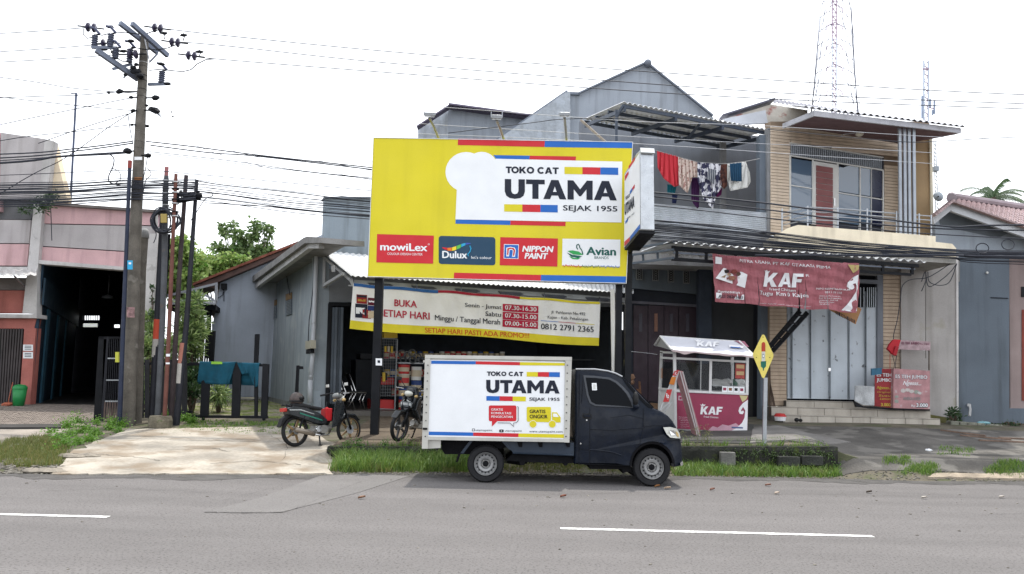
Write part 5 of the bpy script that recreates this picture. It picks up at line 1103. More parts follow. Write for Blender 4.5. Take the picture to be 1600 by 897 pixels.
# oleander bushes
def plant(name, label_, cat, stem_px, Y, cl_px, n, ll, lw, mat, up=.5, droop=.15, group=None):
    b0 = P(*stem_px, Y); b0.z = zg(b0.x, min(Y, 60)); t = thing(name, label_, cat, b0, group); cs = [(P(x, y, Y+random.uniform(-.5, .5)), r/FPX*Y) for x, y, r in cl_px]
    mb = MB()
    for c, r in cs: mb.tube([b0, b0.lerp(c, .5)+Vector((random.uniform(-.1, .1), 0, .1)), c], [.04, .025, .008], 5)
    mb.build('stem', M('bark', (.10, .075, .055), .9, .3, 8, .5), t)
    leaves(MB(), cs, n, ll, lw, up, droop).build('foliage', mat, t); return t
ole = leafmat('oleander_leaf', (.04, .10, .03), (.14, .24, .06), (.30, .38, .14)); dkl = leafmat('dark_leaf', (.02, .05, .02), (.05, .09, .03)); 
plant('oleander_bush', 'tall oleander bush with narrow leaves right of the telecom poles', 'bush', (302, 640), 21.5, [(303, 480, 8), (300, 500, 10), (312, 498, 8), (309, 515, 9), (298, 530, 11), (314, 520, 7), (306, 545, 8), (298, 560, 9), (318, 506, 5), (308, 468, 8), (292, 480, 9), (290, 510, 12), (285, 540, 12)], 3000, .22, .017, ole)
plant('oleander_bush', 'oleander bush seen between the concrete pole and the telecom poles', 'bush', (235, 640), 20.5, [(233, 500, 9), (238, 520, 12), (231, 540, 12), (240, 550, 11), (236, 575, 12), (240, 600, 12), (232, 620, 10), (255, 560, 12), (270, 540, 12), (262, 585, 12), (272, 600, 10), (262, 620, 10)], 3200, .22, .02, ole)
plant('potted_plant', 'spiky plant growing behind the gate post', 'plant', (342, 632), 20.6, [(342, 617, 9), (337, 612, 7), (350, 614, 7)], 300, .30, .018, ole, .4, .35)
plant('shrub', 'dark leafy shrub low behind the gate left part', 'bush', (300, 640), 20.2, [(293, 595, 12), (308, 598, 12), (300, 612, 10), (315, 606, 8), (285, 612, 9), (298, 580, 12), (312, 582, 10)], 1700, .14, .03, dkl)
plant('climbing_plant', 'thin creeper with small leaves on the white end wall', 'plant', (232, 560), 21.2, [(240, 430, 4), (238, 450, 5), (240, 470, 5), (239, 490, 6), (236, 405, 4)], 260, .07, .02, dkl)
plant('ledge_plant', 'wild plant rooted on the pink building ledge', 'plant', (70, 318), 21.3, [(60, 318, 9), (72, 314, 9), (80, 308, 8), (88, 302, 5), (45, 328, 6), (35, 330, 4), (68, 328, 7)], 520, .12, .02, dkl)
for t in bpy.data.objects:
    if t.name.startswith('ledge_plant'):
        for ch in t.children:
            if ch.name.startswith('stem'): bpy.data.objects.remove(ch)
solo(MB().tube([P(79, 320, 21.3), P(80, 345, 21.3), P(81, 376, 21.3)], .012, 4), 'hanging_root', cable_m, 'dry root hanging down over the grey wall band', 'root')
# trees behind
def tree(name, label_, base, Y, clumps, n, ll, lw, mat, trunk=.12, forks=True):
    b0 = P(*base, Y); b0.z = .5; t = thing(name, label_, 'tree', b0, 'trees behind the houses'); cs = []
    for x, y, r in clumps: cs.append((P(x, y, Y+random.uniform(-1, 1)*r/FPX*Y), r/FPX*Y))
    mb = MB(); top = sum((c for c, r in cs), Vector())/len(cs); fork = b0.lerp(top, .6)
    mb.tube([b0, b0.lerp(fork, .5)+Vector((.1, 0, 0)), fork], [trunk, trunk*.8, trunk*.6], 8)
    for c, r in cs: mb.tube([fork, fork.lerp(c, .5)+Vector((random.uniform(-.2, .2), 0, random.uniform(0, .3))), c], [trunk*.4, trunk*.22, trunk*.08], 5)
    mb.build('trunk', M('bark', (.1, .075, .055)), t); leaves(MB(), cs, n, ll, lw, .1, .3).build('crown', mat, t); return t
tlf = leafmat('tree_leaf', (.05, .11, .03), (.12, .20, .06), (.22, .30, .12)); tl2 = leafmat('tree_leaf_bright', (.08, .19, .03), (.20, .34, .06), (.34, .42, .14))
tree('tree', 'loose crowned tree standing behind the tiled house', (395, 460), 38, [(350, 355, 6), (352, 362, 8), (366, 352, 7), (372, 366, 10), (385, 375, 12), (398, 352, 8), (396, 366, 10), (412, 360, 8), (420, 356, 6), (368, 388, 10), (345, 388, 9), (338, 384, 6), (352, 395, 8), (382, 398, 12), (400, 390, 10), (416, 378, 8), (408, 402, 10), (360, 408, 10), (422, 366, 5), (345, 350, 3)], 1500, .26, .075, tlf)
tree('tree', 'dense bright green tree behind the telecom poles', (285, 520), 34, [(270, 385, 14), (285, 400, 18), (262, 410, 14), (300, 405, 16), (275, 430, 20), (295, 435, 18), (262, 450, 16), (310, 420, 14), (285, 380, 10), (252, 430, 8), (290, 460, 16)], 6500, .22, .075, tl2)
tree('tree', 'bushy green tree between the poles and the tiled eave', (340, 500), 36, [(320, 415, 14), (335, 420, 14), (350, 415, 12), (325, 432, 14), (310, 440, 12), (365, 408, 10), (345, 430, 12), (316, 404, 8), (380, 408, 8)], 4200, .22, .075, tl2)
tree('tree', 'darker round tree low behind the left eave', (375, 480), 42, [(370, 400, 12), (388, 402, 12), (405, 398, 10), (355, 405, 10), (395, 412, 10), (420, 392, 8), (330, 408, 8), (345, 402, 8)], 3000, .22, .08, tlf)
# TV aerial
solo(MB().tube([P(110, 318, 24), P(119, 146, 24)], .035, 6).tube([P(111, 146, 24), P(120, 145.5, 24)], .02, 4).tube([P(119, 146, 24), P(120, 150, 24)], .03, 4), 'aerial_mast', M('mast_dark', (.08, .10, .16), .6, .2), 'thin tall aerial mast behind the pink building', 'aerial')

# ================================================================== TRUCK
YT = 13.07; YX = 12.98; TP = PY(YT); TX = PY(YX)
def z3(x, y): return 640+x/3.476, 540+y/3.476
def z8(x, y): return 860+x/4.27, 560+y/4.27
p0 = P(759, 750, YT); p0.z = 0
tk = thing('box_truck', 'small navy pickup truck with white paint shop box parked at the kerb', 'truck', p0)
navyp = M('truck_navy', (.0045, .008, .017), .30, .3, 3, .02, spec=.15, coat=.08, spot=.2, spotc=(.03, .032, .036), spots=5, spoth=.52); blk = M('rubber_trim', (.008, .008, .009), .6, .2, bump=.05); chs = M('chassis_black', (.008, .008, .010), .8, .3, bump=.2, spec=.15)
boxm = M('box_cream', (.50, .49, .45), .55, .1, bump=.05, streak=.25)
c8 = lambda pts, Y: [P(*z8(*p), Y) for p in pts]
# cab body: profile lofted across the width with rolled edges and tumblehome
prof = [(158, 706), (162, 640), (163, 400), (166, 120), (170, 74), (200, 67), (300, 70), (385, 82), (440, 98), (485, 122), (530, 162), (600, 236), (650, 292), (690, 333), (740, 352), (790, 385), (822, 420), (842, 452), (862, 490), (878, 540), (888, 590), (892, 640), (893, 690), (886, 722), (832, 727)]
arch = [(680+152*math.cos(R(a)), 716-163*math.sin(R(a))) for a in range(4, 178, 12)]
prof = prof+arch+[(526, 718), (440, 716), (300, 712)]
cx_, cz_ = 520, 420
W_ = 1.48; belt = P(*z8(500, 335), YT).z
def cabring(y, ins):
    o = []
    for x, yy in prof:
        dx, dy = x-cx_, yy-cz_; L_ = math.hypot(dx, dy); f = 1-ins/L_*1.0 if L_ else 1
        inarch = abs(math.hypot((x-680)/152, (yy-716)/163)-1) < .03
        if inarch: f = 1
        q_ = P(*z8(cx_+dx*f, cz_+dy*f), YT); tum = max(0, q_.z-belt)*.16; nose = max(0, (x-760)/130)**2*.10
        side = min(y, W_-y); o.append(Vector((q_.x, YT+y+(1 if y < W_/2 else -1)*(tum+nose)*(1 if side < .5 else 0), q_.z)))
    return o
mb = MB(); rings = [(0, 16), (.012, 7), (.035, 2), (.08, 0), (W_-.08, 0), (W_-.035, 2), (W_-.012, 7), (W_, 16)]; npf = len(prof)
for y, ins in rings: mb.v += [tuple(v) for v in cabring(y, ins)]
for r_ in range(len(rings)-1):
    for i in range(npf): j = (i+1) % npf; mb.f.append((r_*npf+i, (r_+1)*npf+i, (r_+1)*npf+j, r_*npf+j))
from mathutils.geometry import tessellate_polygon
tri = tessellate_polygon([[Vector((x, -y, 0)) for x, y in prof]])
for a, b, c in tri: mb.f.append((a, b, c)); o_ = (len(rings)-1)*npf; mb.f.append((c+o_, b+o_, a+o_))
cab = mb.build('cab_body', navyp, tk); smooth_by_angle(cab, 50)
cs_off = lambda x, y, o=.006: (lambda q_: Vector((q_.x, YT+max(0, q_.z-belt)*.16+max(0, (x-760)/130)**2*.10-o, q_.z)))(P(*z8(x, y), YT))
def cpoly(pts, m, nm, th=.012, o=.006, parent=None):
    a = [cs_off(x, y, o) for x, y in pts]; return MB().prism(a, (0, th, 0)).build(nm, m, parent or tk)
def cline(pts, wd, m, nm, o=.004, parent=None):
    return MB().tube([cs_off(x, y, o) for x, y in pts], wd, 5).build(nm, m, parent or tk)
win = [(222, 112), (300, 116), (400, 128), (448, 152), (490, 190), (524, 228), (556, 290), (566, 332), (500, 326), (300, 318), (264, 300), (245, 250)]
gwin = [(238, 128), (300, 130), (392, 140), (436, 162), (476, 198), (508, 236), (536, 290), (545, 325), (500, 318), (305, 306), (274, 290), (257, 245)]
cpoly(win, M('window_seal', (.05, .055, .065), .45, .1), 'window_seal', .02, .006)
tint = M('cab_glass', (.004, .005, .007), .05, .0, bump=0, spec=.06); door_gl = cpoly(gwin, tint, 'side_window', .02, .012)
for k in range(26):
    x, y = random.uniform(265, 520), random.uniform(218, 300)
    if x < 500: pass
sh = cpoly([(278, 165), (310, 165), (312, 213), (280, 213)], white, 'paper_sticker', .003, .0155)
cpoly([(286, 172), (303, 172), (304, 206), (287, 206)], M('paper_grey', (.55, .55, .52), .7, .1), 'sticker_print', .002, .0175, sh)
cpoly([(478, 122), (512, 152), (585, 232), (640, 292), (684, 332), (655, 330), (612, 290), (560, 236), (512, 180)], tint, 'windscreen', .02, .005)
# windscreen across the front and hood line
fa, fb_ = P(*z8(485, 122), YT), P(*z8(690, 333), YT); nn = Vector(((fb_.z-fa.z), 0, -(fb_.x-fa.x))).normalized()*-1
if nn.x < 0: nn = -nn
q4 = [Vector((fa.x, YT+.14, fa.z)), Vector((fb_.x, YT+.07, fb_.z)), Vector((fb_.x, YT+W_-.07, fb_.z)), Vector((fa.x, YT+W_-.14, fa.z))]
MB().prism([v+nn*.02 for v in q4], -nn*.03).build('windscreen', tint, tk)
seam = M('seam_dark', (.004, .005, .008), .8, .1, bump=0)
for pts in ([(262, 330), (262, 560), (260, 700)][:1]+[(262, 702)], [(196, 95), (190, 300), (190, 706)], [(620, 335), (622, 460), (600, 560), (560, 600)], [(190, 706), (300, 708), (526, 714)], [(222, 112), (205, 300), (190, 480)][:2]): cline(pts, .0035, seam, 'door_seam')
cline([(622, 458), (700, 448), (750, 450), (790, 470)], .004, seam, 'body_crease'); cline([(262, 610), (350, 616), (420, 628), (476, 648)], .010, navyp, 'body_crease'); cline([(262, 470), (400, 478), (620, 462)], .006, navyp, 'body_crease')
cline([(400, 395), (520, 378), (620, 400)], .004, navyp, 'body_crease'); cline([(190, 545), (190, 605), (262, 610)], .003, seam, 'flap_seam')
h_ = cpoly([(214, 368), (272, 370), (274, 402), (216, 400)], blk, 'door_handle', .012, .010); cpoly([(222, 374), (266, 376), (266, 392), (222, 390)], navyp, 'handle_grip', .02, .03, h_)
for x, y in ((242, 412), (202, 568)): MB().disc(cs_off(x, y, .012), 'y', .012, .012, 10).build('lock', chrome, tk)
cline([(172, 72), (300, 72), (385, 84), (440, 100), (484, 122)], .014, M('roof_rail', (.35, .36, .38), .35, .1, metal=.5), 'roof_gutter', .0)
# mirror
c_ = cs_off(562, 270, .12); mo = MB().blob(c_, (.045, .07, .115), 12, 8).build('wing_mirror', blk, tk, smooth=True); MB().bar(cs_off(575, 325, .0), c_+Vector((.01, .02, -.08)), .04, .03).build('mirror_arm', blk, mo)
MB().blob(cs_off(566, 318, .09), (.05, .06, .055), 10, 6).build('lower_mirror', navyp, mo, smooth=True)
# headlight, indicator, bumper details
hl = cpoly([(752, 460), (800, 458), (846, 470), (866, 500), (874, 536), (846, 534), (800, 528), (775, 505)], M('lamp_lens', (.55, .55, .50), .12, .1, bump=0, spec=.7), 'headlight', .03, .012)
cpoly([(790, 478), (826, 482), (838, 512), (806, 514)], chrome, 'reflector', .01, .02, hl); cpoly([(838, 486), (856, 500), (862, 526), (846, 520)], M('amber', (.5, .35, .15), .3, .1), 'indicator', .01, .02, hl)
cline([(778, 545), (830, 548), (880, 548)], .004, seam, 'bumper_seam'); cpoly([(872, 700), (892, 690), (894, 716), (876, 722)], chrome, 'bumper_tip', .05, .012)
cpoly([(806, 700), (830, 704), (832, 722), (810, 722)], blk, 'bumper_corner', .04, .01)
# inner arch and floor, dark
aw2 = [(680+148*math.cos(R(a)), 716-158*math.sin(R(a))) for a in range(0, 181, 12)]
MB().prism(c8(aw2, YT+.30), (0, .9, 0)).build('wheel_arch', chs, tk)
mb = MB(); ring_o = [(680+151*math.cos(R(a)), 716-161*math.sin(R(a))) for a in range(0, 181, 12)]
for (x0, y0), (x1, y1) in zip(ring_o, ring_o[1:]): mb.prism([P(*z8(x0, y0), YT+.01), P(*z8(x1, y1), YT+.01), P(*z8(lerp(x1, 680, .1), lerp(y1, 716, .1)), YT+.02), P(*z8(lerp(x0, 680, .1), lerp(y0, 716, .1)), YT+.02)], (0, .3, 0))
mb.build('arch_lining', chs, tk)
MB().prism([P(*z8(x, y), YT+.12) for x, y in ((255, 700), (530, 706), (530, 755), (480, 765), (480, 740), (262, 738))], (0, 1.2, 0)).build('underbody', chs, tk)
# wheels
def wheel(px, py, rpx, Y, nm='wheel', flip=1):
    c_ = P(px, py, Y); r = rpx/FPX*Y; c_.z = r+.002
    t = MB().lathe([(r*.62, .02), (r*.70, -.015), (r*.92, -.02), (r*.985, .005), (r, .03), (r, .13), (r*.97, .16), (r*.62, .16)], c_, (0, flip, 0), 40).build(nm, rubber, tk, smooth=False); smooth_by_angle(t, 40)
    mb = MB()
    for k in range(40):
        a = 2*math.pi*k/40; d = Vector((math.cos(a), 0, math.sin(a))); s_ = Vector((-math.sin(a), 0, math.cos(a))); mb.obox(c_+d*r*1.0+Vector((0, .08*flip, 0)), s_*.008, (0, .05, 0), d*.004)
    mb.build('tread', rubber, t)
    rim = MB().lathe([(r*.63, -.005), (r*.615, -.012), (r*.57, .0), (r*.55, .03), (r*.50, .035), (r*.40, .012), (r*.28, .02), (r*.22, .045), (.001, .05)], c_, (0, flip, 0), 32).build('rim', M('rim_steel', (.30, .30, .30), .45, .2, metal=.5, streak=.1), t); smooth_by_angle(rim, 40)
    mb = MB()
    for k in range(16):
        a = 2*math.pi*k/16; mb.disc(c_+Vector((math.cos(a)*r*.475, .016*flip if flip > 0 else -.016-.02, math.sin(a)*r*.475)), 'y', r*.038, .02, 8)
    mb.build('rim_slots', seam, t)
    MB().lathe([(r*.16, .04), (r*.15, .015), (.001, .012)], c_, (0, flip, 0), 16).build('hub_cap', chs, t)
    mb = MB()
    for k in range(4): a = 2*math.pi*k/4+.6; mb.disc(c_+Vector((math.cos(a)*r*.20, .02*flip, math.sin(a)*r*.20)), 'y', .010, .025, 6)
    mb.build('nuts', chrome, t)
wheel(758.8, 721.8, 28.2, YT+.0); wheel(1018.9, 727.4, 28.8, YT+.03)
for x in (758.8, 1018.9): 
    c_ = P(x, 722, YT+1.48); c_.x = P(x, 722, YT).x; c_.z = .29
    t = MB().lathe([(.18, .0), (.27, .0), (.29, .03), (.29, .13), (.27, .16), (.18, .16)], c_, (0, -1, 0), 32).build('wheel', rubber, tk); MB().disc(c_+Vector((0, -.1, 0)), 'y', .18, .02, 20).build('rim', MATS['rim_steel'], t)
    MB().tube([P(x, 722, YT)+Vector((0, .1, 0)), c_], .04, 8).build('axle', chs, tk)
# chassis, bed side, stays
r3 = lambda pts, Y, th, m, nm, **k: MB().prism([P(*z3(*p), Y) for p in pts], (0, th, 0)).build(nm, m, tk, **k)
bedm = M('bed_side', (.028, .042, .065), .4, .2, spec=.3, bump=.03)
bed = r3([(500, 521), (893, 527), (893, 600), (566, 588), (545, 560)], YT+.06, 1.35, bedm, 'bed_side')
for x in (585, 695, 845): MB().prism([P(*z3(x, 524), YT+.03), P(*z3(x+28, 525), YT+.03), P(*z3(x+26, 552), YT+.03), P(*z3(x+8, 550), YT+.03)], (0, .03, 0)).build('stake_pocket', chs, bed)
MB().tube([P(*z3(560, 583), YT+.045), P(*z3(700, 588), YT+.045), P(*z3(890, 596), YT+.045)], .012, 5).build('lower_lip', bedm, bed)
r3([(560, 590), (893, 602), (893, 638), (860, 640), (855, 652), (840, 652), (838, 640), (628, 632), (624, 650), (600, 650), (596, 630), (520, 625)], YT+.15, 1.1, chs, 'chassis_rail')
r3([(170, 512), (560, 519), (560, 545), (500, 560), (330, 590), (190, 590), (175, 560)], YT+.18, 1.1, chs, 'rear_frame')
r3([(275, 585), (325, 519), (342, 519), (292, 587)], YT+.05, .04, bedm, 'stay'); r3([(262, 590), (278, 588), (262, 632), (250, 634)], YT+.05, .04, chs, 'mud_flap'); r3([(500, 521), (520, 521), (556, 572), (536, 560)], YT+.05, .04, bedm, 'stay')
r3([(520, 600), (600, 605), (640, 640), (600, 650), (530, 640)], YT+.7, .5, chs, 'leaf_spring')
r3([(163, 520), (178, 520), (150, 562), (138, 560)], YT+.05, .5, chs, 'tail_lamp_bracket')
# the box
bx_ = [(85, 52), (880, 64), (868, 526), (80, 512)]
r3(bx_, YX+.02, 1.62, boxm, 'box_body', bevel=.012)
tb = r3([(110, 76), (844, 88), (838, 508), (100, 494)], YX+.008, .012, white, 'print_sheet')
fr_ = lambda pts, nm='frame_rail': MB().prism([P(*z3(*p), YX-.014) for p in pts], (0, .034, 0)).build(nm, boxm, tk)
fr_([(84, 50), (882, 62), (881, 81), (83, 69)]); fr_([(83, 70), (113, 71), (100, 512), (100, 560), (66, 560)]); fr_([(846, 81), (881, 82), (868, 527), (838, 526)]); fr_([(100, 494), (838, 507), (838, 525), (100, 512)])
mb = MB()
for x0, x1, n_ in ((100, 84, 10), (858, 849, 10)):
    for k in range(n_): t = (k+.5)/n_; mb.disc(P(*z3(lerp(x0, x1, t), lerp(85, 515, t)), YX-.026), 'y', .009, .012, 8)
mb.build('rivets', chs, tk); r3([(72, 446), (96, 447), (95, 458), (72, 457)], YX-.03, .02, chs, 'door_latch'); r3([(74, 80), (84, 80), (82, 92), (74, 92)], YX-.01, .05, boxm, 'hinge')
r3([(100, 512), (170, 513), (168, 556), (100, 560)], YX+.03, .03, boxm, 'rear_skirt')
# ribs of the sheet behind the print, barely proud
PS = PY(YX+.008)
def S3(m, *pts, nm='stripe', o=.004): return patch(PS, [z3(*p) for p in pts], m, tk, nm, o)
S3(signblue, (118, 82), (360, 85), (359, 102), (117, 99)); S3(signred, (360, 85), (600, 90), (599, 107), (359, 102)); S3(yellow, (600, 90), (843, 95), (843, 109), (599, 107))
S3(signblue, (105, 467), (346, 472), (345, 491), (104, 486)); S3(signred, (346, 472), (592, 477), (591, 497), (345, 491)); S3(yellow, (592, 477), (839, 482), (838, 502), (591, 497))
def T3(s, x0, y0, x1, y1, m=ink, sl=.01, o=.005, **k): a = z3(x0, y0); b = z3(x1, y1); return text(PS, s, a[0], a[1], b[0], b[1], m, tk, sl, off=o, **k)
T3('TOKO CAT', 420, 140, 617, 165, bold=.05); T3('UTAMA', 416, 186, 815, 258, bold=.06); T3('SEJAK 1955', 650, 282, 815, 304, bold=.022)
for x0, x1, m in ((636, 696, yellow), (696, 757, signred), (757, 816, signblue)): S3(m, (x0, 143+(x0-636)*.01), (x1, 143+(x1-636)*.01), (x1, 169+(x1-636)*.015), (x0, 168+(x0-636)*.015))
for x0, x1, m in ((417, 489, signblue), (489, 560, signred), (560, 631, yellow)): S3(m, (x0, 274+(x0-417)*.015), (x1, 274+(x1-417)*.015), (x1, 299+(x1-417)*.02), (x0, 299+(x0-417)*.02))
patch(PS, [z3(*p) for p in rrect(430, 325, 580, 411, 9)], signred, tk, 'speech_bubble', .004); S3(signred, (447, 408), (478, 409), (447, 440), nm='speech_bubble', o=.0045)
MB().tube([PS.at(*z3(x, y), .006) for x, y in ((478, 419), (545, 420), (566, 440), (565, 420), (582, 417), (590, 406), (590, 335), (586, 330))], .006, 4).build('bubble_outline', M('outline_grey', (.25, .25, .27)), tk)
for k, s in enumerate(('GRATIS', 'KONSULTASI', 'PENGECATAN')): T3(s, 443, 341+k*19.5, 443+(64, 108, 117)[k], 353+k*19.5, white, o=.009, bold=.012)
patch(PS, [z3(*p) for p in rrect(636, 333, 768, 413, 7)], yellow, tk, 'truck_pictogram', .004); S3(yellow, (640, 405), (820, 409), (820, 418), (640, 414), nm='truck_pictogram', o=.0045)
patch(PS, [z3(*p) for p in ((774, 362), (800, 363), (816, 385), (820, 390), (820, 412), (774, 411))], yellow, tk, 'truck_pictogram', .0042); patch(PS, [z3(*p) for p in ((780, 369), (798, 370), (810, 388), (780, 387))], white, tk, 'truck_pictogram', .007)
for x in (670, 775): patch(PS, [z3(*p) for p in circ(x, 427, 19)], yellow, tk, 'truck_pictogram', .0052); patch(PS, [z3(*p) for p in circ(x, 427, 21, n=20)], white, tk, 'truck_pictogram', .0048)
T3('GRATIS', 652, 348, 738, 366, inkblack, o=.009, bold=.02); T3('ONGKIR', 652, 375, 749, 395, inkblack, o=.009, bold=.02)
S3(ink, (339, 451), (354, 451), (354, 465), (339, 465), nm='social_icon'); S3(white, (342, 454), (351, 454), (351, 462), (342, 462), nm='social_icon', o=.007); T3('utamapaint', 358, 454, 450, 468)
patch(PS, [z3(*p) for p in rrect(487, 456, 511, 471, 4)], inkblack, tk, 'social_icon', .005); S3(white, (496, 460), (504, 463.5), (496, 467), nm='social_icon', o=.008); T3('utamapaint', 517, 457, 609, 471); T3('www.utamapaint.com', 650, 460, 831, 476)
# ================================================================== MOTORCYCLES
def moto(label_, X, Y, yaw, style):
    t = thing('motorcycle', label_, 'motorcycle', (0, 0, 0), 'motorcycles parked on the forecourt')
    K = lambda mb, n, m, **k: mb.build(n, m, k.pop('parent', t), local=True, **k)
    V = lambda x, y, z: Vector((x, y, z))
    gold = M('rim_gold', (.30, .20, .10), .4, .2, metal=.6); rimm = gold if style == 0 else M('rim_black', (.05, .05, .055), .4, .1, metal=.5)
    bodym = M('bike_dark', (.009, .012, .015), .3, .3, 6, .02, spec=.4, coat=.1); whs = M('bike_white', (.5, .52, .52), .35, .1, bump=0); engm = M('engine_alloy', (.32, .31, .29), .45, .25, metal=.5, fine=30, bump=.3)
    r = .285; wb = 1.22
    def whl(x, wd):
        pr = []
        for k in range(13): a = 2*math.pi*k/12; pr.append((r-.035+.035*math.cos(a), wd*math.sin(a)))
        w_ = K(MB().lathe(pr, V(x, 0, r), 'y', 36), 'wheel', rubber, smooth=True)
        rm = MB().lathe([(r-.066, -.022), (r-.05, -.03), (r-.05, .03), (r-.066, .022), (r-.066, -.022)], V(x, 0, r), 'y', 32); K(rm, 'rim', rimm, parent=w_, smooth=True)
        for k in range(5):
            a = 2*math.pi*k/5+x; d = V(math.cos(a), 0, math.sin(a)); s_ = V(-math.sin(a), 0, math.cos(a))
            K(MB().prism([V(x, 0, r)+d*.03-s_*.024+V(0, -.015, 0), V(x, 0, r)+d*(r-.055)-s_*.012+V(0, -.012, 0), V(x, 0, r)+d*(r-.055)+s_*.012+V(0, -.012, 0), V(x, 0, r)+d*.03+s_*.024+V(0, -.015, 0)], (0, .028, 0)), 'spoke', rimm, parent=w_)
        K(MB().disc(V(x, -.045, r), 'y', .045, .09, 16), 'hub', engm, parent=w_); K(MB().disc(V(x, -.052, r), 'y', .085 if x > 0 else .06, .008, 20), 'brake_disc', greysteel, parent=w_); return w_
    whl(0, .045); whl(wb, .036)
    # frame, swing arm, fork
    K(MB().tube([V(.10, 0, .52), V(.35, 0, .45), V(.62, 0, .40), V(.90, 0, .62), V(.98, 0, .84)], .035, 8), 'frame', blacksteel, smooth=True)
    for s_ in (-.075, .075):
        K(MB().bar(V(0, s_, r), V(.42, s_, .30), .03, .05), 'swing_arm', engm); K(MB().tube([V(.03, s_*1.3, r+.04), V(.17, s_*1.2, .62)], .022, 8), 'shock', blacksteel)
        K(MB().tube([V(wb, s_, r), V(wb-.10, s_, .56)], .022, 8).tube([V(wb-.10, s_, .54), V(wb-.20, s_, .84)], .018, 8), 'fork_leg', blacksteel, smooth=True)
    # engine and exhaust
    en = K(MB().obox(V(.52, 0, .30), V(.13, 0, 0), V(0, .10, 0), V(0, 0, .08)), 'engine', engm, bevel=.03)
    K(MB().disc(V(.56, -.135, .30), 'y', .085, .03, 18), 'crank_cover', engm, parent=en, smooth=False); K(MB().disc(V(.44, -.14, .31), 'y', .055, .04, 16), 'crank_cover', chrome, parent=en)
    K(MB().tube([V(.66, 0, .31), V(.80, 0, .34)], .055, 10), 'cylinder_head', engm, parent=en)
    K(MB().tube([V(.74, -.06, .28), V(.66, -.13, .20), V(.45, -.15, .19), V(.28, -.16, .22)], .020, 8), 'exhaust_pipe', chrome, smooth=True); K(MB().tube([V(.32, -.16, .21), V(.20, -.165, .25), V(-.10, -.17, .315)], [.035, .05, .045], 12), 'muffler', M('muffler', (.28, .24, .20), .4, .25, metal=.6), smooth=True)
    K(MB().tube([V(.45, -.12, .22), V(.42, -.20, .02)], .014, 6).tube([V(.37, -.23, .012), V(.46, -.20, .012)], .012, 6), 'side_stand', blacksteel)
    K(MB().tube([V(.50, -.22, .22), V(.50, .22, .22)], .014, 6), 'foot_rest', rubber); K(MB().disc(V(.0, .06, r), 'y', .09, .015, 16), 'sprocket', greysteel)
    def skin(pts, hw, m, n, bev=.02):   # side outline extruded to both sides, rounded
        return K(MB().prism([V(x, -hw, z) for x, z in pts], (0, 2*hw, 0)), n, m, bevel=bev)
    # tail, seat, side panel, leg shield, fenders
    skin([(-.22, .70), (-.10, .755), (.20, .72), (.50, .60), (.66, .48), (.62, .40), (.40, .40), (.10, .50), (-.18, .58)], .11, bodym, 'side_panel')
    for s_ in (-.117, .111):
        K(MB().prism([V(-.20, s_, .685), V(.05, s_, .685), V(.34, s_, .60), V(.35, s_, .588), V(.05, s_, .668), V(-.18, s_, .668)], (0, .006, 0)), 'side_stripe', whs); K(MB().prism([V(.02, s_, .63), V(.52, s_, .49), V(.54, s_, .46), V(.04, s_, .60)], (0, .006, 0)), 'side_stripe', M('stripe_green', (.03, .20, .14) if style == 0 else (.30, .03, .03), .4, .1) if style == 0 else M('stripe_red', (.3, .03, .03), .4, .1))
    skin([(-.16, .745), (-.10, .79), (.12, .80), (.30, .755), (.52, .72), (.56, .69), (.50, .66), (.20, .71)], .115, M('seat_vinyl', (.02, .02, .022), .6, .2, bump=.1), 'seat', .03)
    K(MB().tube([V(-.24, -.09, .76), V(-.27, 0, .77), V(-.24, .09, .76), V(.02, .11, .80)], .012, 6).tube([V(-.24, -.09, .76), V(.02, -.11, .80)], .012, 6), 'grab_rail', blacksteel)
    K(MB().obox(V(-.25, 0, .68), V(.035, 0, 0), V(0, .08, 0), V(0, 0, .035)), 'tail_lamp', M('tail_red', (.40, .03, .02), .25, .1, bump=0), bevel=.015)
    skin([(-.30, .52), (-.18, .60), (.02, .62), (.0, .58), (-.20, .52), (-.33, .36), (-.36, .37)], .06, blk, 'rear_fender', .01)
    skin([(wb-.24, .50), (wb-.08, .60), (wb+.12, .585), (wb+.25, .46), (wb+.22, .45), (wb+.10, .54), (wb-.07, .555), (wb-.22, .46)], .06, bodym, 'front_fender', .015)
    K(MB().prism([V(.80, -.16, .84), V(.95, -.19, .80), V(1.0, -.18, .60), V(.84, -.16, .36), V(.72, -.15, .32), V(.76, -.14, .55)], (0, .02, 0)).prism([V(.80, .14, .84), V(.95, .17, .80), V(1.0, .16, .60), V(.84, .14, .36), V(.72, .13, .32), V(.76, .12, .55)], (0, .02, 0)).prism([V(.94, -.17, .80), V(1.0, -.165, .60), V(.90, -.14, .44), V(.86, -.14, .46), V(.93, -.16, .60), V(.90, -.17, .80)], (0, .34, 0)), 'leg_shield', bodym, bevel=.01)
    # head: cowl, headlight, bars, mirrors
    hx = .98
    K(MB().blob(V(hx-.02, 0, .94), (.11, .10, .065), 14, 9), 'handlebar_cowl', M('cowl_grey', (.16, .17, .17), .35, .2) if style == 0 else bodym, smooth=True)
    K(MB().blob(V(hx+.055, 0, .90), (.07, .09, .06), 12, 8), 'headlight', M('lamp_lens', (.55, .55, .5)), smooth=True)
    K(MB().tube([V(hx-.16, -.34, .97), V(hx-.05, -.15, 1.0), V(hx-.02, 0, .98), V(hx-.05, .15, 1.0), V(hx-.16, .34, .97)], .014, 8), 'handlebar', blacksteel, smooth=True)
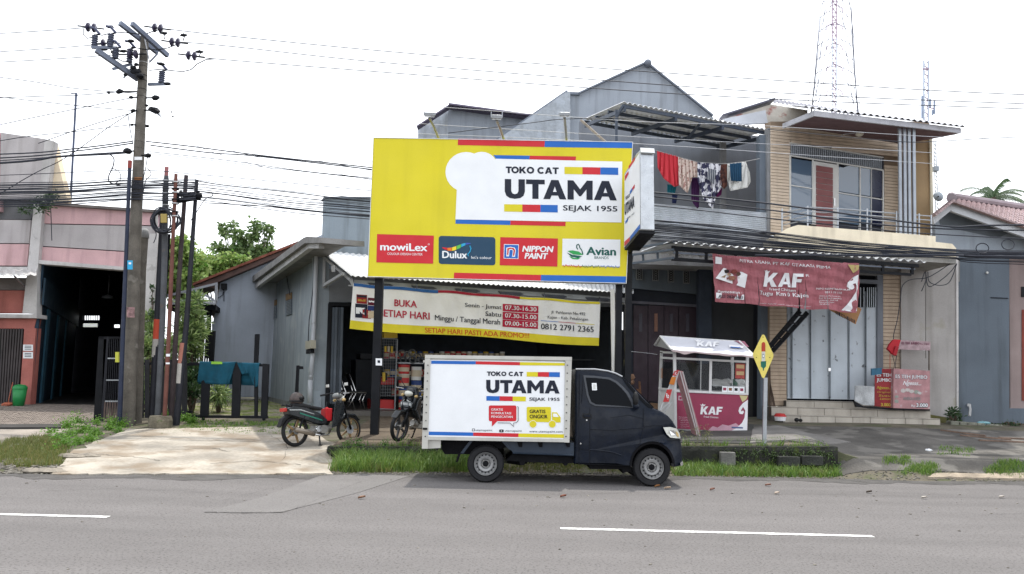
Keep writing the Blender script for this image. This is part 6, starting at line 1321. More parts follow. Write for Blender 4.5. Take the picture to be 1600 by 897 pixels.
    for s_ in (-1, 1):
        K(MB().tube([V(hx-.09, .22*s_, .99), V(hx-.17, .36*s_, .965)], .019, 8), 'grip', rubber)
        K(MB().tube([V(hx-.05, .16*s_, 1.01), V(hx-.03, .27*s_, 1.13)], .007, 5), 'mirror_stem', blacksteel)
        mo_ = K(MB().obox(V(hx-.03, .31*s_, 1.155), V(.012, 0, 0), V(0, .06, 0), V(0, 0, .035)), 'mirror', blk, bevel=.012); K(MB().obox(V(hx-.043, .31*s_, 1.155), V(.003, 0, 0), V(0, .052, 0), V(0, 0, .028)), 'mirror_glass', chrome, parent=mo_)
        K(MB().tube([V(hx-.04, .19*s_, .975), V(hx+.03, .32*s_, .985)], .006, 5), 'lever', chrome)
        K(MB().blob(V(hx+.02, .15*s_, .86), (.045, .03, .03), 8, 6), 'indicator', M('amber', (.5, .35, .15)), smooth=True)
    if style == 1:
        K(MB().prism([V(hx+.02, -.17, .86), V(hx+.05, -.13, .66), V(hx+.15, 0, .58), V(hx+.05, .13, .66), V(hx+.02, .17, .86), V(hx-.03, .08, 1.04), V(hx-.03, -.08, 1.04)], (-.12, 0, -.02)), 'front_fairing', bodym, bevel=.02)
        for s_ in (-1, 1): K(MB().prism([V(hx+.13, .02*s_, .80), V(hx+.03, .115*s_, .74), V(.86, .20*s_, .42), V(.98, .12*s_, .52)], (-.05, 0, 0)), 'fairing_panel', bodym, bevel=.006); K(MB().prism([V(hx+.135, .03*s_, .79), V(hx+.05, .11*s_, .73), V(hx+.05, .11*s_, .715), V(hx+.135, .03*s_, .77)], (.012, 0, 0)), 'position_lamp', whs)
        K(MB().obox(V(hx+.10, 0, .70), V(.006, 0, 0), V(0, .13, 0), V(0, 0, .048)), 'number_plate', M('plate_dark', (.10, .11, .12), .5, .1))
        mb = MB()
        for k, wd in enumerate((.022, .0, .018, .018, .018, .018, .0, .02, .02)):
            if wd: mb.obox(V(hx+.109, -.105+k*.026, .705), V(.002, 0, 0), V(0, wd/2, 0), V(0, 0, .022))
        K(mb, 'plate_characters', whs)
    t.location = (X, Y, zg(X, Y)+.03 if Y > WALLY and X > -3.3 else zg(X, Y)+.025); t.rotation_euler = (R(-5) if style == 0 else R(-4), 0, yaw); return t
pr_ = P(461, 694, 15.75)
mo1 = moto('dark step through motorcycle with gold rims, helmet and red box on the driveway', pr_.x, 15.75, R(47), 0)
Mx = Matrix.Rotation(R(47), 4, 'Z') @ Matrix.Rotation(R(-5), 4, 'X'); mo1.rotation_euler = Mx.to_euler()
pw = lambda x, y, z: mo1.location + Mx @ Vector((x, y, z))
hm = thing('helmet', 'scuffed brown half helmet resting on the motorcycle seat', 'helmet', pw(.02, -.02, .80)); hc = pw(.02, -.02, .88)
MB().blob(hc, (.135, .125, .13), 18, 12).build('shell', M('helmet_brown', (.085, .065, .06), .4, .35, 8, .1), hm, smooth=True)
MB().lathe([(.137, 0), (.142, .012), (.137, .03)], hc+Vector((0, 0, -.05)), 'z', 18).build('rim', blk, hm); MB().blob(hc+Vector((.10, -.03, .02)), (.05, .09, .05), 10, 7).build('visor', blk, hm, smooth=True)
c_ = pw(.70, 0, .58); solo(MB().obox(c_, (Mx.to_3x3() @ Vector((.075, 0, 0))), (Mx.to_3x3() @ Vector((0, .09, 0))), Vector((0, 0, .12))).bar(c_+Vector((-.03, 0, .13)), c_+Vector((.03, 0, .13)), .05, .03), 'fuel_can', M('red_plastic', (.50, .02, .025), .45, .15, bump=.03), 'bright red plastic can standing on the motorcycle footwell', 'can', bevel=.015)
MB_ = P(618, 690, 16.2)
yaw2 = R(-116)
fx = P(621, 694, 15.72)
mo2 = moto('black sporty motorcycle seen from its front between the post and the truck', fx.x-1.22*math.cos(yaw2), 15.78-1.22*math.sin(yaw2), yaw2, 1)
M2 = Matrix.Rotation(yaw2, 4, 'Z') @ Matrix.Rotation(R(-5), 4, 'X'); mo2.rotation_euler = M2.to_euler(); mo2.location.z = zg(-1.8, 16.3)+.03

# ================================================================== FOOD STALL
def z5(x, y): return 1000+x/5.278, 520+y/5.278
YS = 17.9; KP = Pl(P(1115, 640, YS), 6); KS = Pl(KP.at(1054, 640), 6+90)
stall = thing('food_stall', 'white and crimson glass fronted fried chicken stall with gabled roof', 'stall', KP.at(1110, 676)); alw = M('stall_white', (.62, .62, .62), .4, .08, bump=.03, streak=.15)
crim = M('stall_crimson', '8F3550', .45, .15, 1.5, .05); sglass = glass('stall_glass', (.03, .035, .04), .05, .15)
D5 = lambda pts, m, nm, th=.03, off=0.0, par=None: MB().slab(KP, [z5(*p) for p in pts], th, off).build(nm, m, par or stall)
back = -KP.n*.95
# base box
bse = [z5(*p) for p in [(296, 488), (895, 512), (888, 835), (290, 800)]]; L0 = [KP.at(*p) for p in bse]
MB().prism([v+back*.0-KP.n*.03 for v in L0], back).build('base_cabinet', alw, stall)
D5([(300, 492), (892, 514), (885, 818), (294, 790)], crim, 'print_sheet', .006, .008)
side0 = [L0[0], L0[3]]
def sidept(z5pt_front, t): return None
# left side panel: white, going back-left as seen
def LS(x, y, dep):      # point on stall's left flank: front edge picture point pushed back by dep metres
    return KP.at(*z5(x, y))+(-KP.n*dep)
skew = -KP.e1*.0
MB().prism([KP.at(*z5(294, 480)), KP.at(*z5(290, 800)), Pl(P(1115, 640, 18.85), 6).at(*z5(158, 770)), Pl(P(1115, 640, 18.85), 6).at(*z5(160, 460))], (.03, 0, 0)).build('side_panel', alw, stall)
S9 = Pl(P(1115, 640, 18.85), 6); b5 = lambda x, y: S9.at(*z5(x, y)); f5 = lambda x, y, o=0: KP.at(*z5(x, y), o)
# posts and rails of the glass case
for a, b, nm in ((f5(284, 150), f5(292, 800), 'corner_post'), (f5(884, 195), f5(880, 512), 'corner_post'), (b5(178, 148), b5(160, 640), 'corner_post'), (b5(760, 180), b5(760, 500), 'corner_post')): MB().bar(a, b, .06, .06).build(nm, alw, stall)
for a, b in ((f5(286, 210), f5(886, 240)), (f5(290, 478), f5(885, 505)), (b5(176, 205), f5(284, 212)), (b5(160, 460), f5(290, 475)), (b5(176, 160), f5(284, 165)), (b5(165, 460), b5(760, 490))): MB().bar(a, b, .05, .045).build('rail', alw, stall)
MB().bar(f5(583, 225), f5(578, 490), .055, .04).build('mullion', alw, stall); MB().bar(f5(503, 235, -.05), f5(499, 478, -.05), .018, .02).build('mullion', alum, stall); MB().bar(f5(762, 246, -.05), f5(760, 440, -.05), .015, .02).build('mullion', alum, stall)
for pts in ([(304, 226), (576, 240), (572, 478), (303, 468)], [(592, 243), (880, 254), (876, 498), (588, 486)]): D5(pts, sglass, 'pane', .006, -.01)
MB().prism([b5(180, 222), f5(276, 228), f5(282, 465), b5(164, 455)], (.006, 0, 0)).build('pane', sglass, stall)
MB().prism([b5(165, 240), b5(760, 265), b5(760, 490), b5(160, 460)], (0, .02, 0)).build('back_panel', M('stall_dark', (.03, .03, .035), .7, .2), stall)
MB().prism([b5(165, 160), b5(760, 190), f5(886, 200)-KP.n*.02, f5(284, 160)-KP.n*.02], (0, 0, -.02)).build('ceiling_board', M('stall_dark', (.03, .03, .035)), stall)
MB().prism([f5(296, 470), f5(888, 500), f5(888, 500)-KP.n*.9, f5(296, 470)-KP.n*.9], (0, 0, -.03)).build('counter_top', alum, stall)
MB().prism([f5(600, 430, -.3), f5(870, 440, -.3), f5(870, 440, -.8), f5(600, 430, -.8)], (0, 0, -.02)).build('shelf', alum, stall)
for x, y, c_ in ((625, 415, 'w'), (665, 415, 'w'), (720, 412, 'w'), (800, 418, 'w'), (840, 418, 'w'), (770, 420, 'k')): solo(MB().blob(f5(x, y, -.45), (.16, .10, .085), 9, 6, .2), 'food_tray', hues[c_] if c_ == 'w' else M('tray_green', (.05, .15, .09), .5, .1), {625: 'white wrapped food tray, leftmost on the stall shelf', 665: 'white wrapped tray second on the stall shelf', 720: 'white food tray in the middle of the stall shelf', 800: 'white cup stack on the stall shelf near its right end', 840: 'small white bag at the right end of the stall shelf', 770: 'dark green tray on the stall shelf'}[x], 'tray', 'food trays inside the stall')
for k in range(4): 
    x = 678+k*47; D5([(x, 440+k*2), (x+44, 442+k*2), (x+43, 494+k*2), (x-1, 492+k*2)], white, 'menu_card', .004, .01); D5([(x+8, 452+k*2), (x+34, 453+k*2), (x+33, 476+k*2), (x+8, 475+k*2)], (crim, M('food_brown', (.22, .10, .05)), inkblack, crim)[k], 'menu_picture', .003, .013)
D5([(789, 252), (868, 256), (862, 380), (785, 376)], M('poster_red', (.38, .07, .06), .6, .3, 20), 'poster', .004, .01); D5([(796, 262), (860, 266), (858, 296), (795, 292)], M('poster_cream', (.55, .38, .2)), 'poster_print', .003, .013); D5([(796, 318), (858, 320), (856, 350), (795, 348)], M('poster_cream', (.55, .38, .2)), 'poster_print', .003, .013)
MB().prism([b5(180, 290), f5(228, 292, 0)+back*.4, f5(226, 378, 0)+back*.4, b5(178, 372)], (-.01, 0, 0)).build('cardboard_note', M('cardboard', (.38, .22, .15), .9, .1), stall)
# roof: ridge above the middle, front slope big and pale
rA, rB = f5(205, 22)-KP.n*.35, f5(868, 66)-KP.n*.35; eA, eB = f5(262, 138, .38), f5(938, 190, .38); gA, gB = b5(130, 98)-KP.n*.1, b5(840, 150)-KP.n*.1
vin = M('stall_vinyl', 'BFC0C8', .5, .08, 1.5, .05)
def rf(u, v): 
    w_ = .012*math.sin(u*11)*v**6; return rA.lerp(rB, u).lerp(eA.lerp(eB, u), v)+Vector((0, 0, -abs(w_)))
MB().sheet(rf, 40, 10, (0, .02, -.03)).build('roof_cover', vin, stall); MB().sheet(lambda u, v: rA.lerp(rB, u).lerp(gA.lerp(gB, u), v), 4, 2, (0, -.02, -.03)).build('roof_cover', vin, stall)
MB().sheet(lambda u, v: rf(u, 1)+Vector((0, 0, -(.035+.03*math.exp(-((u-.16)/.05)**2)+.008*math.sin(u*13))*v)), 40, 3, (0, .01, 0)).build('roof_valance', M('stall_vinyl_edge', (.45, .36, .36), .6, .1), stall)
MB().prism([rA+Vector((.02, 0, -.03)), eA+Vector((.02, 0, -.02)), gA+Vector((.02, 0, -.02))], (.03, 0, 0)).build('gable_board', M('gable_grey', (.36, .37, .37), .6, .1), stall)
MB().tube([rA, eA], .022, 6).tube([rA, gA], .02, 6).tube([rB, eB], .03, 6).tube([rA, rB], .015, 6).build('roof_trim', alw, stall)
# roof plane for its print
rn = (rB-rA).cross(eA-rA).normalized()
class PN:
    def __init__(s, p, n): s.p = Vector(p); s.n = Vector(n).normalized(); s.n = s.n if s.n.dot(CAM-s.p) > 0 else -s.n
    def at(s, px, py, off=0.0): d = ray(px, py); q_ = s.p+s.n*off; return CAM+d*((q_-CAM).dot(s.n)/d.dot(s.n))
RP = PN(rA, rn)
def T5(pl, s, x0, y0, x1, y1, m=white, sl=.04, o=.015, **k): a = z5(x0, y0); b = z5(x1, y1); return text(pl, s, a[0], a[1], b[0], b[1], m, stall, sl, off=o, **k)
wlt = M('ink_white', (.72, .72, .74), .5, .05, bump=0)
T5(RP, 'KAF', 467, 68, 655, 110, wlt, sl=.03, o=.02, bold=.05, shear=.1)
patch(RP, [z5(*p) for p in ((450, 52), (466, 60), (478, 52), (490, 62), (505, 58), (496, 74), (465, 72))], wlt, stall, 'crown_print', .02)
patch(RP, [z5(*p) for p in ((735, 98), (856, 108), (852, 128), (737, 120))], wlt, stall, 'label_print', .02); patch(RP, [z5(*p) for p in ((745, 114), (830, 120), (828, 126), (746, 120))], signblue, stall, 'label_print', .024)
patch(RP, [z5(*p) for p in ((770, 62), (862, 70), (900, 118), (860, 110), (800, 75))], M('roof_pink', (.34, .14, .19), .5, .2, 5), stall, 'roof_print', .012)
T5(KP, 'KAF', 497, 606, 682, 672, wlt, sl=.03, bold=.05, shear=.12); T5(KP, 'Fried Chicken', 527, 684, 645, 700, wlt, sl=.05)
patch(KP, [z5(*p) for p in ((495, 590), (508, 596), (516, 584), (526, 594), (540, 590), (533, 604), (505, 602))], wlt, stall, 'crown_print', .015)
patch(KP, [z5(*p) for p in ((318, 520), (352, 522), (351, 558), (317, 556))], M('print_pale', (.6, .45, .5)), stall, 'label_print', .015); patch(KP, [z5(*p) for p in ((325, 528), (345, 529), (344, 551), (324, 550))], crim, stall, 'label_print', .018)
for k, x1 in enumerate((400, 395, 398, 404, 390, 408, 380)): T5(KP, ('Pemesanan', 'info kemitraan', 'ayam goreng', 'paket nasi', 'paket hemat', 'delivery order', 'buka setiap hari')[k], 320 if k < 2 else 335, 690+k*15, x1, 698+k*15, M('print_pale', (.6, .45, .5)), sl=.03)
yel2 = M('corner_yellow', (.55, .48, .24), .6, .1)
patch(KP, [z5(*p) for p in ((820, 516), (890, 520), (878, 548), (845, 572))], yel2, stall, 'corner_print', .012)
patch(KP, [z5(*p) for p in ((890, 552), (850, 580), (820, 615), (812, 645), (822, 668), (845, 672), (858, 655), (850, 640), (838, 650), (832, 640), (850, 612), (868, 640), (862, 700), (840, 745), (790, 790), (740, 812), (884, 816))], wlt, stall, 'swoosh_print', .012)
patch(KP, [z5(*p) for p in ((560, 806), (600, 770), (640, 782), (680, 755), (730, 766), (790, 745), (820, 770), (780, 812))], M('print_cloud', (.50, .30, .36)), stall, 'cloud_print', .010); patch(KP, [z5(*p) for p in ((756, 774), (850, 778), (848, 790), (755, 786))], M('ink_slate', (.09, .12, .25)), stall, 'label_print', .018)
for x in (340, 540, 720, 860): MB().disc(f5(x, 815)-KP.n*.3+Vector((0, 0, -.02)), 'y', .055, .05, 12).build('castor', rubber, stall)
for x, w_ in ((330, 1), (880, 1)): MB().bar(f5(x, 800)-KP.n*.1, f5(x, 800)-KP.n*.1+Vector((0, 0, -.15)), .05, .05).build('leg', alw, stall)
# folding A board
ab = thing('a_board', 'folding A shaped board with red and orange panels leaning before the stall', 'sign', P(1072, 690, 17.0)); w5 = lambda x, y, Y=17.0: P(*z5(x, y), Y)
redd = M('aboard_red', (.45, .03, .03), .5, .15); pk = M('aboard_frame', (.38, .20, .21), .5, .25, 10)
ag = PY(17.0)
MB().prism([w5(322, 312), w5(355, 318), w5(492, 800), w5(505, 900), w5(478, 900), w5(460, 800)], (0, .5, 0)).build('front_leaf', pk, ab)
for a, b in (((330, 320), (486, 895)), ((352, 322), (500, 895))): MB().bar(w5(*a, 16.98), w5(*b, 16.98), .022, .022).build('frame_rail', M('rail_grey', (.4, .36, .36), .5, .1), ab)
MB().prism([w5(288, 312), w5(328, 316), w5(215, 655, 17.1), w5(168, 640, 17.1)], (0, .03, 0)).build('rear_leaf', M('aboard_white', (.5, .5, .5), .5, .1), ab)
for pts, m in (([(285, 316), (318, 318), (300, 356), (268, 352)], redd), ([(262, 362), (298, 366), (282, 430), (240, 424)], M('aboard_orange', (.50, .16, .02), .5, .15)), ([(222, 468), (266, 466), (236, 570), (190, 570)], redd)): patch(PY(17.0), [z5(*p) for p in pts], m, ab, 'poster', .012)
text(PY(17.0), 'Rp', 216/5.278+1000, 520+500/5.278, 1000+240/5.278, 520+550/5.278, white, ab, 0, off=.02, bold=.02); text(PY(17.0), 'K', 1054.6, 581.5, 1057.6, 586, white, ab, 0, off=.02)
for pts in ([(240, 575), (168, 640)], [(262, 575), (200, 650)], [(285, 330), (165, 640)]): MB().bar(w5(*pts[0], 17.0), w5(*pts[1], 17.05), .015, .02).build('rail', alum, ab)
MB().bar(w5(322, 312, 16.98), w5(300, 312, 16.98), .03, .02).build('hinge', redd, ab)

# ================================================================== TRAFFIC LIGHT AHEAD SIGN
def z7(x, y): return 980+x/5.33, 500+y/5.33
ts = thing('road_sign', 'yellow diamond sign with a red white and green traffic light on a grey pole', 'sign', P(1194, 697, 15.9)); TSP = PY(15.9); TSP.p.y = 15.86
MB().bar(P(1196, 590, 15.95), P(1194, 697, 15.95)-Vector((0, 0, .05)), .07, .05).build('post', greysteel, ts)
rnd = [z7(*p) for p in ((1132, 120), (1145, 128), (1217, 285), (1218, 305), (1145, 478), (1132, 487), (1122, 475), (1048, 300), (1048, 280), (1122, 128))]
MB().slab(TSP, rnd, .006).build('plate', M('sign_back_yellow', 'D9C865', .5, .12, 6, .05, spot=.3, spotc=(.35, .28, .12), spots=14), ts)
ctr = z7(1133, 303)
patch(TSP, [z7(*p) for p in [(1115+20+16*math.cos(R(a)), 205+22*math.sin(R(a))) for a in range(180, 361, 20)]+[(1151, 262), (1118, 262)]], M('light_red', (.42, .045, .02), .5, .2, 12), ts, 'light_print', .003)
patch(TSP, [z7(*p) for p in ((1120, 264), (1149, 264), (1149, 345), (1120, 345))], M('light_white', (.55, .55, .5), .5, .1), ts, 'light_print', .003); patch(TSP, [z7(*p) for p in ((1126, 282), (1142, 282), (1142, 318), (1126, 318))], M('light_ring', (.22, .24, .24)), ts, 'light_print', .005); patch(TSP, [z7(*p) for p in ((1130, 290), (1138, 290), (1138, 310), (1130, 310))], white, ts, 'light_print', .006)
patch(TSP, [z7(*p) for p in ((1112, 345), (1158, 342), (1156, 388), (1140, 402), (1138, 422), (1132, 422), (1130, 402), (1114, 388))], M('light_green', (.01, .13, .09), .5, .2, 12), ts, 'light_print', .003)
for x, y in ((1132, 142), (1076, 312), (1188, 312)): MB().disc(TSP.at(*z7(x, y), .006), 'y', .008, .008, 8).build('bolt', chs, ts)

# ================================================================== RIGHT HOUSES
# ---- dark grey house
dgm = M('charcoal_plaster', (.095, .115, .14), .85, .12, 1.4, .15, streak=.3); dg2 = M('mid_grey_plaster', (.19, .205, .235), .85, .12, 1.4, .15, streak=.3); dg3 = M('slate_plaster', (.15, .18, .22), .8, .12, 1.3, .12, streak=.2)
dh = thing('dark_grey_house', 'dark grey two storey house with roofed balcony and laundry', 'house', P(1090, 660, 21)); ZP = lambda Y, d=0, x=1090: Pl(P(x, 600, Y), d)
def DH(Y, pts, m, nm, th=.2, d=0, off=0.0, **k): return MB().slab(ZP(Y, d), pts, th, off).build(nm, m, dh, **k)
A1 = ZP(22.5)
DH(22.5, [(984, 410), (1093, 418), (1093, 460), (984, 450)], dgm, 'vent_wall', .15, off=.3)
DH(22.5, [(975, 405), (1115, 410), (1115, 660), (975, 655)], M('recess_navy', (.03, .035, .05), .8, .2), 'recess_wall', .2)
for x, y in ((999, 427), (1024.5, 429), (1048.5, 431), (1072.5, 433)):
    v = MB().slab(A1, [(x-5, y-10.5), (x+5, y-10), (x+5, y+10.5), (x-5, y+10)], .04, .34).build('vent', M('vent_frame', (.20, .205, .21), .8, .1), dh); MB().slab(A1, [(x-3.6, y-9), (x+3.6, y-8.7), (x+3.6, y+9), (x-3.6, y+8.7)], .01, .345).build('vent_hole', seam, v)
    mb = MB()
    for k in range(5): mb.tube([A1.at(x+2.3*math.cos(t), y-7+k*3.6+1.6*math.sin(t), .35) for t in np.linspace(0, 6.28, 8)], .007, 4)
    mb.build('vent_pattern', M('vent_frame', (.2, .2, .2)), v)
doorm = M('plum_door', (.040, .024, .036), .5, .2, 3, .1)
DH(22.5, [(988, 470), (1092, 476), (1092, 480), (988, 474)], M('door_lintel', (.12, .12, .15), .6), 'door_head', .1, off=.1)
for x0, x1 in ((990, 1012), (1013, 1037), (1038, 1060), (1061, 1088)):
    dr = DH(22.5, [(x0, 477), (x1, 478), (x1, 628), (x0, 627)], doorm, 'door_leaf', .05, off=.06); xm = (x0+x1)/2
    MB().slab(A1, [(xm-2.5, 490), (xm+2.5, 490), (xm+2.5, 518), (xm-2.5, 518)], .01, .075).build('door_glass', M('curtain_peach', (.30, .16, .12), .8, .2) if x0 == 1013 else M('door_glass_dark', (.05, .045, .065), .4), dr)
DH(22.5, [(984, 628), (1060, 632), (1060, 640), (984, 638)], M('step_wood', (.22, .13, .08), .8, .3), 'threshold', .3, off=.3)
DH(21.8, [(1092, 395), (1112, 396), (1112, 662), (1092, 660)], M('column_navy', (.035, .045, .065), .8, .2), 'column', .3)
DH(22.2, [(1110, 400), (1178, 404), (1176, 668), (1110, 662)], M('charcoal_wall2', (.060, .064, .070), .85, .15, 1.5, .15, streak=.2), 'side_wall', .2); DH(22.2, [(1176, 404), (1192, 405), (1192, 668), (1176, 668)], M('recess_navy', (.03, .035, .05)), 'recess_wall', .2, off=-.1)
DH(21.0, [(1190, 405), (1205, 406), (1203, 664), (1188, 663)], dg3, 'column', .3)
mb = MB().tube([P(x, y, 19.4) for x, y in ((983, 549), (1005, 551), (1027, 554))], .006, 4); solo(mb, 'cord', cable_pale, 'pale cord strung between the billboard post and the stall', 'wire')
# floor slab front, parapet of zinc sheet
DH(21.2, [(985, 372), (1100, 376), (1205, 384), (1205, 420), (985, 412)], M('slab_grey', (.36, .36, .37), .9, .2, 2, .3, streak=.6), 'floor_slab', 1.5)
DH(20.6, [(1020, 350), (1204, 364), (1204, 385), (1020, 374)], M('slab_dark', (.30, .31, .33), .9, .25, 2, .3, streak=.6), 'floor_edge', .4)
PRP = ZP(20.5, 0); pa = PRP.at
mb = MB(); nrib = 11
def parf(u, v):
    x, y = lerp(1020, 1204, u), lerp(lerp(318, 333, u), lerp(351, 365, u), v); return PRP.at(x, y, .012*math.sin(v*nrib*2*math.pi))
mb.sheet(parf, 8, nrib*6, (0, .02, 0)); mb.build('parapet_sheet', tin, dh)
# back wall of the balcony, columns
DH(23.6, [(905, 200), (1130, 205), (1200, 215), (1200, 372), (905, 345)], dg2, 'balcony_wall', .2); DH(23.6, [(905, 190), (1000, 200), (1000, 320), (905, 320)], dg2, 'balcony_wall', .1, off=.25)
DH(22.4, [(1127, 222), (1135, 222), (1135, 345), (1127, 344)], M('column_grey', (.23, .235, .245), .85, .15, 2, .2, streak=.3), 'column', .2); DH(20.6, [(1187, 210), (1205, 212), (1205, 366), (1187, 365)], dg3, 'column', .3)
DH(20.55, [(1199, 200), (1205, 200), (1205, 366), (1199, 366)], M('column_grey', (.23, .235, .245)), 'column_edge', .25, off=.1)
# balcony roof: zinc sheets on steel purlins
ca = thing('balcony_canopy', 'corrugated zinc canopy on blue grey steel frame over the laundry balcony', 'canopy', P(1080, 200, 20)); cA = P(974, 159, 19.2); CPl = Pl(cA, 25)
cB = CPl.at(1203, 203); cD = P(912, 186, 21.6); cC = P(1203, 226, 23.6); 
cC = cB+(cD-cA)*1.0
corrugated(cA, cB, cC, cD, 30, .022, sub=5).build('zinc_sheet', M('canopy_zinc', (.72, .73, .75), .55, .1, 2, .08, streak=.3), ca)
fs = M('frame_blue', (.055, .07, .10), .5, .2)
dz = Vector((0, 0, -.09))
for t in (0.03, .36, .68, .98): MB().bar(cA.lerp(cD, t)+dz, cB.lerp(cC, t)+dz, .05, .08).build('purlin', fs, ca)
for t in (0.01, .34, .66, .99): MB().bar(cA.lerp(cB, t)+dz*2, cD.lerp(cC, t)+dz*2, .06, .09).build('rafter', fs, ca)
MB().bar(P(963, 172, 19.3), P(963, 222, 19.3), .06, .06).build('post', fs, ca); MB().bar(cA+dz, P(963, 184, 19.3), .05, .05).build('brace', fs, ca); MB().bar(cA.lerp(cB, .5)+dz*2, cA.lerp(cB, .62)+(cD-cA)*.6+dz*3, .05, .05).build('brace', fs, ca)
MB().bar(P(908, 188, 19.4), P(946, 222, 19.0), .07, .05).build('prop', M('timber', (.30, .26, .22), .9, .3, 8, .3), ca)
# canopy over the ground floor: lattice beam, corrugated edge
cn = thing('street_canopy', 'long dark lattice steel canopy with corrugated edge above the red banner', 'canopy', P(1200, 400, 18.5)); C0 = P(1057, 380, 18.45); CN = Pl(C0, 8)
a, b = CN.at(1046, 377.5), CN.at(1447, 408.5); dd = Vector((-math.sin(R(8)), math.cos(R(8)), 0))*2.2+Vector((0, 0, .10))
corrugated(a, b, b+dd, a+dd, 31, .028, sub=6, wave='box').build('zinc_sheet', M('canopy_zinc2', (.78, .79, .80), .5, .15, 2, .08, streak=.3), cn)
MB().slab(CN, [(1050, 384), (1436, 412.5), (1436, 418), (1050, 391)], .06, -.04).build('top_chord', blacksteel, cn); MB().slab(CN, [(1050, 402), (1424, 427), (1424, 431), (1050, 407)], .06, -.04).build('bottom_chord', blacksteel, cn)
for x in range(1056, 1430, 46): MB().slab(CN, [(x, 386+(x-1050)*.072), (x+4, 386+(x-1050)*.072), (x+4, 405+(x-1050)*.064), (x, 405+(x-1050)*.064)], .05, -.05).build('web', blacksteel, cn)
for y0, y1, t_ in ((0, 0, 0),): MB().slab(CN, [(1052, 393), (1430, 419.5), (1430, 421.5), (1052, 396)], .03, -.06).build('mid_rail', M('rail_slate', (.14, .16, .20), .5), cn)
e0 = CN.at(1052, 390); e1_ = P(982, 399, 20.6); eb0 = CN.at(1052, 403); eb1 = P(984, 412, 20.6)
for q0, q1 in ((e0, e1_), (eb0, eb1), (e0.lerp(e1_, .33), eb0.lerp(eb1, .33)), (e0.lerp(e1_, .66), eb0.lerp(eb1, .66)), (e1_, eb1), (CN.at(1053, 378), P(982, 389, 20.6)), (P(988, 399, 20), P(984, 425, 20.4))): MB().bar(q0, q1, .05, .05).build('side_truss_bar', bluesteel, cn)
MB().bar(P(983, 392, 18.6), P(982, 640, 18.6), .06, .06).build('post', M('post_slate', (.07, .085, .11), .6, .2), cn)
for (a_, b_, w_) in (((1199, 546), (1250, 486), .10), ((1207, 549), (1262, 488), .10)): MB().bar(P(*a_, 19.9), CN.at(*b_, -.5), w_*.6, w_).build('strut', blacksteel, cn)
for k in range(5): t = (k+.5)/5; MB().bar(P(lerp(1199, 1250, t), lerp(546, 486, t), lerp(19.9, 19.3, t)), P(lerp(1207, 1262, t), lerp(549, 488, t), lerp(19.9, 19.3, t)), .05, .04).build('strut_web', blacksteel, cn)
MB().bar(CN.at(1248, 488, -.5), CN.at(1250, 425, -.1), .06, .08).build('strut', blacksteel, cn)
# ---- laundry
def cloth(label_, pts_top, pts_bot, m, Y=20.0, fold=.05, nf=5, name='hanging_cloth', extra=None):
    pl = PY(Y)
    def al(q_, u): s_ = u*(len(q_)-1); i = min(int(s_), len(q_)-2); return lerp(q_[i][0], q_[i+1][0], s_-i), lerp(q_[i][1], q_[i+1][1], s_-i)
    def fn(u, v):
        a_, b_ = al(pts_top, u), al(pts_bot, u); return pl.at(lerp(a_[0], b_[0], v), lerp(a_[1], b_[1], v), fold*(.25+.75*v)*math.sin(u*nf*6.28+v)+fold*.4*math.sin(u*nf*13+v*3))
    mb = MB().sheet(fn, 36, 14, (0, .006, 0)); return solo(mb, name, m, label_, 'clothing', 'laundry on the balcony line', smooth=True)
def pat(name, c, c2, sc_, th_=.5, kind='n'):
    m = bpy.data.materials.new(name); m.use_nodes = True; t = m.node_tree; K = t.links.new; b = t.nodes['Principled BSDF']; b.inputs['Roughness'].default_value = .9
    g = t.nodes.new('ShaderNodeTexCoord')
    if kind == 'n': n = t.nodes.new('ShaderNodeTexNoise'); n.inputs['Scale'].default_value = sc_; n.inputs['Detail'].default_value = 3; o_ = n.outputs['Fac']
    elif kind == 'v': n = t.nodes.new('ShaderNodeTexVoronoi'); n.inputs['Scale'].default_value = sc_; o_ = n.outputs['Distance']
    else: n = t.nodes.new('ShaderNodeTexWave'); n.inputs['Scale'].default_value = sc_; n.inputs['Distortion'].default_value = 2; o_ = n.outputs['Fac']
    K(g.outputs['Object'], n.inputs['Vector']); r = t.nodes.new('ShaderNodeValToRGB'); r.color_ramp.interpolation = 'CONSTANT'; r.color_ramp.elements[0].color = (*lin(c), 1); r.color_ramp.elements[1].color = (*lin(c2), 1); r.color_ramp.elements[1].position = th_
    K(o_, r.inputs['Fac']); K(r.outputs['Color'], b.inputs['Base Color']); return m
def z6(x, y): return 960+x/5.33, 200+y/5.33
cl_ = [('bright red cloth with lace edge, leftmost on the balcony washing line', [(355, 190), (530, 235)], [(360, 330), (410, 420), (500, 490), (535, 480)], pat('cloth_red', (.50, .03, .045), (.62, .12, .13), 9, .68)),
       ('cream patterned cloth right of the red one', [(528, 240), (690, 285)], [(540, 480), (610, 545), (650, 410), (690, 410)], pat('cloth_cream', (.55, .45, .40), (.30, .16, .14), 16, .56)),
       ('large black and white patterned cloth in the middle of the line', [(690, 285), (885, 300)], [(695, 440), (740, 590), (820, 680), (850, 560), (890, 500)], pat('cloth_bw', (.62, .62, .66), (.03, .03, .07), 7, .5)),
       ('narrow brown and maroon cloth strip on the line', [(885, 300), (940, 300)], [(880, 470), (915, 510), (940, 480)], pat('cloth_brown', (.18, .07, .05), (.07, .03, .03), 12, .5)),
       ('white bordered cloth with dark blue centre, rightmost on the line', [(940, 300), (1095, 280), (1130, 380)], [(940, 430), (965, 525), (1110, 495), (1135, 450)], pat('cloth_white', (.60, .60, .58), (.06, .06, .07), 14, .66))]
for lb_, tp_, bt_, m_ in cl_: cloth(lb_, [z6(*p) for p in tp_], [z6(*p) for p in bt_], m_)
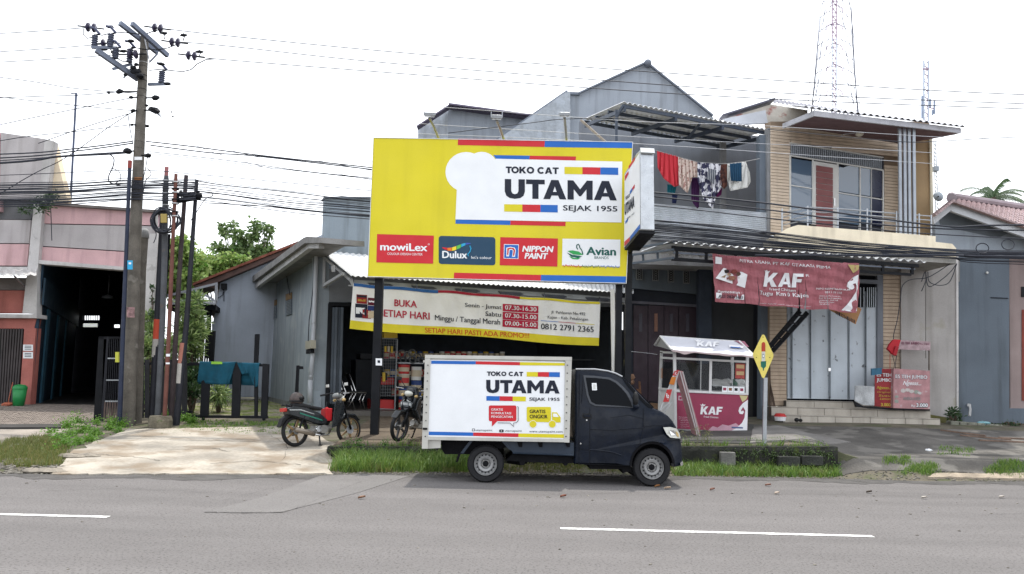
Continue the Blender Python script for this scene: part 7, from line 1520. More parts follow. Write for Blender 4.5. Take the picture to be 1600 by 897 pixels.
for lb_, tp_, bt_, m_, YY in (('dark blue centre panel of cloth over the white bordered one', [(960, 298), (1060, 288)], [(970, 440), (1062, 445)], M('cloth_navy', (.015, .06, .12), .9, .2), 19.85), ('slate striped fold lying over the black and white cloth', [(785, 335), (850, 350)], [(765, 420), (830, 470)], pat('cloth_stripe', (.08, .09, .12), (.3, .31, .33), 6, .5, 'w'), 19.85), ('teal garment hanging behind the red cloth', [(440, 470), (520, 480)], [(440, 550), (505, 545)], M('cloth_teal', (.01, .16, .22), .9, .2), 20.3), ('navy trousers hanging behind the cream cloth', [(480, 540), (530, 540)], [(480, 625), (515, 628)], M('cloth_navy2', (.02, .03, .10), .9, .2), 20.35), ('plum purple cloth low behind the patterned cloth', [(640, 415), (710, 415)], [(640, 600), (665, 640), (690, 670), (705, 660)], M('cloth_plum', (.07, .02, .09), .9, .2), 20.3), ('magenta cloth behind the right of the patterned cloth', [(845, 520), (900, 500)], [(850, 580), (890, 560)], M('cloth_magenta', (.16, .02, .12), .9, .2), 20.3)):
    cloth(lb_, [z6(*p) for p in tp_], [z6(*p) for p in bt_], m_, YY, .02)
solo(MB().tube([P(*z6(x, y), 20.0) for x, y in ((250, 150), (355, 190), (690, 284), (885, 299), (940, 299), (1100, 278), (1210, 255))], .008, 5), 'washing_line', M('rope', (.3, .3, .3)), 'sagging washing line on the balcony', 'rope')
# ---- red banner
def zb(x, y): return 1100+x/6.142, 385+y/6.142
KB = Pl(CN.p+CN.n*.14, 8); KB.wr = lambda px, py: .03*math.sin(px*.16+py*.03)+.02*math.sin(px*.45+py*.1)+.012*math.sin(py*.35-px*.1)
rb = thing('red_banner', 'torn dusky red fried chicken banner with slits hanging under the street canopy', 'banner', KB.at(1228, 440)); bred = M('banner_red', (.34, .115, .135), .75, .12, 3, .1, streak=.2)
def kb(u, v, o_=0.0):
    top = 72+90*u+(8*math.sin(u*9)**2 if u < .9 else 0); bot = 530+lerp(0, 105, u)+10*math.sin(u*22)*(.3+u*.7); a_ = zb(lerp(lerp(75, 1488, u), lerp(112, 1470, u), v), lerp(top, bot, v)); return KB.at(a_[0], a_[1], o_)
# cut into strips below the slits
slits = [(0, .212, 0), (.212, .303, .68), (.303, .592, .55), (.592, .632, .45), (.632, .786, .55), (.786, 1, .35)]
mb = MB(); vt = .35
mb.sheet(lambda u, v: kb(u, v*vt), 70, 6, (0, .004, 0))
for k, (u0, u1, s_) in enumerate(slits):
    g0 = .004 if k else 0
    mb.sheet(lambda u, v: kb(lerp(u0+g0*v*(1.5 if k in (2, 4) else .6), u1-.004*v*(1.5 if k in (2, 3) else .6), u), lerp(vt, 1, v)), max(4, int((u1-u0)*60)), 10, (0, .004, 0))
mb.build('cloth', bred, rb)
def TB(s, x0, y0, x1, y1, m=wlt, sl=.06, o=.03, **k): a_ = zb(x0, y0); b_ = zb(x1, y1); return text(KB, s, a_[0], a_[1], b_[0], b_[1], m, rb, sl, off=o, **k)
def PB(pts, m, nm='print', o=.026): return patch(KB, [zb(*p) for p in pts], m, rb, nm, o)
TB('MITRA USAHA PT KAF CITARASA PRIMA', 335, 122, 1218, 150, sl=.075, bold=.008); TB('KAF', 572, 250, 960, 385, sl=.03, bold=.06, shear=.12); TB('Fried Chicken', 632, 395, 882, 420, sl=.06, bold=.01)
TB('Tugu Km 0 Kajen', 528, 425, 1003, 475, sl=.06, bold=.014); TB('R', 975, 268, 1000, 292); PB([(575, 228), (592, 238), (604, 224), (618, 238), (640, 234), (628, 256), (590, 252)], wlt, 'crown_print')
PB([(106, 100), (172, 106), (172, 172), (106, 166)], wlt, 'logo_square'); PB([(118, 112), (162, 116), (150, 140), (122, 138)], M('print_pinkish', (.4, .2, .22)), 'logo_square', .03)
PB([(112, 305), (192, 205), (370, 245), (420, 270), (400, 398), (250, 352)], wlt, 'food_photo')
for x, y, r_, c_ in ((215, 240, 26, (.03, .02, .02)), (285, 245, 30, (.25, .06, .05)), (180, 285, 32, (.40, .28, .16)), (262, 305, 38, (.28, .12, .08)), (330, 265, 26, (.14, .07, .05)), (240, 270, 20, (.45, .3, .2)), (350, 300, 18, (.5, .42, .38))): patch(KB, [zb(x+r_*math.cos(t)*random.uniform(.8, 1.2), y+r_*.7*math.sin(t)*random.uniform(.8, 1.2)) for t in np.linspace(0, 5.9, 10)], M('food_%d' % x, c_, .7, .4, 30), rb, 'food_photo', .03+x*.00003)
TB('Pemesanan :', 140, 418, 368, 446, sl=.05, bold=.01); PB([(122, 442), (392, 462), (392, 512), (124, 496)], wlt, 'phone_box'); TB('0823-2824-3633', 132, 462, 380, 490, ink, sl=.06, o=.034, bold=.02)
TB('INFO KEMITRAAN HUB', 1088, 395, 1400, 412, sl=.04, bold=.01); TB('0811 177 1105', 1165, 428, 1335, 448, sl=.05); 
for k in range(5): TB(('@kafchicken', 'kaf fried chicken', 'www.kaf.id', 'kemitraan', 'order')[k], 1108, 470+k*19, (1320, 1330, 1280, 1250, 1200)[k], 482+k*19, sl=.03)
for k in range(6): TB('ayam goreng renyah', 530+k*85, 540+k*6, 600+k*85, 549+k*6, sl=.05)
PB([(1480, 270), (1430, 295), (1385, 345), (1378, 385), (1395, 410), (1420, 415), (1445, 400), (1440, 375), (1425, 368), (1450, 352), (1462, 380), (1455, 430), (1420, 500), (1370, 560), (1325, 612), (1400, 625), (1470, 620)], wlt, 'swoosh_print'); PB([(1392, 172), (1492, 180), (1478, 225), (1430, 258), (1415, 225)], M('corner_yellow2', (.42, .33, .13), .7, .15), 'corner_print')
ob_ = thing('orange_sign', 'small orange sheet with a phone number tilted under the red banner corner', 'sign', KB.at(1330, 490, -.3)); OP = Pl(CN.p-CN.n*.25, 8)
MB().slab(OP, [zb(*p) for p in ((1200, 608), (1470, 580), (1512, 600), (1455, 748))], .005).build('sheet', M('orange_sheet', (.34, .17, .07), .7, .15), ob_)
for k, ch in enumerate('081325616808'): a_ = zb(1262+k*16, 618+k*7.6); text(OP, ch, a_[0], a_[1], a_[0]+2.0, a_[1]+5.6, ink, ob_, .3, off=.004, bold=.02)
# ---- beige house
bh = thing('beige_house', 'two storey beige board clad house with balcony and wide tiled steps', 'house', P(1330, 650, 20.8)); GPL = PY(20.8)
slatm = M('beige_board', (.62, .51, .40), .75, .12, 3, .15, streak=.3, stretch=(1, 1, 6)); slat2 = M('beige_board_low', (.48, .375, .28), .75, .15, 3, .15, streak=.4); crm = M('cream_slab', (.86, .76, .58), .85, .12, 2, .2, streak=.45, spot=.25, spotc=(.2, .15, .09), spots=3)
gw = M('greige_wall', (.36, .34, .325), .88, .12, 1.3, .15, streak=.4, spot=.4, spotc=(.22, .20, .11), spots=1.2)
doorgrey = M('shutter_paleblue', (.52, .57, .62), .6, .08, 2, .1, streak=.2, spot=.9, spotc=(.10, .10, .11), spots=7, spoth=.645)
def BH(pts, m, nm, pl=GPL, th=.2, off=0.0, parent=None, **k): return MB().slab(pl, pts, th, off).build(nm, m, parent or bh, **k)
def boards(pl, xl, xr, yt, yb_, n_, m, th=.03, jit=.006, core=True, sl=None):
    """lap boards between picture edges xl/xr (functions of y), n_ boards from yt to yb_ at the left edge, sloping to the right by sl(y)"""
    sl = sl or (lambda y: .02)
    if core: BH([(xl(yt), yt), (xr(yt), yt+sl(yt)*(xr(yt)-xl(yt))), (xr(yb_), yb_+sl(yb_)*(xr(yb_)-xl(yb_))), (xl(yb_), yb_)], M('board_joint', (.24, .18, .13), .9), 'wall', pl, .2, -.02)
    for k in range(n_):
        y0, y1 = lerp(yt, yb_, k/n_), lerp(yt, yb_, (k+.86)/n_); x0, x1 = xl(y0), xr(y0)
        BH([(x0, y0), (x1, y0+sl(y0)*(x1-x0)), (x1, y1+sl(y1)*(x1-x0)), (x0, y1)], m, 'board', pl, th, random.uniform(0, jit))
# ground floor
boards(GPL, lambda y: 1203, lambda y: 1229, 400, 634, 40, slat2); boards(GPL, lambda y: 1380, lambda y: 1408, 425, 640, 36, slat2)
BH([(1203, 380), (1500, 404), (1500, 440), (1203, 420)], M('soffit_grey', (.22, .22, .22), .9, .2), 'lintel', th=.3, off=-.03); BH([(1371, 430), (1380, 430), (1380, 632), (1371, 630)], dg2, 'door_jamb', off=.02); BH([(1340, 436), (1378, 438), (1378, 444), (1340, 442)], dg2, 'door_head', off=.03)
BH([(1408, 400), (1496, 404), (1497, 668), (1408, 655)], gw, 'side_wall', th=.3, off=.06); BH([(1446, 418), (1447, 418), (1447, 560), (1446, 560)], M('crack_brown', (.12, .11, .10)), 'wall_crack', th=.005, off=.063)
BH([(1494, 400), (1497.5, 400), (1498, 662), (1495, 662)], offw, 'corner_bead', th=.3, off=.09); BH([(1408, 640), (1496, 655), (1496, 670), (1408, 660)], M('wall_foot_moss', (.16, .15, .06), .95, .3, 3, .4, spot=.7, spotc=(.10, .12, .03), spots=3), 'wall_foot', th=.1, off=.075)
leavesx = [1229, 1237, 1266, 1296.5, 1326, 1352.5, 1371]
BH([(1228, 412), (1380, 416), (1380, 632), (1228, 626)], dark, 'door_recess', th=.1, off=-.12)
for k, (x0, x1) in enumerate(zip(leavesx, leavesx[1:])):
    yb_ = 622.5+(x0-1229)*.02
    d_ = BH([(x0+.5, 455), (x1-.5, 455.5), (x1-.5, yb_+.4), (x0+.5, yb_)], doorgrey, 'door_panel', th=.04, off=(-.06, -.03, -.045, -.02, -.05, -.035)[k])
    for xx in (x0+.9, x1-1.6): MB().slab(GPL, [(xx, 456), (xx+.7, 456), (xx+.7, yb_-1), (xx, yb_-1)], .02, -.005).build('panel_edge', M('shutter_edge', (.22, .25, .28), .6, .2, spot=.6, spotc=(.06, .06, .07), spots=8), d_)
    if k >= 4:
        MB().slab(GPL, [(x0+1.5, 449), (x1-1.5, 449.5), (x1-1.5, 480), (x0+1.5, 480)], .02, .0).build('vent_panel', seam, d_)
        for j in range(5): xx = lerp(x0+2.5, x1-3, j/4); MB().slab(GPL, [(xx, 449), (xx+.9, 449), (xx+.9, 480), (xx, 480)], .02, .02).build('vent_bar', doorgrey, d_)
MB().rect(GPL, 1294.5, 575, 1298, 580, .03, 0, .01).build('padlock', chrome, bh)
# steps with their tiles
stm = M('step_tile', (.44, .40, .345), .5, .12, 3, .1, streak=.4); grt = M('tile_grout', (.10, .09, .08), .9, .2)
XA, XB = P(1214, 650, 20).x, P(1467, 650, 20).x
for (x0, x1, yf, zt_, n_) in ((XA+.12, XB, 19.95, .90, 9), (XA-.05, XB-.06, 20.28, 1.08, 6), (P(1228, 620, 20.6).x, P(1345, 620, 20.6).x+1.6, 20.60, 1.235, 5)):
    z0 = max(.4, zt_-.5); MB().box((x0, yf, z0), (x1, 21.2, zt_-.012)).build('step', grt, bh)
    for k in range(n_):
        xa, xb = lerp(x0, x1, k/n_)+.006, lerp(x0, x1, (k+1)/n_)-.006
        MB().box((xa, yf-.012, zt_-.21), (xb, yf-.001, zt_-.02)).build('riser_tile', stm, bh); MB().box((xa, yf-.016, zt_-.011), (xb, min(21.15, yf+.33), zt_+.002)).build('tread_tile', stm, bh)
# upper floor, oblique
W0 = P(1205, 300, 20.4); WP = Pl(W0, 24); slw = lambda y: .157
BHW = lambda pts, m, nm, **k: BH(pts, m, nm, WP, **k)
BHW([(1204, 190), (1452, 190), (1452, 372), (1204, 366)], M('board_joint', (.12, .085, .06)), 'wall', th=.2, off=-.04)
wx0, wx1 = 1235.5, 1380
def wtop(x): return 223.5+(x-wx0)*.157
n_ = 34
for k in range(n_):
    y0 = 196+k*4.9; y1 = y0+4.2
    f0 = lambda x, y: y+(x-1205)*.10
    # full boards above the window, split boards beside it
    segs = [(1205, 1235)]+[(1382, 1406)]; 
    if y0 < 214: segs = [(1205, 1300), (1300, 1406)]
    elif y0 < 222: segs = [(1205, 1235), (1236, 1300), (1300, 1406)]
    elif y0 < 236: segs = [(1205, 1235), (1300, 1406)]
    for a_, b_ in segs:
        q0, q1 = f0(a_, y0), f0(b_, y0)
        if a_ < 1382 <= b_ or (a_ >= 1236 and b_ <= 1382):
            if q0+4 > wtop(max(a_, wx0))+1 or q1+4 > wtop(min(b_, wx1)): continue
        if max(q0, q1) > 362: continue
        BHW([(a_, q0), (b_, q1), (b_, q1+4.2), (a_, q0+4.2)], slatm, 'board', th=.03, off=random.uniform(0, .006))
# window band
wb_ = lambda x, y: (x, y+(x-wx0)*.157)
wfr = M('window_white', (.62, .62, .60), .5, .08, bump=.03); wgl = glass('window_glass', (.09, .14, .21), .04, .88, 1.0)  # bluish reflection in the panes is put into their base colour
BHW([wb_(wx0, 222), wb_(wx1+1, 222), (wx1+1, 366), (wx0, 362)], M('room_dark', (.05, .055, .07), .9), 'window_backing', th=.1, off=-.03)
for k in range(46):
    x = wx0+1+k*3.1
    if x > wx1-2: break
    BHW([wb_(x, 224.5), wb_(x+1.5, 224.5), wb_(x+1.5, 241.5), wb_(x, 241.5)], M('louvre_grey', (.30, .33, .37), .6, .1), 'vent_slat', th=.03, off=.02)
for y, h in ((222.5, 1.6), (242, 2.2)): BHW([wb_(wx0-.5, y), wb_(wx1+.5, y), wb_(wx1+.5, y+h), wb_(wx0-.5, y+h)], wfr, 'window_rail', th=.06, off=.04)
def pane(x0, x1, y0, y1, m=None): return BHW([wb_(x0, y0), wb_(x1, y0), wb_(x1, y1), wb_(x0, y1)], m or wgl, 'window_pane', th=.01, off=.02)
pane(1236, 1269.5, 245, 289); pane(1236, 1269.5, 290, 345); pane(1310, 1343.5, 245, 287); pane(1310, 1343.5, 288, 335); pane(1345, 1361.5, 245, 287); pane(1345, 1361.5, 288, 332)
pane(1362, 1379.5, 245, 287, M('curtain_navy', (.012, .018, .05), .3, .1)); pane(1362, 1379.5, 288, 332, M('curtain_navy', (.012, .018, .05)))
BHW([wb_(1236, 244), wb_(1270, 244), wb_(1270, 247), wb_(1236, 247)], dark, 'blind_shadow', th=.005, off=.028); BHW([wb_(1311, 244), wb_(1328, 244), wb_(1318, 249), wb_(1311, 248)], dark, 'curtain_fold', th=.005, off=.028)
for x, w_ in ((1235, 1.2), (1269.5, 2), (1308.5, 2), (1343.5, 1.6), (1361.5, .7), (1379.5, 1.8)): BHW([wb_(x, 243), wb_(x+w_, 243), wb_(x+w_, 345), wb_(x, 345)], wfr, 'window_stile', th=.06, off=.045)
for x0, x1 in ((1236, 1270), (1310, 1380)): BHW([wb_(x0, 288.6), wb_(x1, 288.6), wb_(x1, 290), wb_(x0, 290)], wfr, 'window_bar', th=.05, off=.042)
dr = BHW([wb_(1271.5, 246), wb_(1308.5, 246), wb_(1308.5, 345), wb_(1271.5, 345)], wfr, 'door_frame', th=.05, off=.05)
for k in range(11): y0 = 252+k*9.2; BHW([wb_(1276, y0), wb_(1301.5, y0), wb_(1301.5, y0+8.4), wb_(1276, y0+8.4)], M('door_red', (.22, .075, .075), .55, .12, 3, .05), 'door_slat', th=.03, off=.07, parent=dr)
MB().bar(WP.at(1304, 310, .08), WP.at(1304, 322, .08), .02, .03).build('door_handle', chrome, dr)
# right return wall, edge strip
RWp = PY(21.6); BH([(1430, 210), (1453, 212), (1456, 366), (1430, 368)], M('tan_wall', (.36, .25, .14), .85, .1, 2, .15, streak=.3), 'end_wall', RWp, th=.3); BH([(1452.5, 212), (1456.5, 212), (1459, 367), (1455, 367)], M('cream_edge', (.66, .60, .46), .8, .1), 'corner_strip', RWp, th=3.5, off=.05)
# balcony slab and lower slab edge
BSL = PY(19.35)
BH([(1218, 364), (1232, 356), (1247, 351.5), (1462, 369), (1462, 378), (1488, 381), (1494, 388), (1494, 402), (1300, 394), (1218, 386)], crm, 'balcony_slab', BSL, th=2.0)
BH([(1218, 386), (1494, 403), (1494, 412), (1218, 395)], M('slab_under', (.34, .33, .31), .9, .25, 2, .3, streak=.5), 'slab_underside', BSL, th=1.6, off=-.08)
# railing
rlm = M('railing_steel', (.42, .44, .47), .4, .1, metal=.5); RL = PY(19.5)
rl = bh
for y in (330, 336.5, 343, 349): 
    MB().tube([P(1222, y+3, 20.1), RL.at(1262, y-6), RL.at(1320, y-3), RL.at(1404, y+4)], .018 if y == 330 else .013, 6).build('rail', rlm, bh); MB().tube([RL.at(1430, y+6), RL.at(1455, y+8)], .013, 6).build('rail', rlm, bh)
for x, y0, y1 in ((1222, 326, 364), (1262, 322, 354), (1309, 324, 357), (1355, 326, 361), (1401, 330, 366), (1436, 334, 367), (1455, 336, 368)): MB().tube([RL.at(x, y0), RL.at(x, y1)], .02, 8).build('railing_post', rlm, bh)
for x in (1407, 1414.5, 1421.5, 1429): MB().bar(P(x-1.6, 198, 19.42), P(x, 372, 19.42), .062, .062).build('steel_column', M('column_steel', (.36, .39, .43), .45, .15, metal=.3, streak=.2), bh)
# roof: soffit, fascia, ribbed sheet
rA = P(1271, 182, 18.4); RF = Pl(rA, 17); rB = RF.at(1500, 207); rC = WP.at(1232, 196.5, .05); rD = WP.at(1406, 225, .1); rE = PY(21.4).at(1452, 218); rF_ = PY(20.9).at(1489, 211)
sof = M('soffit_mauve', (.125, .075, .085), .8, .12, 2, .1)
m_ = MB(); base = len(m_.v); pts = [rC, rA, rB, rF_, rE, rD]
for (i, j, k) in ((0, 1, 5), (1, 2, 5), (2, 4, 5), (2, 3, 4)): m_.prism([pts[i], pts[j], pts[k]], (0, 0, .03))
m_.build('soffit', sof, bh)
MB().bar(rA+Vector((0, 0, .07)), rB+Vector((0, 0, .04)), .05, .13).bar(P(1224, 197, 20.0), rA+Vector((0, 0, .06)), .05, .12).bar(rB+Vector((0, 0, .04)), rF_+Vector((0, 0, .05)), .05, .1).build('fascia', M('fascia_pale', (.42, .42, .45), .7, .12, streak=.3), bh)
up = Vector((0, 0, .17)); rr0, rr1 = rA+up+Vector((-.25, -.12, .02)), rB+Vector((.12, -.1, .12)); bk0 = P(1233, 184, 21.5)+Vector((0, 0, .35)); bk1 = rF_+Vector((.3, .8, .42))
corrugated(rr0, rr1, rr1+(bk0-rr0)*.6, bk0, 26, .024, sub=6).build('roof_sheet', M('roof_sheet_grey', (.33, .34, .37), .5, .15, 2, .1, metal=.1, streak=.3), bh)
rs2 = M('roof_sheet_dark', (.10, .10, .14), .5, .2)
qa, qb, qc, qd = P(1128, 184, 21.5), P(1206, 158, 21.5), P(1345, 180, 22.5), P(1250, 200, 23.5)
corrugated(P(1206, 159, 21.5), P(1345, 181, 21.8), P(1345, 176, 24), P(1206, 154, 24), 22, .02, sub=5).build('roof_sheet', rs2, bh); MB().bar(P(1126, 184, 21.5), P(1207, 158.5, 21.5), .5, .04).build('roof_edge', rs2, bh)
BH([(1140, 183), (1205, 163), (1262, 172), (1262, 184), (1226, 196), (1198, 196), (1198, 190), (1150, 192)], M('peeling_wall', (.58, .54, .48), .9, .15, 4, .3, spot=.8, spotc=(.30, .07, .06), spots=3.0, spoth=.55), 'gable_wall', PY(21.4), th=.2); BH([(1130, 186), (1196, 172), (1200, 192), (1150, 194)], M('pale_blue_gable', (.48, .50, .54), .8, .1), 'gable_wall', PY(21.3), th=.1, off=.05)
lg = P(1343, 209, 20.2); l_ = thing('ceiling_lamp', 'round white lamp under the balcony roof soffit', 'lamp', lg); MB().blob(lg, (.10, .10, .07), 12, 8).build('globe', M('globe_white', (.55, .52, .45), .4, .05), l_, smooth=True); MB().disc(lg+Vector((0, 0, .04)), 'z', .07, .06, 12).build('base', blacksteel, l_)
MB().tube([lg+Vector((-.1, 0, .02)), P(1318, 210, 20.2), P(1314, 213, 20.2)], .012, 5).build('arm', M('bracket_pale', (.4, .4, .4)), l_)
# satellite dish / aerial
dn = thing('satellite_dish', 'small grey dish on the lattice mast beside the beige house', 'dish', P(1466, 307, 23)); MB().lathe([(.001, .06), (.08, .045), (.14, .01), (.145, 0), (.10, .03), (.001, .045)], P(1466, 307, 23), (0, -1, .1), 16).build('bowl', M('dish_grey', (.30, .34, .38), .5, .1), dn, smooth=True); MB().tube([P(1466, 307, 23), P(1466, 307, 22.8)], .02, 5).build('feed', blacksteel, dn)
lm = thing('lattice_mast', 'thin lattice mast right beside the beige house', 'mast', P(1463, 380, 23.4))
for x0, x1 in ((1461.5, 1459), (1465.5, 1462)): MB().bar(P(x0+1, 345, 23.4), P(x1, 222, 23.4), .02, .02).build('leg', greysteel, lm)
mb = MB()
for k in range(20): y = 224+k*6; mb.bar(P(1459.3+k*.13, y, 23.4), P(1462.6+k*.15, y+6, 23.4), .012, .012)
mb.build('bracing', greysteel, lm); MB().rect(PY(23.3), 1460, 259, 1468, 267, .15).build('radio_box', M('dish_grey', (.3, .34, .38)), lm, bevel=.02)
# ---- drinks cart and lantern
def zc(x, y): return 1330+x/6.9, 520+y/6.9
dc = thing('drinks_cart', 'folded tea cart of worn red and pink printed panels on the tiled steps', 'cart', P(1435, 640, 20.1)); CP = Pl(P(1430, 620, 20.08), 4); CQ = Pl(P(1430, 620, 20.08), -14)
pinkp = M('cart_pink', (.42, .22, .23), .6, .25, 5, .1, spot=.5, spotc=(.5, .5, .5), spots=6); redp2 = M('cart_red', (.30, .025, .03), .5, .25, 5, .1, spot=.35, spotc=(.35, .2, .18), spots=9)
MB().slab(CP, [zc(*p) for p in ((458, 385), (850, 410), (848, 825), (455, 812))], .35).build('front_panel', pinkp, dc); MB().slab(CP, [zc(*p) for p in ((455, 815), (850, 825), (848, 842), (440, 832))], .4, -.02).build('base_rail', blacksteel, dc)
MB().slab(CQ, [zc(*p) for p in ((258, 385), (448, 392), (446, 812), (250, 790))], .04, .05).build('side_panel', redp2, dc)
MB().slab(CP, [zc(*p) for p in ((222, 385), (330, 378), (332, 445), (222, 460))], .05, .14).build('blue_flap', M('flap_blue', (.03, .12, .20), .6, .3, 8), dc)
MB().slab(CP, [zc(*p) for p in ((45, 570), (150, 572), (250, 580), (250, 785), (130, 780), (40, 735))], .03, -.05).build('silver_sheet', M('silver_sheet', (.45, .46, .47), .5, .3, 5, .6), dc); MB().slab(CP, [zc(*p) for p in ((40, 742), (130, 790), (448, 815), (448, 830), (250, 818), (60, 800))], .1, -.06).build('bottom_edge', blacksteel, dc)
for x0, x1 in ((532, 540), (838, 850)): MB().slab(CP, [zc(x0, 180), zc(x1, 180), zc(x1, 405), zc(x0, 405)], .03, -.3).build('upright', M('upright_dark', (.15, .13, .11)), dc)
MB().slab(CP, [zc(*p) for p in ((535, 78), (855, 95), (852, 192), (690, 186), (500, 178))], .04, -.25).build('top_sign', M('top_sign_pink', (.42, .30, .32), .6, .3, 8, .1, spot=.5, spotc=(.6, .6, .6), spots=10), dc)
def TC(s, x0, y0, x1, y1, m, pl=CP, sl=.02, o=.006, **k): a_ = zc(x0, y0); b_ = zc(x1, y1); return text(pl, s, a_[0], a_[1], b_[0], b_[1], m, dc, sl, off=o, **k)
TC('ES TEH JUMBO', 474, 448, 822, 505, ink, sl=.03, o=.004, bold=.035); TC('ES TEH JUMBO', 478, 450, 820, 500, wlt, sl=.03, o=.008, bold=.012); TC('Ngesss...', 556, 520, 755, 575, wlt, shear=.4, o=.008, bold=.02)
TC('ANEKA RASA', 560, 690, 750, 725, M('ink_grey', (.25, .25, .25)), bold=.03); TC('3.000', 700, 757, 828, 805, inkblack, o=.004, bold=.09); TC('3.000', 702, 760, 826, 800, wlt, o=.008, bold=.03); TC('Rp', 650, 775, 690, 805, wlt, o=.008)
for x, y, r_ in ((560, 625, 30), (605, 615, 28), (650, 630, 30), (700, 640, 28), (735, 650, 24), (490, 690, 22), (490, 740, 26)): patch(CP, [zc(x+r_*math.cos(t)*random.uniform(.7, 1.2), y+r_*.8*math.sin(t)*random.uniform(.7, 1.2)) for t in np.linspace(0, 5.9, 9)], M('cup_print%d' % (x % 3), ((.5, .5, .48), (.30, .32, .28), (.55, .50, .48))[x % 3], .6, .3, 40), dc, 'cup_print', .004+x*.000004)
TC('ES TEH', 275, 435, 434, 470, wlt, CQ, o=.055+.004, bold=.02); TC('JUMBO', 275, 490, 438, 535, wlt, CQ, o=.059, bold=.03); TC('Ngesss...', 275, 575, 430, 615, M('ink_gold', (.55, .40, .06)), CQ, o=.059, shear=.4, bold=.02)
for k in range(3): TC(('Original', 'Susu', 'Lemon')[k], 280+k*15, 630+k*35, 425, 652+k*35, M('ink_gold', (.55, .4, .06)), CQ, o=.059, shear=.2)
TC('3.000', 320, 758, 425, 792, M('ink_gold', (.55, .4, .06)), CQ, o=.059, bold=.04); TC('ES TEH JUMBO', 545, 98, 735, 130, M('ink_plum', (.2, .06, .1)), CP, o=-.24, bold=.03); TC('Rp 3.000', 745, 110, 840, 135, M('ink_plum', (.2, .06, .1)), CP, o=-.24)
rl2 = thing('red_lantern', 'crumpled bright red cloth hanging from a cable above the drinks cart', 'cloth', P(1397, 548, 19.9)); redc = M('lantern_red', (.45, .015, .025), .6, .2)
lp = [zc(*p) for p in ((462, 70), (540, 75), (520, 140), (495, 190), (488, 245), (440, 230), (425, 205), (392, 178), (410, 130))]
MB().slab(PY(19.9), lp, .10).build('cloth', redc, rl2, bevel=.02); MB().slab(PY(19.85), [zc(*p) for p in ((480, 140), (520, 150), (490, 250), (450, 240))], .06).build('fold', M('lantern_red_dark', (.32, .012, .02), .6, .2), rl2, bevel=.015)
for pts in (((418, 230), (418, 385)), ((445, 245), (468, 330), (460, 390)), ((490, 245), (478, 330), (482, 385))): MB().tube([P(*zc(*p), 19.95) for p in pts], .008, 4).build('string', (M('string_red', (.3, .05, .03)) if pts[0][0] == 418 else cable_m), rl2)
# broom, bucket, red white bag by the clad pillar
br = thing('broom', 'old twig broom leaning at the foot of the clad pillar', 'broom', P(1208, 655, 20.3)); mb = MB()
for k in range(26): a_ = P(1203.5+random.uniform(-.5, .5), 598, 20.6); b_ = P(1202+k*.55, 650+random.uniform(-4, 3), 20.3); mb.tube([a_, a_.lerp(b_, .5)+Vector((random.uniform(-.02, .02), 0, 0)), b_], .006, 3)
mb.build('twigs', M('twig_brown', (.10, .07, .055), .9, .3), br); MB().tube([P(1203.5, 602, 20.6), P(1202, 540, 20.7)], .014, 5).build('handle', M('twig_brown', (.1, .07, .055)), br)
p = P(1219, 655, 19.9); tb_ = thing('tub', 'small red and white tub at the left foot of the steps', 'tub', p); MB().lathe([(.001, 0), (.12, 0), (.14, .10), (.001, .1)], Vector((p.x, 19.9, zg(p.x, 19.9)+.02)), 'z', 12).build('bowl', wlt, tb_); MB().lathe([(.001, .18), (.10, .17), (.15, .10), (.001, .1)], Vector((p.x, 19.9, zg(p.x, 19.9)+.02)), 'z', 12).build('cover', redd, tb_)
p = P(1246, 658, 19.7); solo(MB().blob((p.x, 19.75, zg(p.x, 19.7)+.06), (.06, .05, .05), 8, 6).blob((p.x+.1, 19.78, zg(p.x, 19.7)+.05), (.05, .05, .04), 8, 5), 'sandal_pair', blk, 'pair of dark sandals on the ground before the steps', 'sandals')
# wooden carved chair behind the truck
wc = thing('wooden_chair', 'carved brown wooden chair back seen above the truck windscreen', 'chair', P(992, 640, 20.8)); wd_ = M('carved_wood', (.16, .075, .04), .5, .3, 12, .3)
for a_, b_ in (((985, 592), (983, 640)), ((999, 596), (1002, 640))): MB().bar(P(*a_, 20.8), P(*b_, 20.8), .05, .05).build('leg', wd_, wc)
MB().blob(P(988, 589, 20.8), (.07, .04, .07), 10, 7, .15).blob(P(988, 597, 20.8), (.05, .04, .06), 10, 7, .15).build('finial', M('carved_wood_light', (.28, .16, .10), .6, .4, 20, .4), wc); MB().bar(P(985, 612, 20.8), P(1000, 613, 20.8), .04, .16).build('seat', wd_, wc)
solo(MB().rect(PY(19.2), 975, 562, 984, 572, .02), 'yellow_notice', M('note_yellow', (.55, .52, .25), .7, .1), 'small yellow notice on the dark post behind the truck cab', 'notice')
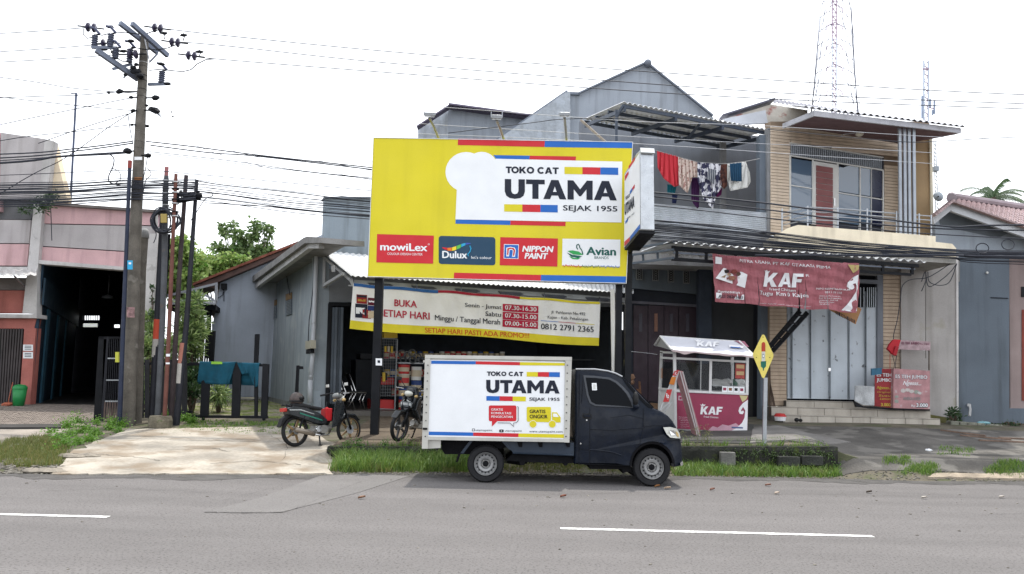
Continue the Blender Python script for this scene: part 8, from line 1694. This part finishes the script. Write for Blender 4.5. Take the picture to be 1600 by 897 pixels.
# ---- far right house
fh = thing('grey_blue_house', 'low grey blue house with tiled gable roof at the right edge', 'house', P(1540, 660, 20.9)); FH = PY(20.9); fb1 = M('slate_blue', (.125, .15, .18), .85, .14, .9, .2, streak=.55); fb2 = M('pale_slate', (.33, .37, .42), .85, .14, .9, .2, streak=.5)
def F(pts, m, nm, pl=FH, th=.25, off=0.0, **k): return MB().slab(pl, pts, th, off).build(nm, m, fh, **k)
F([(1497, 392), (1577, 396), (1577, 662), (1498, 660)], fb1, 'wall', off=.0); F([(1576.5, 396), (1720, 400), (1720, 668), (1579, 640)], M('pinkish_wall', (.30, .235, .225), .85, .1, 1.5, .1, streak=.3), 'wall', off=-.12); F([(1577, 638), (1720, 640), (1720, 672), (1577, 662)], fb1, 'wall_foot', off=-.02)
F([(1461, 336), (1489, 316), (1602, 352), (1740, 400), (1740, 404), (1462, 396)], fb2, 'gable_wall', off=.05); F([(1488, 328), (1580, 362), (1560, 372), (1470, 352), (1468, 343)], M('gable_shade', (.14, .16, .18), .85, .1), 'gable_shade_patch', th=.02, off=.072)  # thin darker sheet lies on the gable, shade put into its colour
F([(1457, 339), (1487, 316), (1487, 328), (1460, 350)], M('barge_grey', (.50, .51, .53), .7, .08, streak=.2), 'barge_board', th=.1, off=.6); F([(1487, 316), (1740, 405), (1740, 420), (1487, 330)], M('barge_grey', (.5, .51, .53)), 'barge_board', th=.1, off=.6)
rtm = M('pink_tile', (.46, .34, .34), .55, .3, 7, .2, spot=.3, spotc=(.6, .5, .48), spots=9)
F0 = FH.at(1487, 314.5, .7); F1 = FH.at(1740, 403, .7); R0 = P(1487, 312, 22.6); R1 = P(1740, 350, 24.0)
m_ = MB(); m_.sheet(lambda u, v: F0.lerp(F1, u).lerp(R0.lerp(R1, u), v), 10, 4, (0, 0, -.05)); m_.build('roof_deck', M('soffit_brown', (.1, .06, .05)), fh)
nu_, nv_ = 34, 8
for j in range(nv_):
    for i in range(nu_):
        u0, u1 = i/nu_, (i+.94)/nu_; v0, v1 = j/nv_, (j+1.12)/nv_
        if u0 > .60: continue
        q_ = lambda u, v: F0.lerp(F1, u).lerp(R0.lerp(R1, u), v)
        a_, b_, c_, d_ = q_(u0, v0), q_(u1, v0), q_(u1, min(1, v1)), q_(u0, min(1, v1)); md = q_((u0+u1)/2, v0); me_ = q_((u0+u1)/2, min(1, v1)); up_ = Vector((0, -.01, .075))
        mb = MB(); mb.poly([a_+up_*.4, md+up_, me_+up_*.5, d_+up_*.1]); mb.poly([md+up_, b_+up_*.4, c_+up_*.1, me_+up_*.5]); mb.poly([a_+up_*.4, a_, b_, b_+up_*.4, md+up_]); mb.build('roof_tile', rtm, fh)
MB().tube([F0+Vector((0, 0, .08)), R0+Vector((0, 0, .1))], .12, 10).build('ridge_cap', M('ridge_grey', (.30, .25, .27), .7, .2), fh); MB().tube([R0+Vector((0, 0, .1)), R1+Vector((0, 0, .1))], .10, 8).build('ridge_cap', M('ridge_grey', (.3, .25, .27)), fh)
for k in range(9): t0, t1 = k/9, (k+.9)/9; MB().bar(FH.at(lerp(1487, 1457, t0), lerp(314, 338, t0), .7), FH.at(lerp(1487, 1457, t1), lerp(314, 338, t1), .7), .3, .05).build('roof_tile', rtm, fh)
F([(1597, 484), (1640, 484), (1640, 630), (1597, 626)], M('red_door', (.22, .04, .025), .5, .2), 'door', th=.05, off=-.10); F([(1596, 448), (1640, 448), (1640, 464), (1596, 464)], blacksteel, 'wall_vent', th=.05, off=-.10)
MB().tube([FH.at(1548, 465, .02), FH.at(1575, 466, .02)], .012, 4).build('wall_wire', cable_m, fh); MB().disc(FH.at(1543, 426, .06), 'y', .03, .04, 8).build('wall_lamp', M('lamp_glass', (.5, .5, .5)), fh)
cr = P(1515, 652, 20.5); solo(MB().tube([P(1515, 632, 20.85), P(1516, 640, 20.75), P(1515, 650, 20.7)], .03, 6).disc(P(1514, 633, 20.8), 'y', .04, .03, 10), 'wall_tap', M('tap_grey', (.4, .4, .4), .4, .1), 'grey pipe tap low on the slate blue wall', 'tap')
# planter rubble, boards, plant by the wall foot
rub = thing('planter_trough', 'low crumbling mossy planter trough at the foot of the slate blue wall', 'planter', P(1530, 672, 20.0))
for k, (x, w_) in enumerate(((1486, 13), (1500, 12), (1513, 14), (1528, 12), (1541, 13), (1555, 12))): MB().rect(PY(20.1), x, 658+k*1.1, x+w_, 676+k*1.1, .25, .02, random.uniform(-.05, .05)).build('trough_block', M('trough_moss', (.22, .22, .18), .95, .35, 5, .6, spot=.7, spotc=(.05, .06, .03), spots=6), rub, bevel=.02)
solo(MB().blob(P(1537, 661, 20.2), (.16, .1, .04), 8, 5, .2), 'plastic_bag', M('bag_cyan', (.22, .42, .46), .4, .2), 'pale cyan plastic bag on the planter trough', 'bag')
plant('wall_plant', 'dark small bush in the corner below the grey wall edge', 'bush', (1492, 660), 20.3, [(1490, 645, 6), (1494, 655, 7), (1486, 650, 4), (1497, 664, 6)], 400, .12, .02, dkl)
for k, (x0, y0, x1, y1) in enumerate(((1470, 672, 1540, 681), (1500, 680, 1580, 687), (1560, 684, 1640, 688), (1530, 688, 1620, 692))):
    a_, b_ = G(x0, y0+2), G(x1, y1+2); solo(MB().bar(a_+Vector((0, 0, .03)), b_+Vector((0, 0, .03)), .06, .03), 'timber_plank', M('plank_red', (.19, .13, .10), .85, .35, 6, .4), ['long reddish plank nearest the steps', 'second reddish plank on the dark apron', 'reddish plank by the right frame edge', 'plank lying lowest before the planter trough'][k], 'plank', 'planks beside the planter trough')
plant('wall_moss_plants', 'dark creeping plants at the foot of the slate wall right end', 'plants', (1585, 670), 20.4, [(1570, 668, 6), (1585, 670, 8), (1600, 672, 8), (1620, 675, 8), (1555, 668, 5)], 700, .08, .02, dkl)
bt = G(1451, 706); solo(MB().blob(bt+Vector((0, 0, .03)), (.07, .04, .03), 7, 4, .2), 'paper_scrap', white, 'crumpled white paper scrap on the dark apron', 'litter')

# ================================================================== BACK BLOCKS ABOVE THE BILLBOARD
gb = M('render_rough', (.36, .39, .43), .95, .2, 1.0, 1.0, fine=9, streak=.35, spot=.5, spotc=(.42, .46, .52), spots=2.2, spoth=.53); gs = M('render_blue', (.31, .34, .385), .85, .14, .7, .15, streak=.6)
bk_ = thing('gabled_block', 'tall grey gabled building end rising behind the billboard', 'building', P(960, 300, 27)); 
MB().slab(PY(27.0), [(886, 147), (904, 147), (1008, 99), (1016, 99), (1112, 181), (1150, 230), (1150, 420), (886, 420)], 6.0).build('gable_wall', gs, bk_)
MB().slab(PY(26.6), [(740, 244), (884, 144), (891, 144), (891, 430), (740, 430)], .4).build('rough_wall', gb, bk_)
for a_, b_ in (((740, 243), (886, 142.5)), ((904, 146), (1010, 97.5)), ((1010, 97.5), (1114, 181))): MB().bar(P(*a_, 26.9), P(*b_, 26.9), .12, .05).build('verge_cap', M('cap_slate', (.17, .19, .23), .8, .2), bk_)
MB().blob(P(1012, 99, 26.9), (.13, .2, .13), 10, 8).build('ridge_end', M('cap_slate', (.17, .19, .23)), bk_, smooth=True); MB().slab(PY(26.9), [(884, 143), (906, 144), (906, 148), (884, 147)], .6).build('parapet_cap', M('cap_slate', (.17, .19, .23)), bk_)
b2 = thing('flat_block', 'bluish grey upper block with thin dark roof at the left behind the billboard', 'building', P(720, 300, 30)); MB().slab(PY(30.0), [(700, 168), (832, 186), (832, 430), (700, 430)], 4).build('front_wall', gs, b2); MB().slab(Pl(P(700, 200, 30), -35), [(653, 201), (700, 170), (700.5, 430), (653, 430)], .3).build('side_wall', gb, b2)
MB().bar(P(652, 200, 29.7), P(704, 166, 29.7), .4, .05).bar(P(702, 166, 29.7), P(834, 184, 29.7), .6, .06).build('roof_edge', M('edge_mauve', (.14, .12, .17), .7), b2)
corrugated(P(702, 165, 29.5), P(836, 184, 29.5), P(836, 182, 33), P(702, 163, 33), 18, .03, sub=4).build('roof_sheet', M('edge_mauve', (.14, .12, .17)), b2)
# ================================================================== MASTS, PALM
rw = M('mast_redwhite', (.42, .40, .46), .5, .1)
ms_ = thing('guyed_mast', 'tall guyed lattice radio mast on the white sky', 'mast', P(1303, 230, 60)); mred = M('mast_red', (.36, .26, .34), .6, .1); mwh = M('mast_pale', (.50, .56, .66), .6, .1)
YM = 60
for sx in (-3.6, 3.6):
    for j in range(6): y0, y1 = -120+j*60, -60+j*60; MB().bar(P(1304+sx*.9+(y0*-.004), y0, YM), P(1304+sx*.9+(y1*-.004), y1, YM), .06, .06).build('leg', (mred, mwh)[1 if y0 > 50 else 0], ms_)
mb = MB()
for k in range(56): y = -100+k*6; s_ = 1 if k % 2 else -1; mb.bar(P(1304-3.3*s_, y, YM), P(1304+3.3*s_, y+6, YM), .05, .05); mb.bar(P(1301, y, YM), P(1307, y, YM), .05, .05)
mb.build('bracing', mred, ms_)
for y in (10, 38, 70, 103, 140): 
    for s_ in (-1, 1): MB().bar(P(1304, y-3, YM), P(1304+s_*11, y+2, YM), .05, .05).bar(P(1304+s_*11, y+2, YM), P(1304+s_*13, y+9, YM), .05, .05).build('antenna_arm', mred, ms_)
for s_, xs_ in ((-1, (1283, 1262)), (1, (1330, 1345))):
    for k, y in enumerate((-90, -60, -30, 0, 35, 70)): 
        MB().tube([P(1304+s_*4, y, YM), P(xs_[0]+s_*(k-2)*.8, y+70+k*3, YM), P(1304+s_*(36+k), 178+k*3, YM)], .03, 3).build('guy_wire', M('wire_grey', (.16, .17, .22), .5, 0, bump=0), ms_)
for s_, p_ in ((-1, ((1281, -40), (1276, 30), (1267, 110), (1261, 180))), (1, ((1322, -40), (1331, 30), (1339, 100), (1344, 185))), (-1, ((1292, -40), (1287, 30), (1280, 110), (1272, 180))), (1, ((1313, -40), (1318, 40), (1326, 110), (1336, 185)))): MB().tube([P(*q, YM) for q in p_], .022, 3).build('guy_wire', MATS['wire_grey'], ms_)
for k in range(8):
    for s_, a_, b_ in ((-1, 1284-k*2.2, 1300), (1, 1325+k*2, 1308)): MB().tube([P(a_, 6+k*22, YM), P((a_+b_)/2, -2+k*22, YM), P(b_, -6+k*22, YM)], .028, 3).build('antenna_wire', MATS['wire_grey'], ms_)
m2 = thing('cell_mast', 'shorter lattice cell mast with antennas right of the beige roof', 'mast', P(1447, 240, 55))
for x in (1443.5, 1450.5): MB().bar(P(x, 95, 55), P(x, 260, 55), .09, .09).build('leg', mwh, m2)
mb = MB()
for k in range(26): y = 96+k*6; s_ = 1 if k % 2 else -1; mb.bar(P(1447-3.4*s_, y, 55), P(1447+3.4*s_, y+6, 55), .05, .05)
mb.build('bracing', mred, m2)
for x, y0, y1 in ((1441, 150, 165), (1453.5, 155, 168), (1460, 158, 178), (1457, 172, 180), (1441, 165, 185)): MB().bar(P(x, y0, 55), P(x, y1, 55), .1, .1).build('antenna', M('antenna_blue', (.30, .36, .48)), m2)
MB().bar(P(1442, 108, 55), P(1452, 108, 55), .1, .1).bar(P(1450, 168, 55), P(1461, 170, 55), .06, .06).build('antenna_arm', mred, m2)
pt = thing('palm_tree', 'coconut palm crown behind the tiled roof at the right edge', 'tree', P(1550, 420, 40)); c0 = P(1552, 309, 40); MB().tube([P(1553, 420, 40), c0], [.2, .14], 8).build('trunk', M('bark', (.1, .075, .055)), pt); pl_m = leafmat('palm_leaf', (.04, .08, .04), (.10, .16, .07))
for k in range(17):
    a_ = random.uniform(0, 6.28) if k > 7 else (.1, .5, 1.0, 3.0, 2.6, 5.9, .8, .3)[k]; el = random.uniform(.1, 1.3); l = random.uniform(1.5, 2.3); d = Vector((math.cos(a_)*math.cos(el), math.sin(a_)*.5, math.sin(el))); mb = MB(); pts = [c0+d*l*t+Vector((0, 0, -1.0*l*t*t*.55)) for t in np.linspace(0, 1, 9)]
    mb.tube(pts, [.03-.003*i for i in range(9)], 4)
    for i in range(1, 9):
        for s_ in (-1, 1):
            for q in (0, .33, .66):
                b0 = pts[i-1].lerp(pts[i], q); sd_ = d.cross(Vector((0, 0, 1))).normalized()*s_; e_ = b0+sd_*.25+Vector((0, 0, -.32))+d*.15; mb.poly([b0, b0+d*.04, e_, b0-d*.02])
    mb.build('frond', pl_m, pt)
# small side palm
p2 = thing('palm_tree', 'smaller palm tuft left of the coconut palm behind the tiles', 'tree', P(1518, 420, 44)); c0 = P(1517, 320, 44); MB().tube([P(1518, 420, 44), c0], .12, 6).build('trunk', M('bark', (.1, .075, .055)), p2)
for k in range(9):
    a_ = k*.7; d = Vector((math.cos(a_)*.8, .2*math.sin(a_), .7)); mb = MB(); pts = [c0+d*.9*t+Vector((0, 0, -.4*t*t)) for t in np.linspace(0, 1, 6)]; mb.tube(pts, .015, 4)
    for i in range(1, 6):
        for s_ in (-1, 1): e_ = pts[i]+Vector((s_*.15, 0, -.18)); mb.poly([pts[i], pts[i]+d*.03, e_])
    mb.build('frond', pl_m, p2)
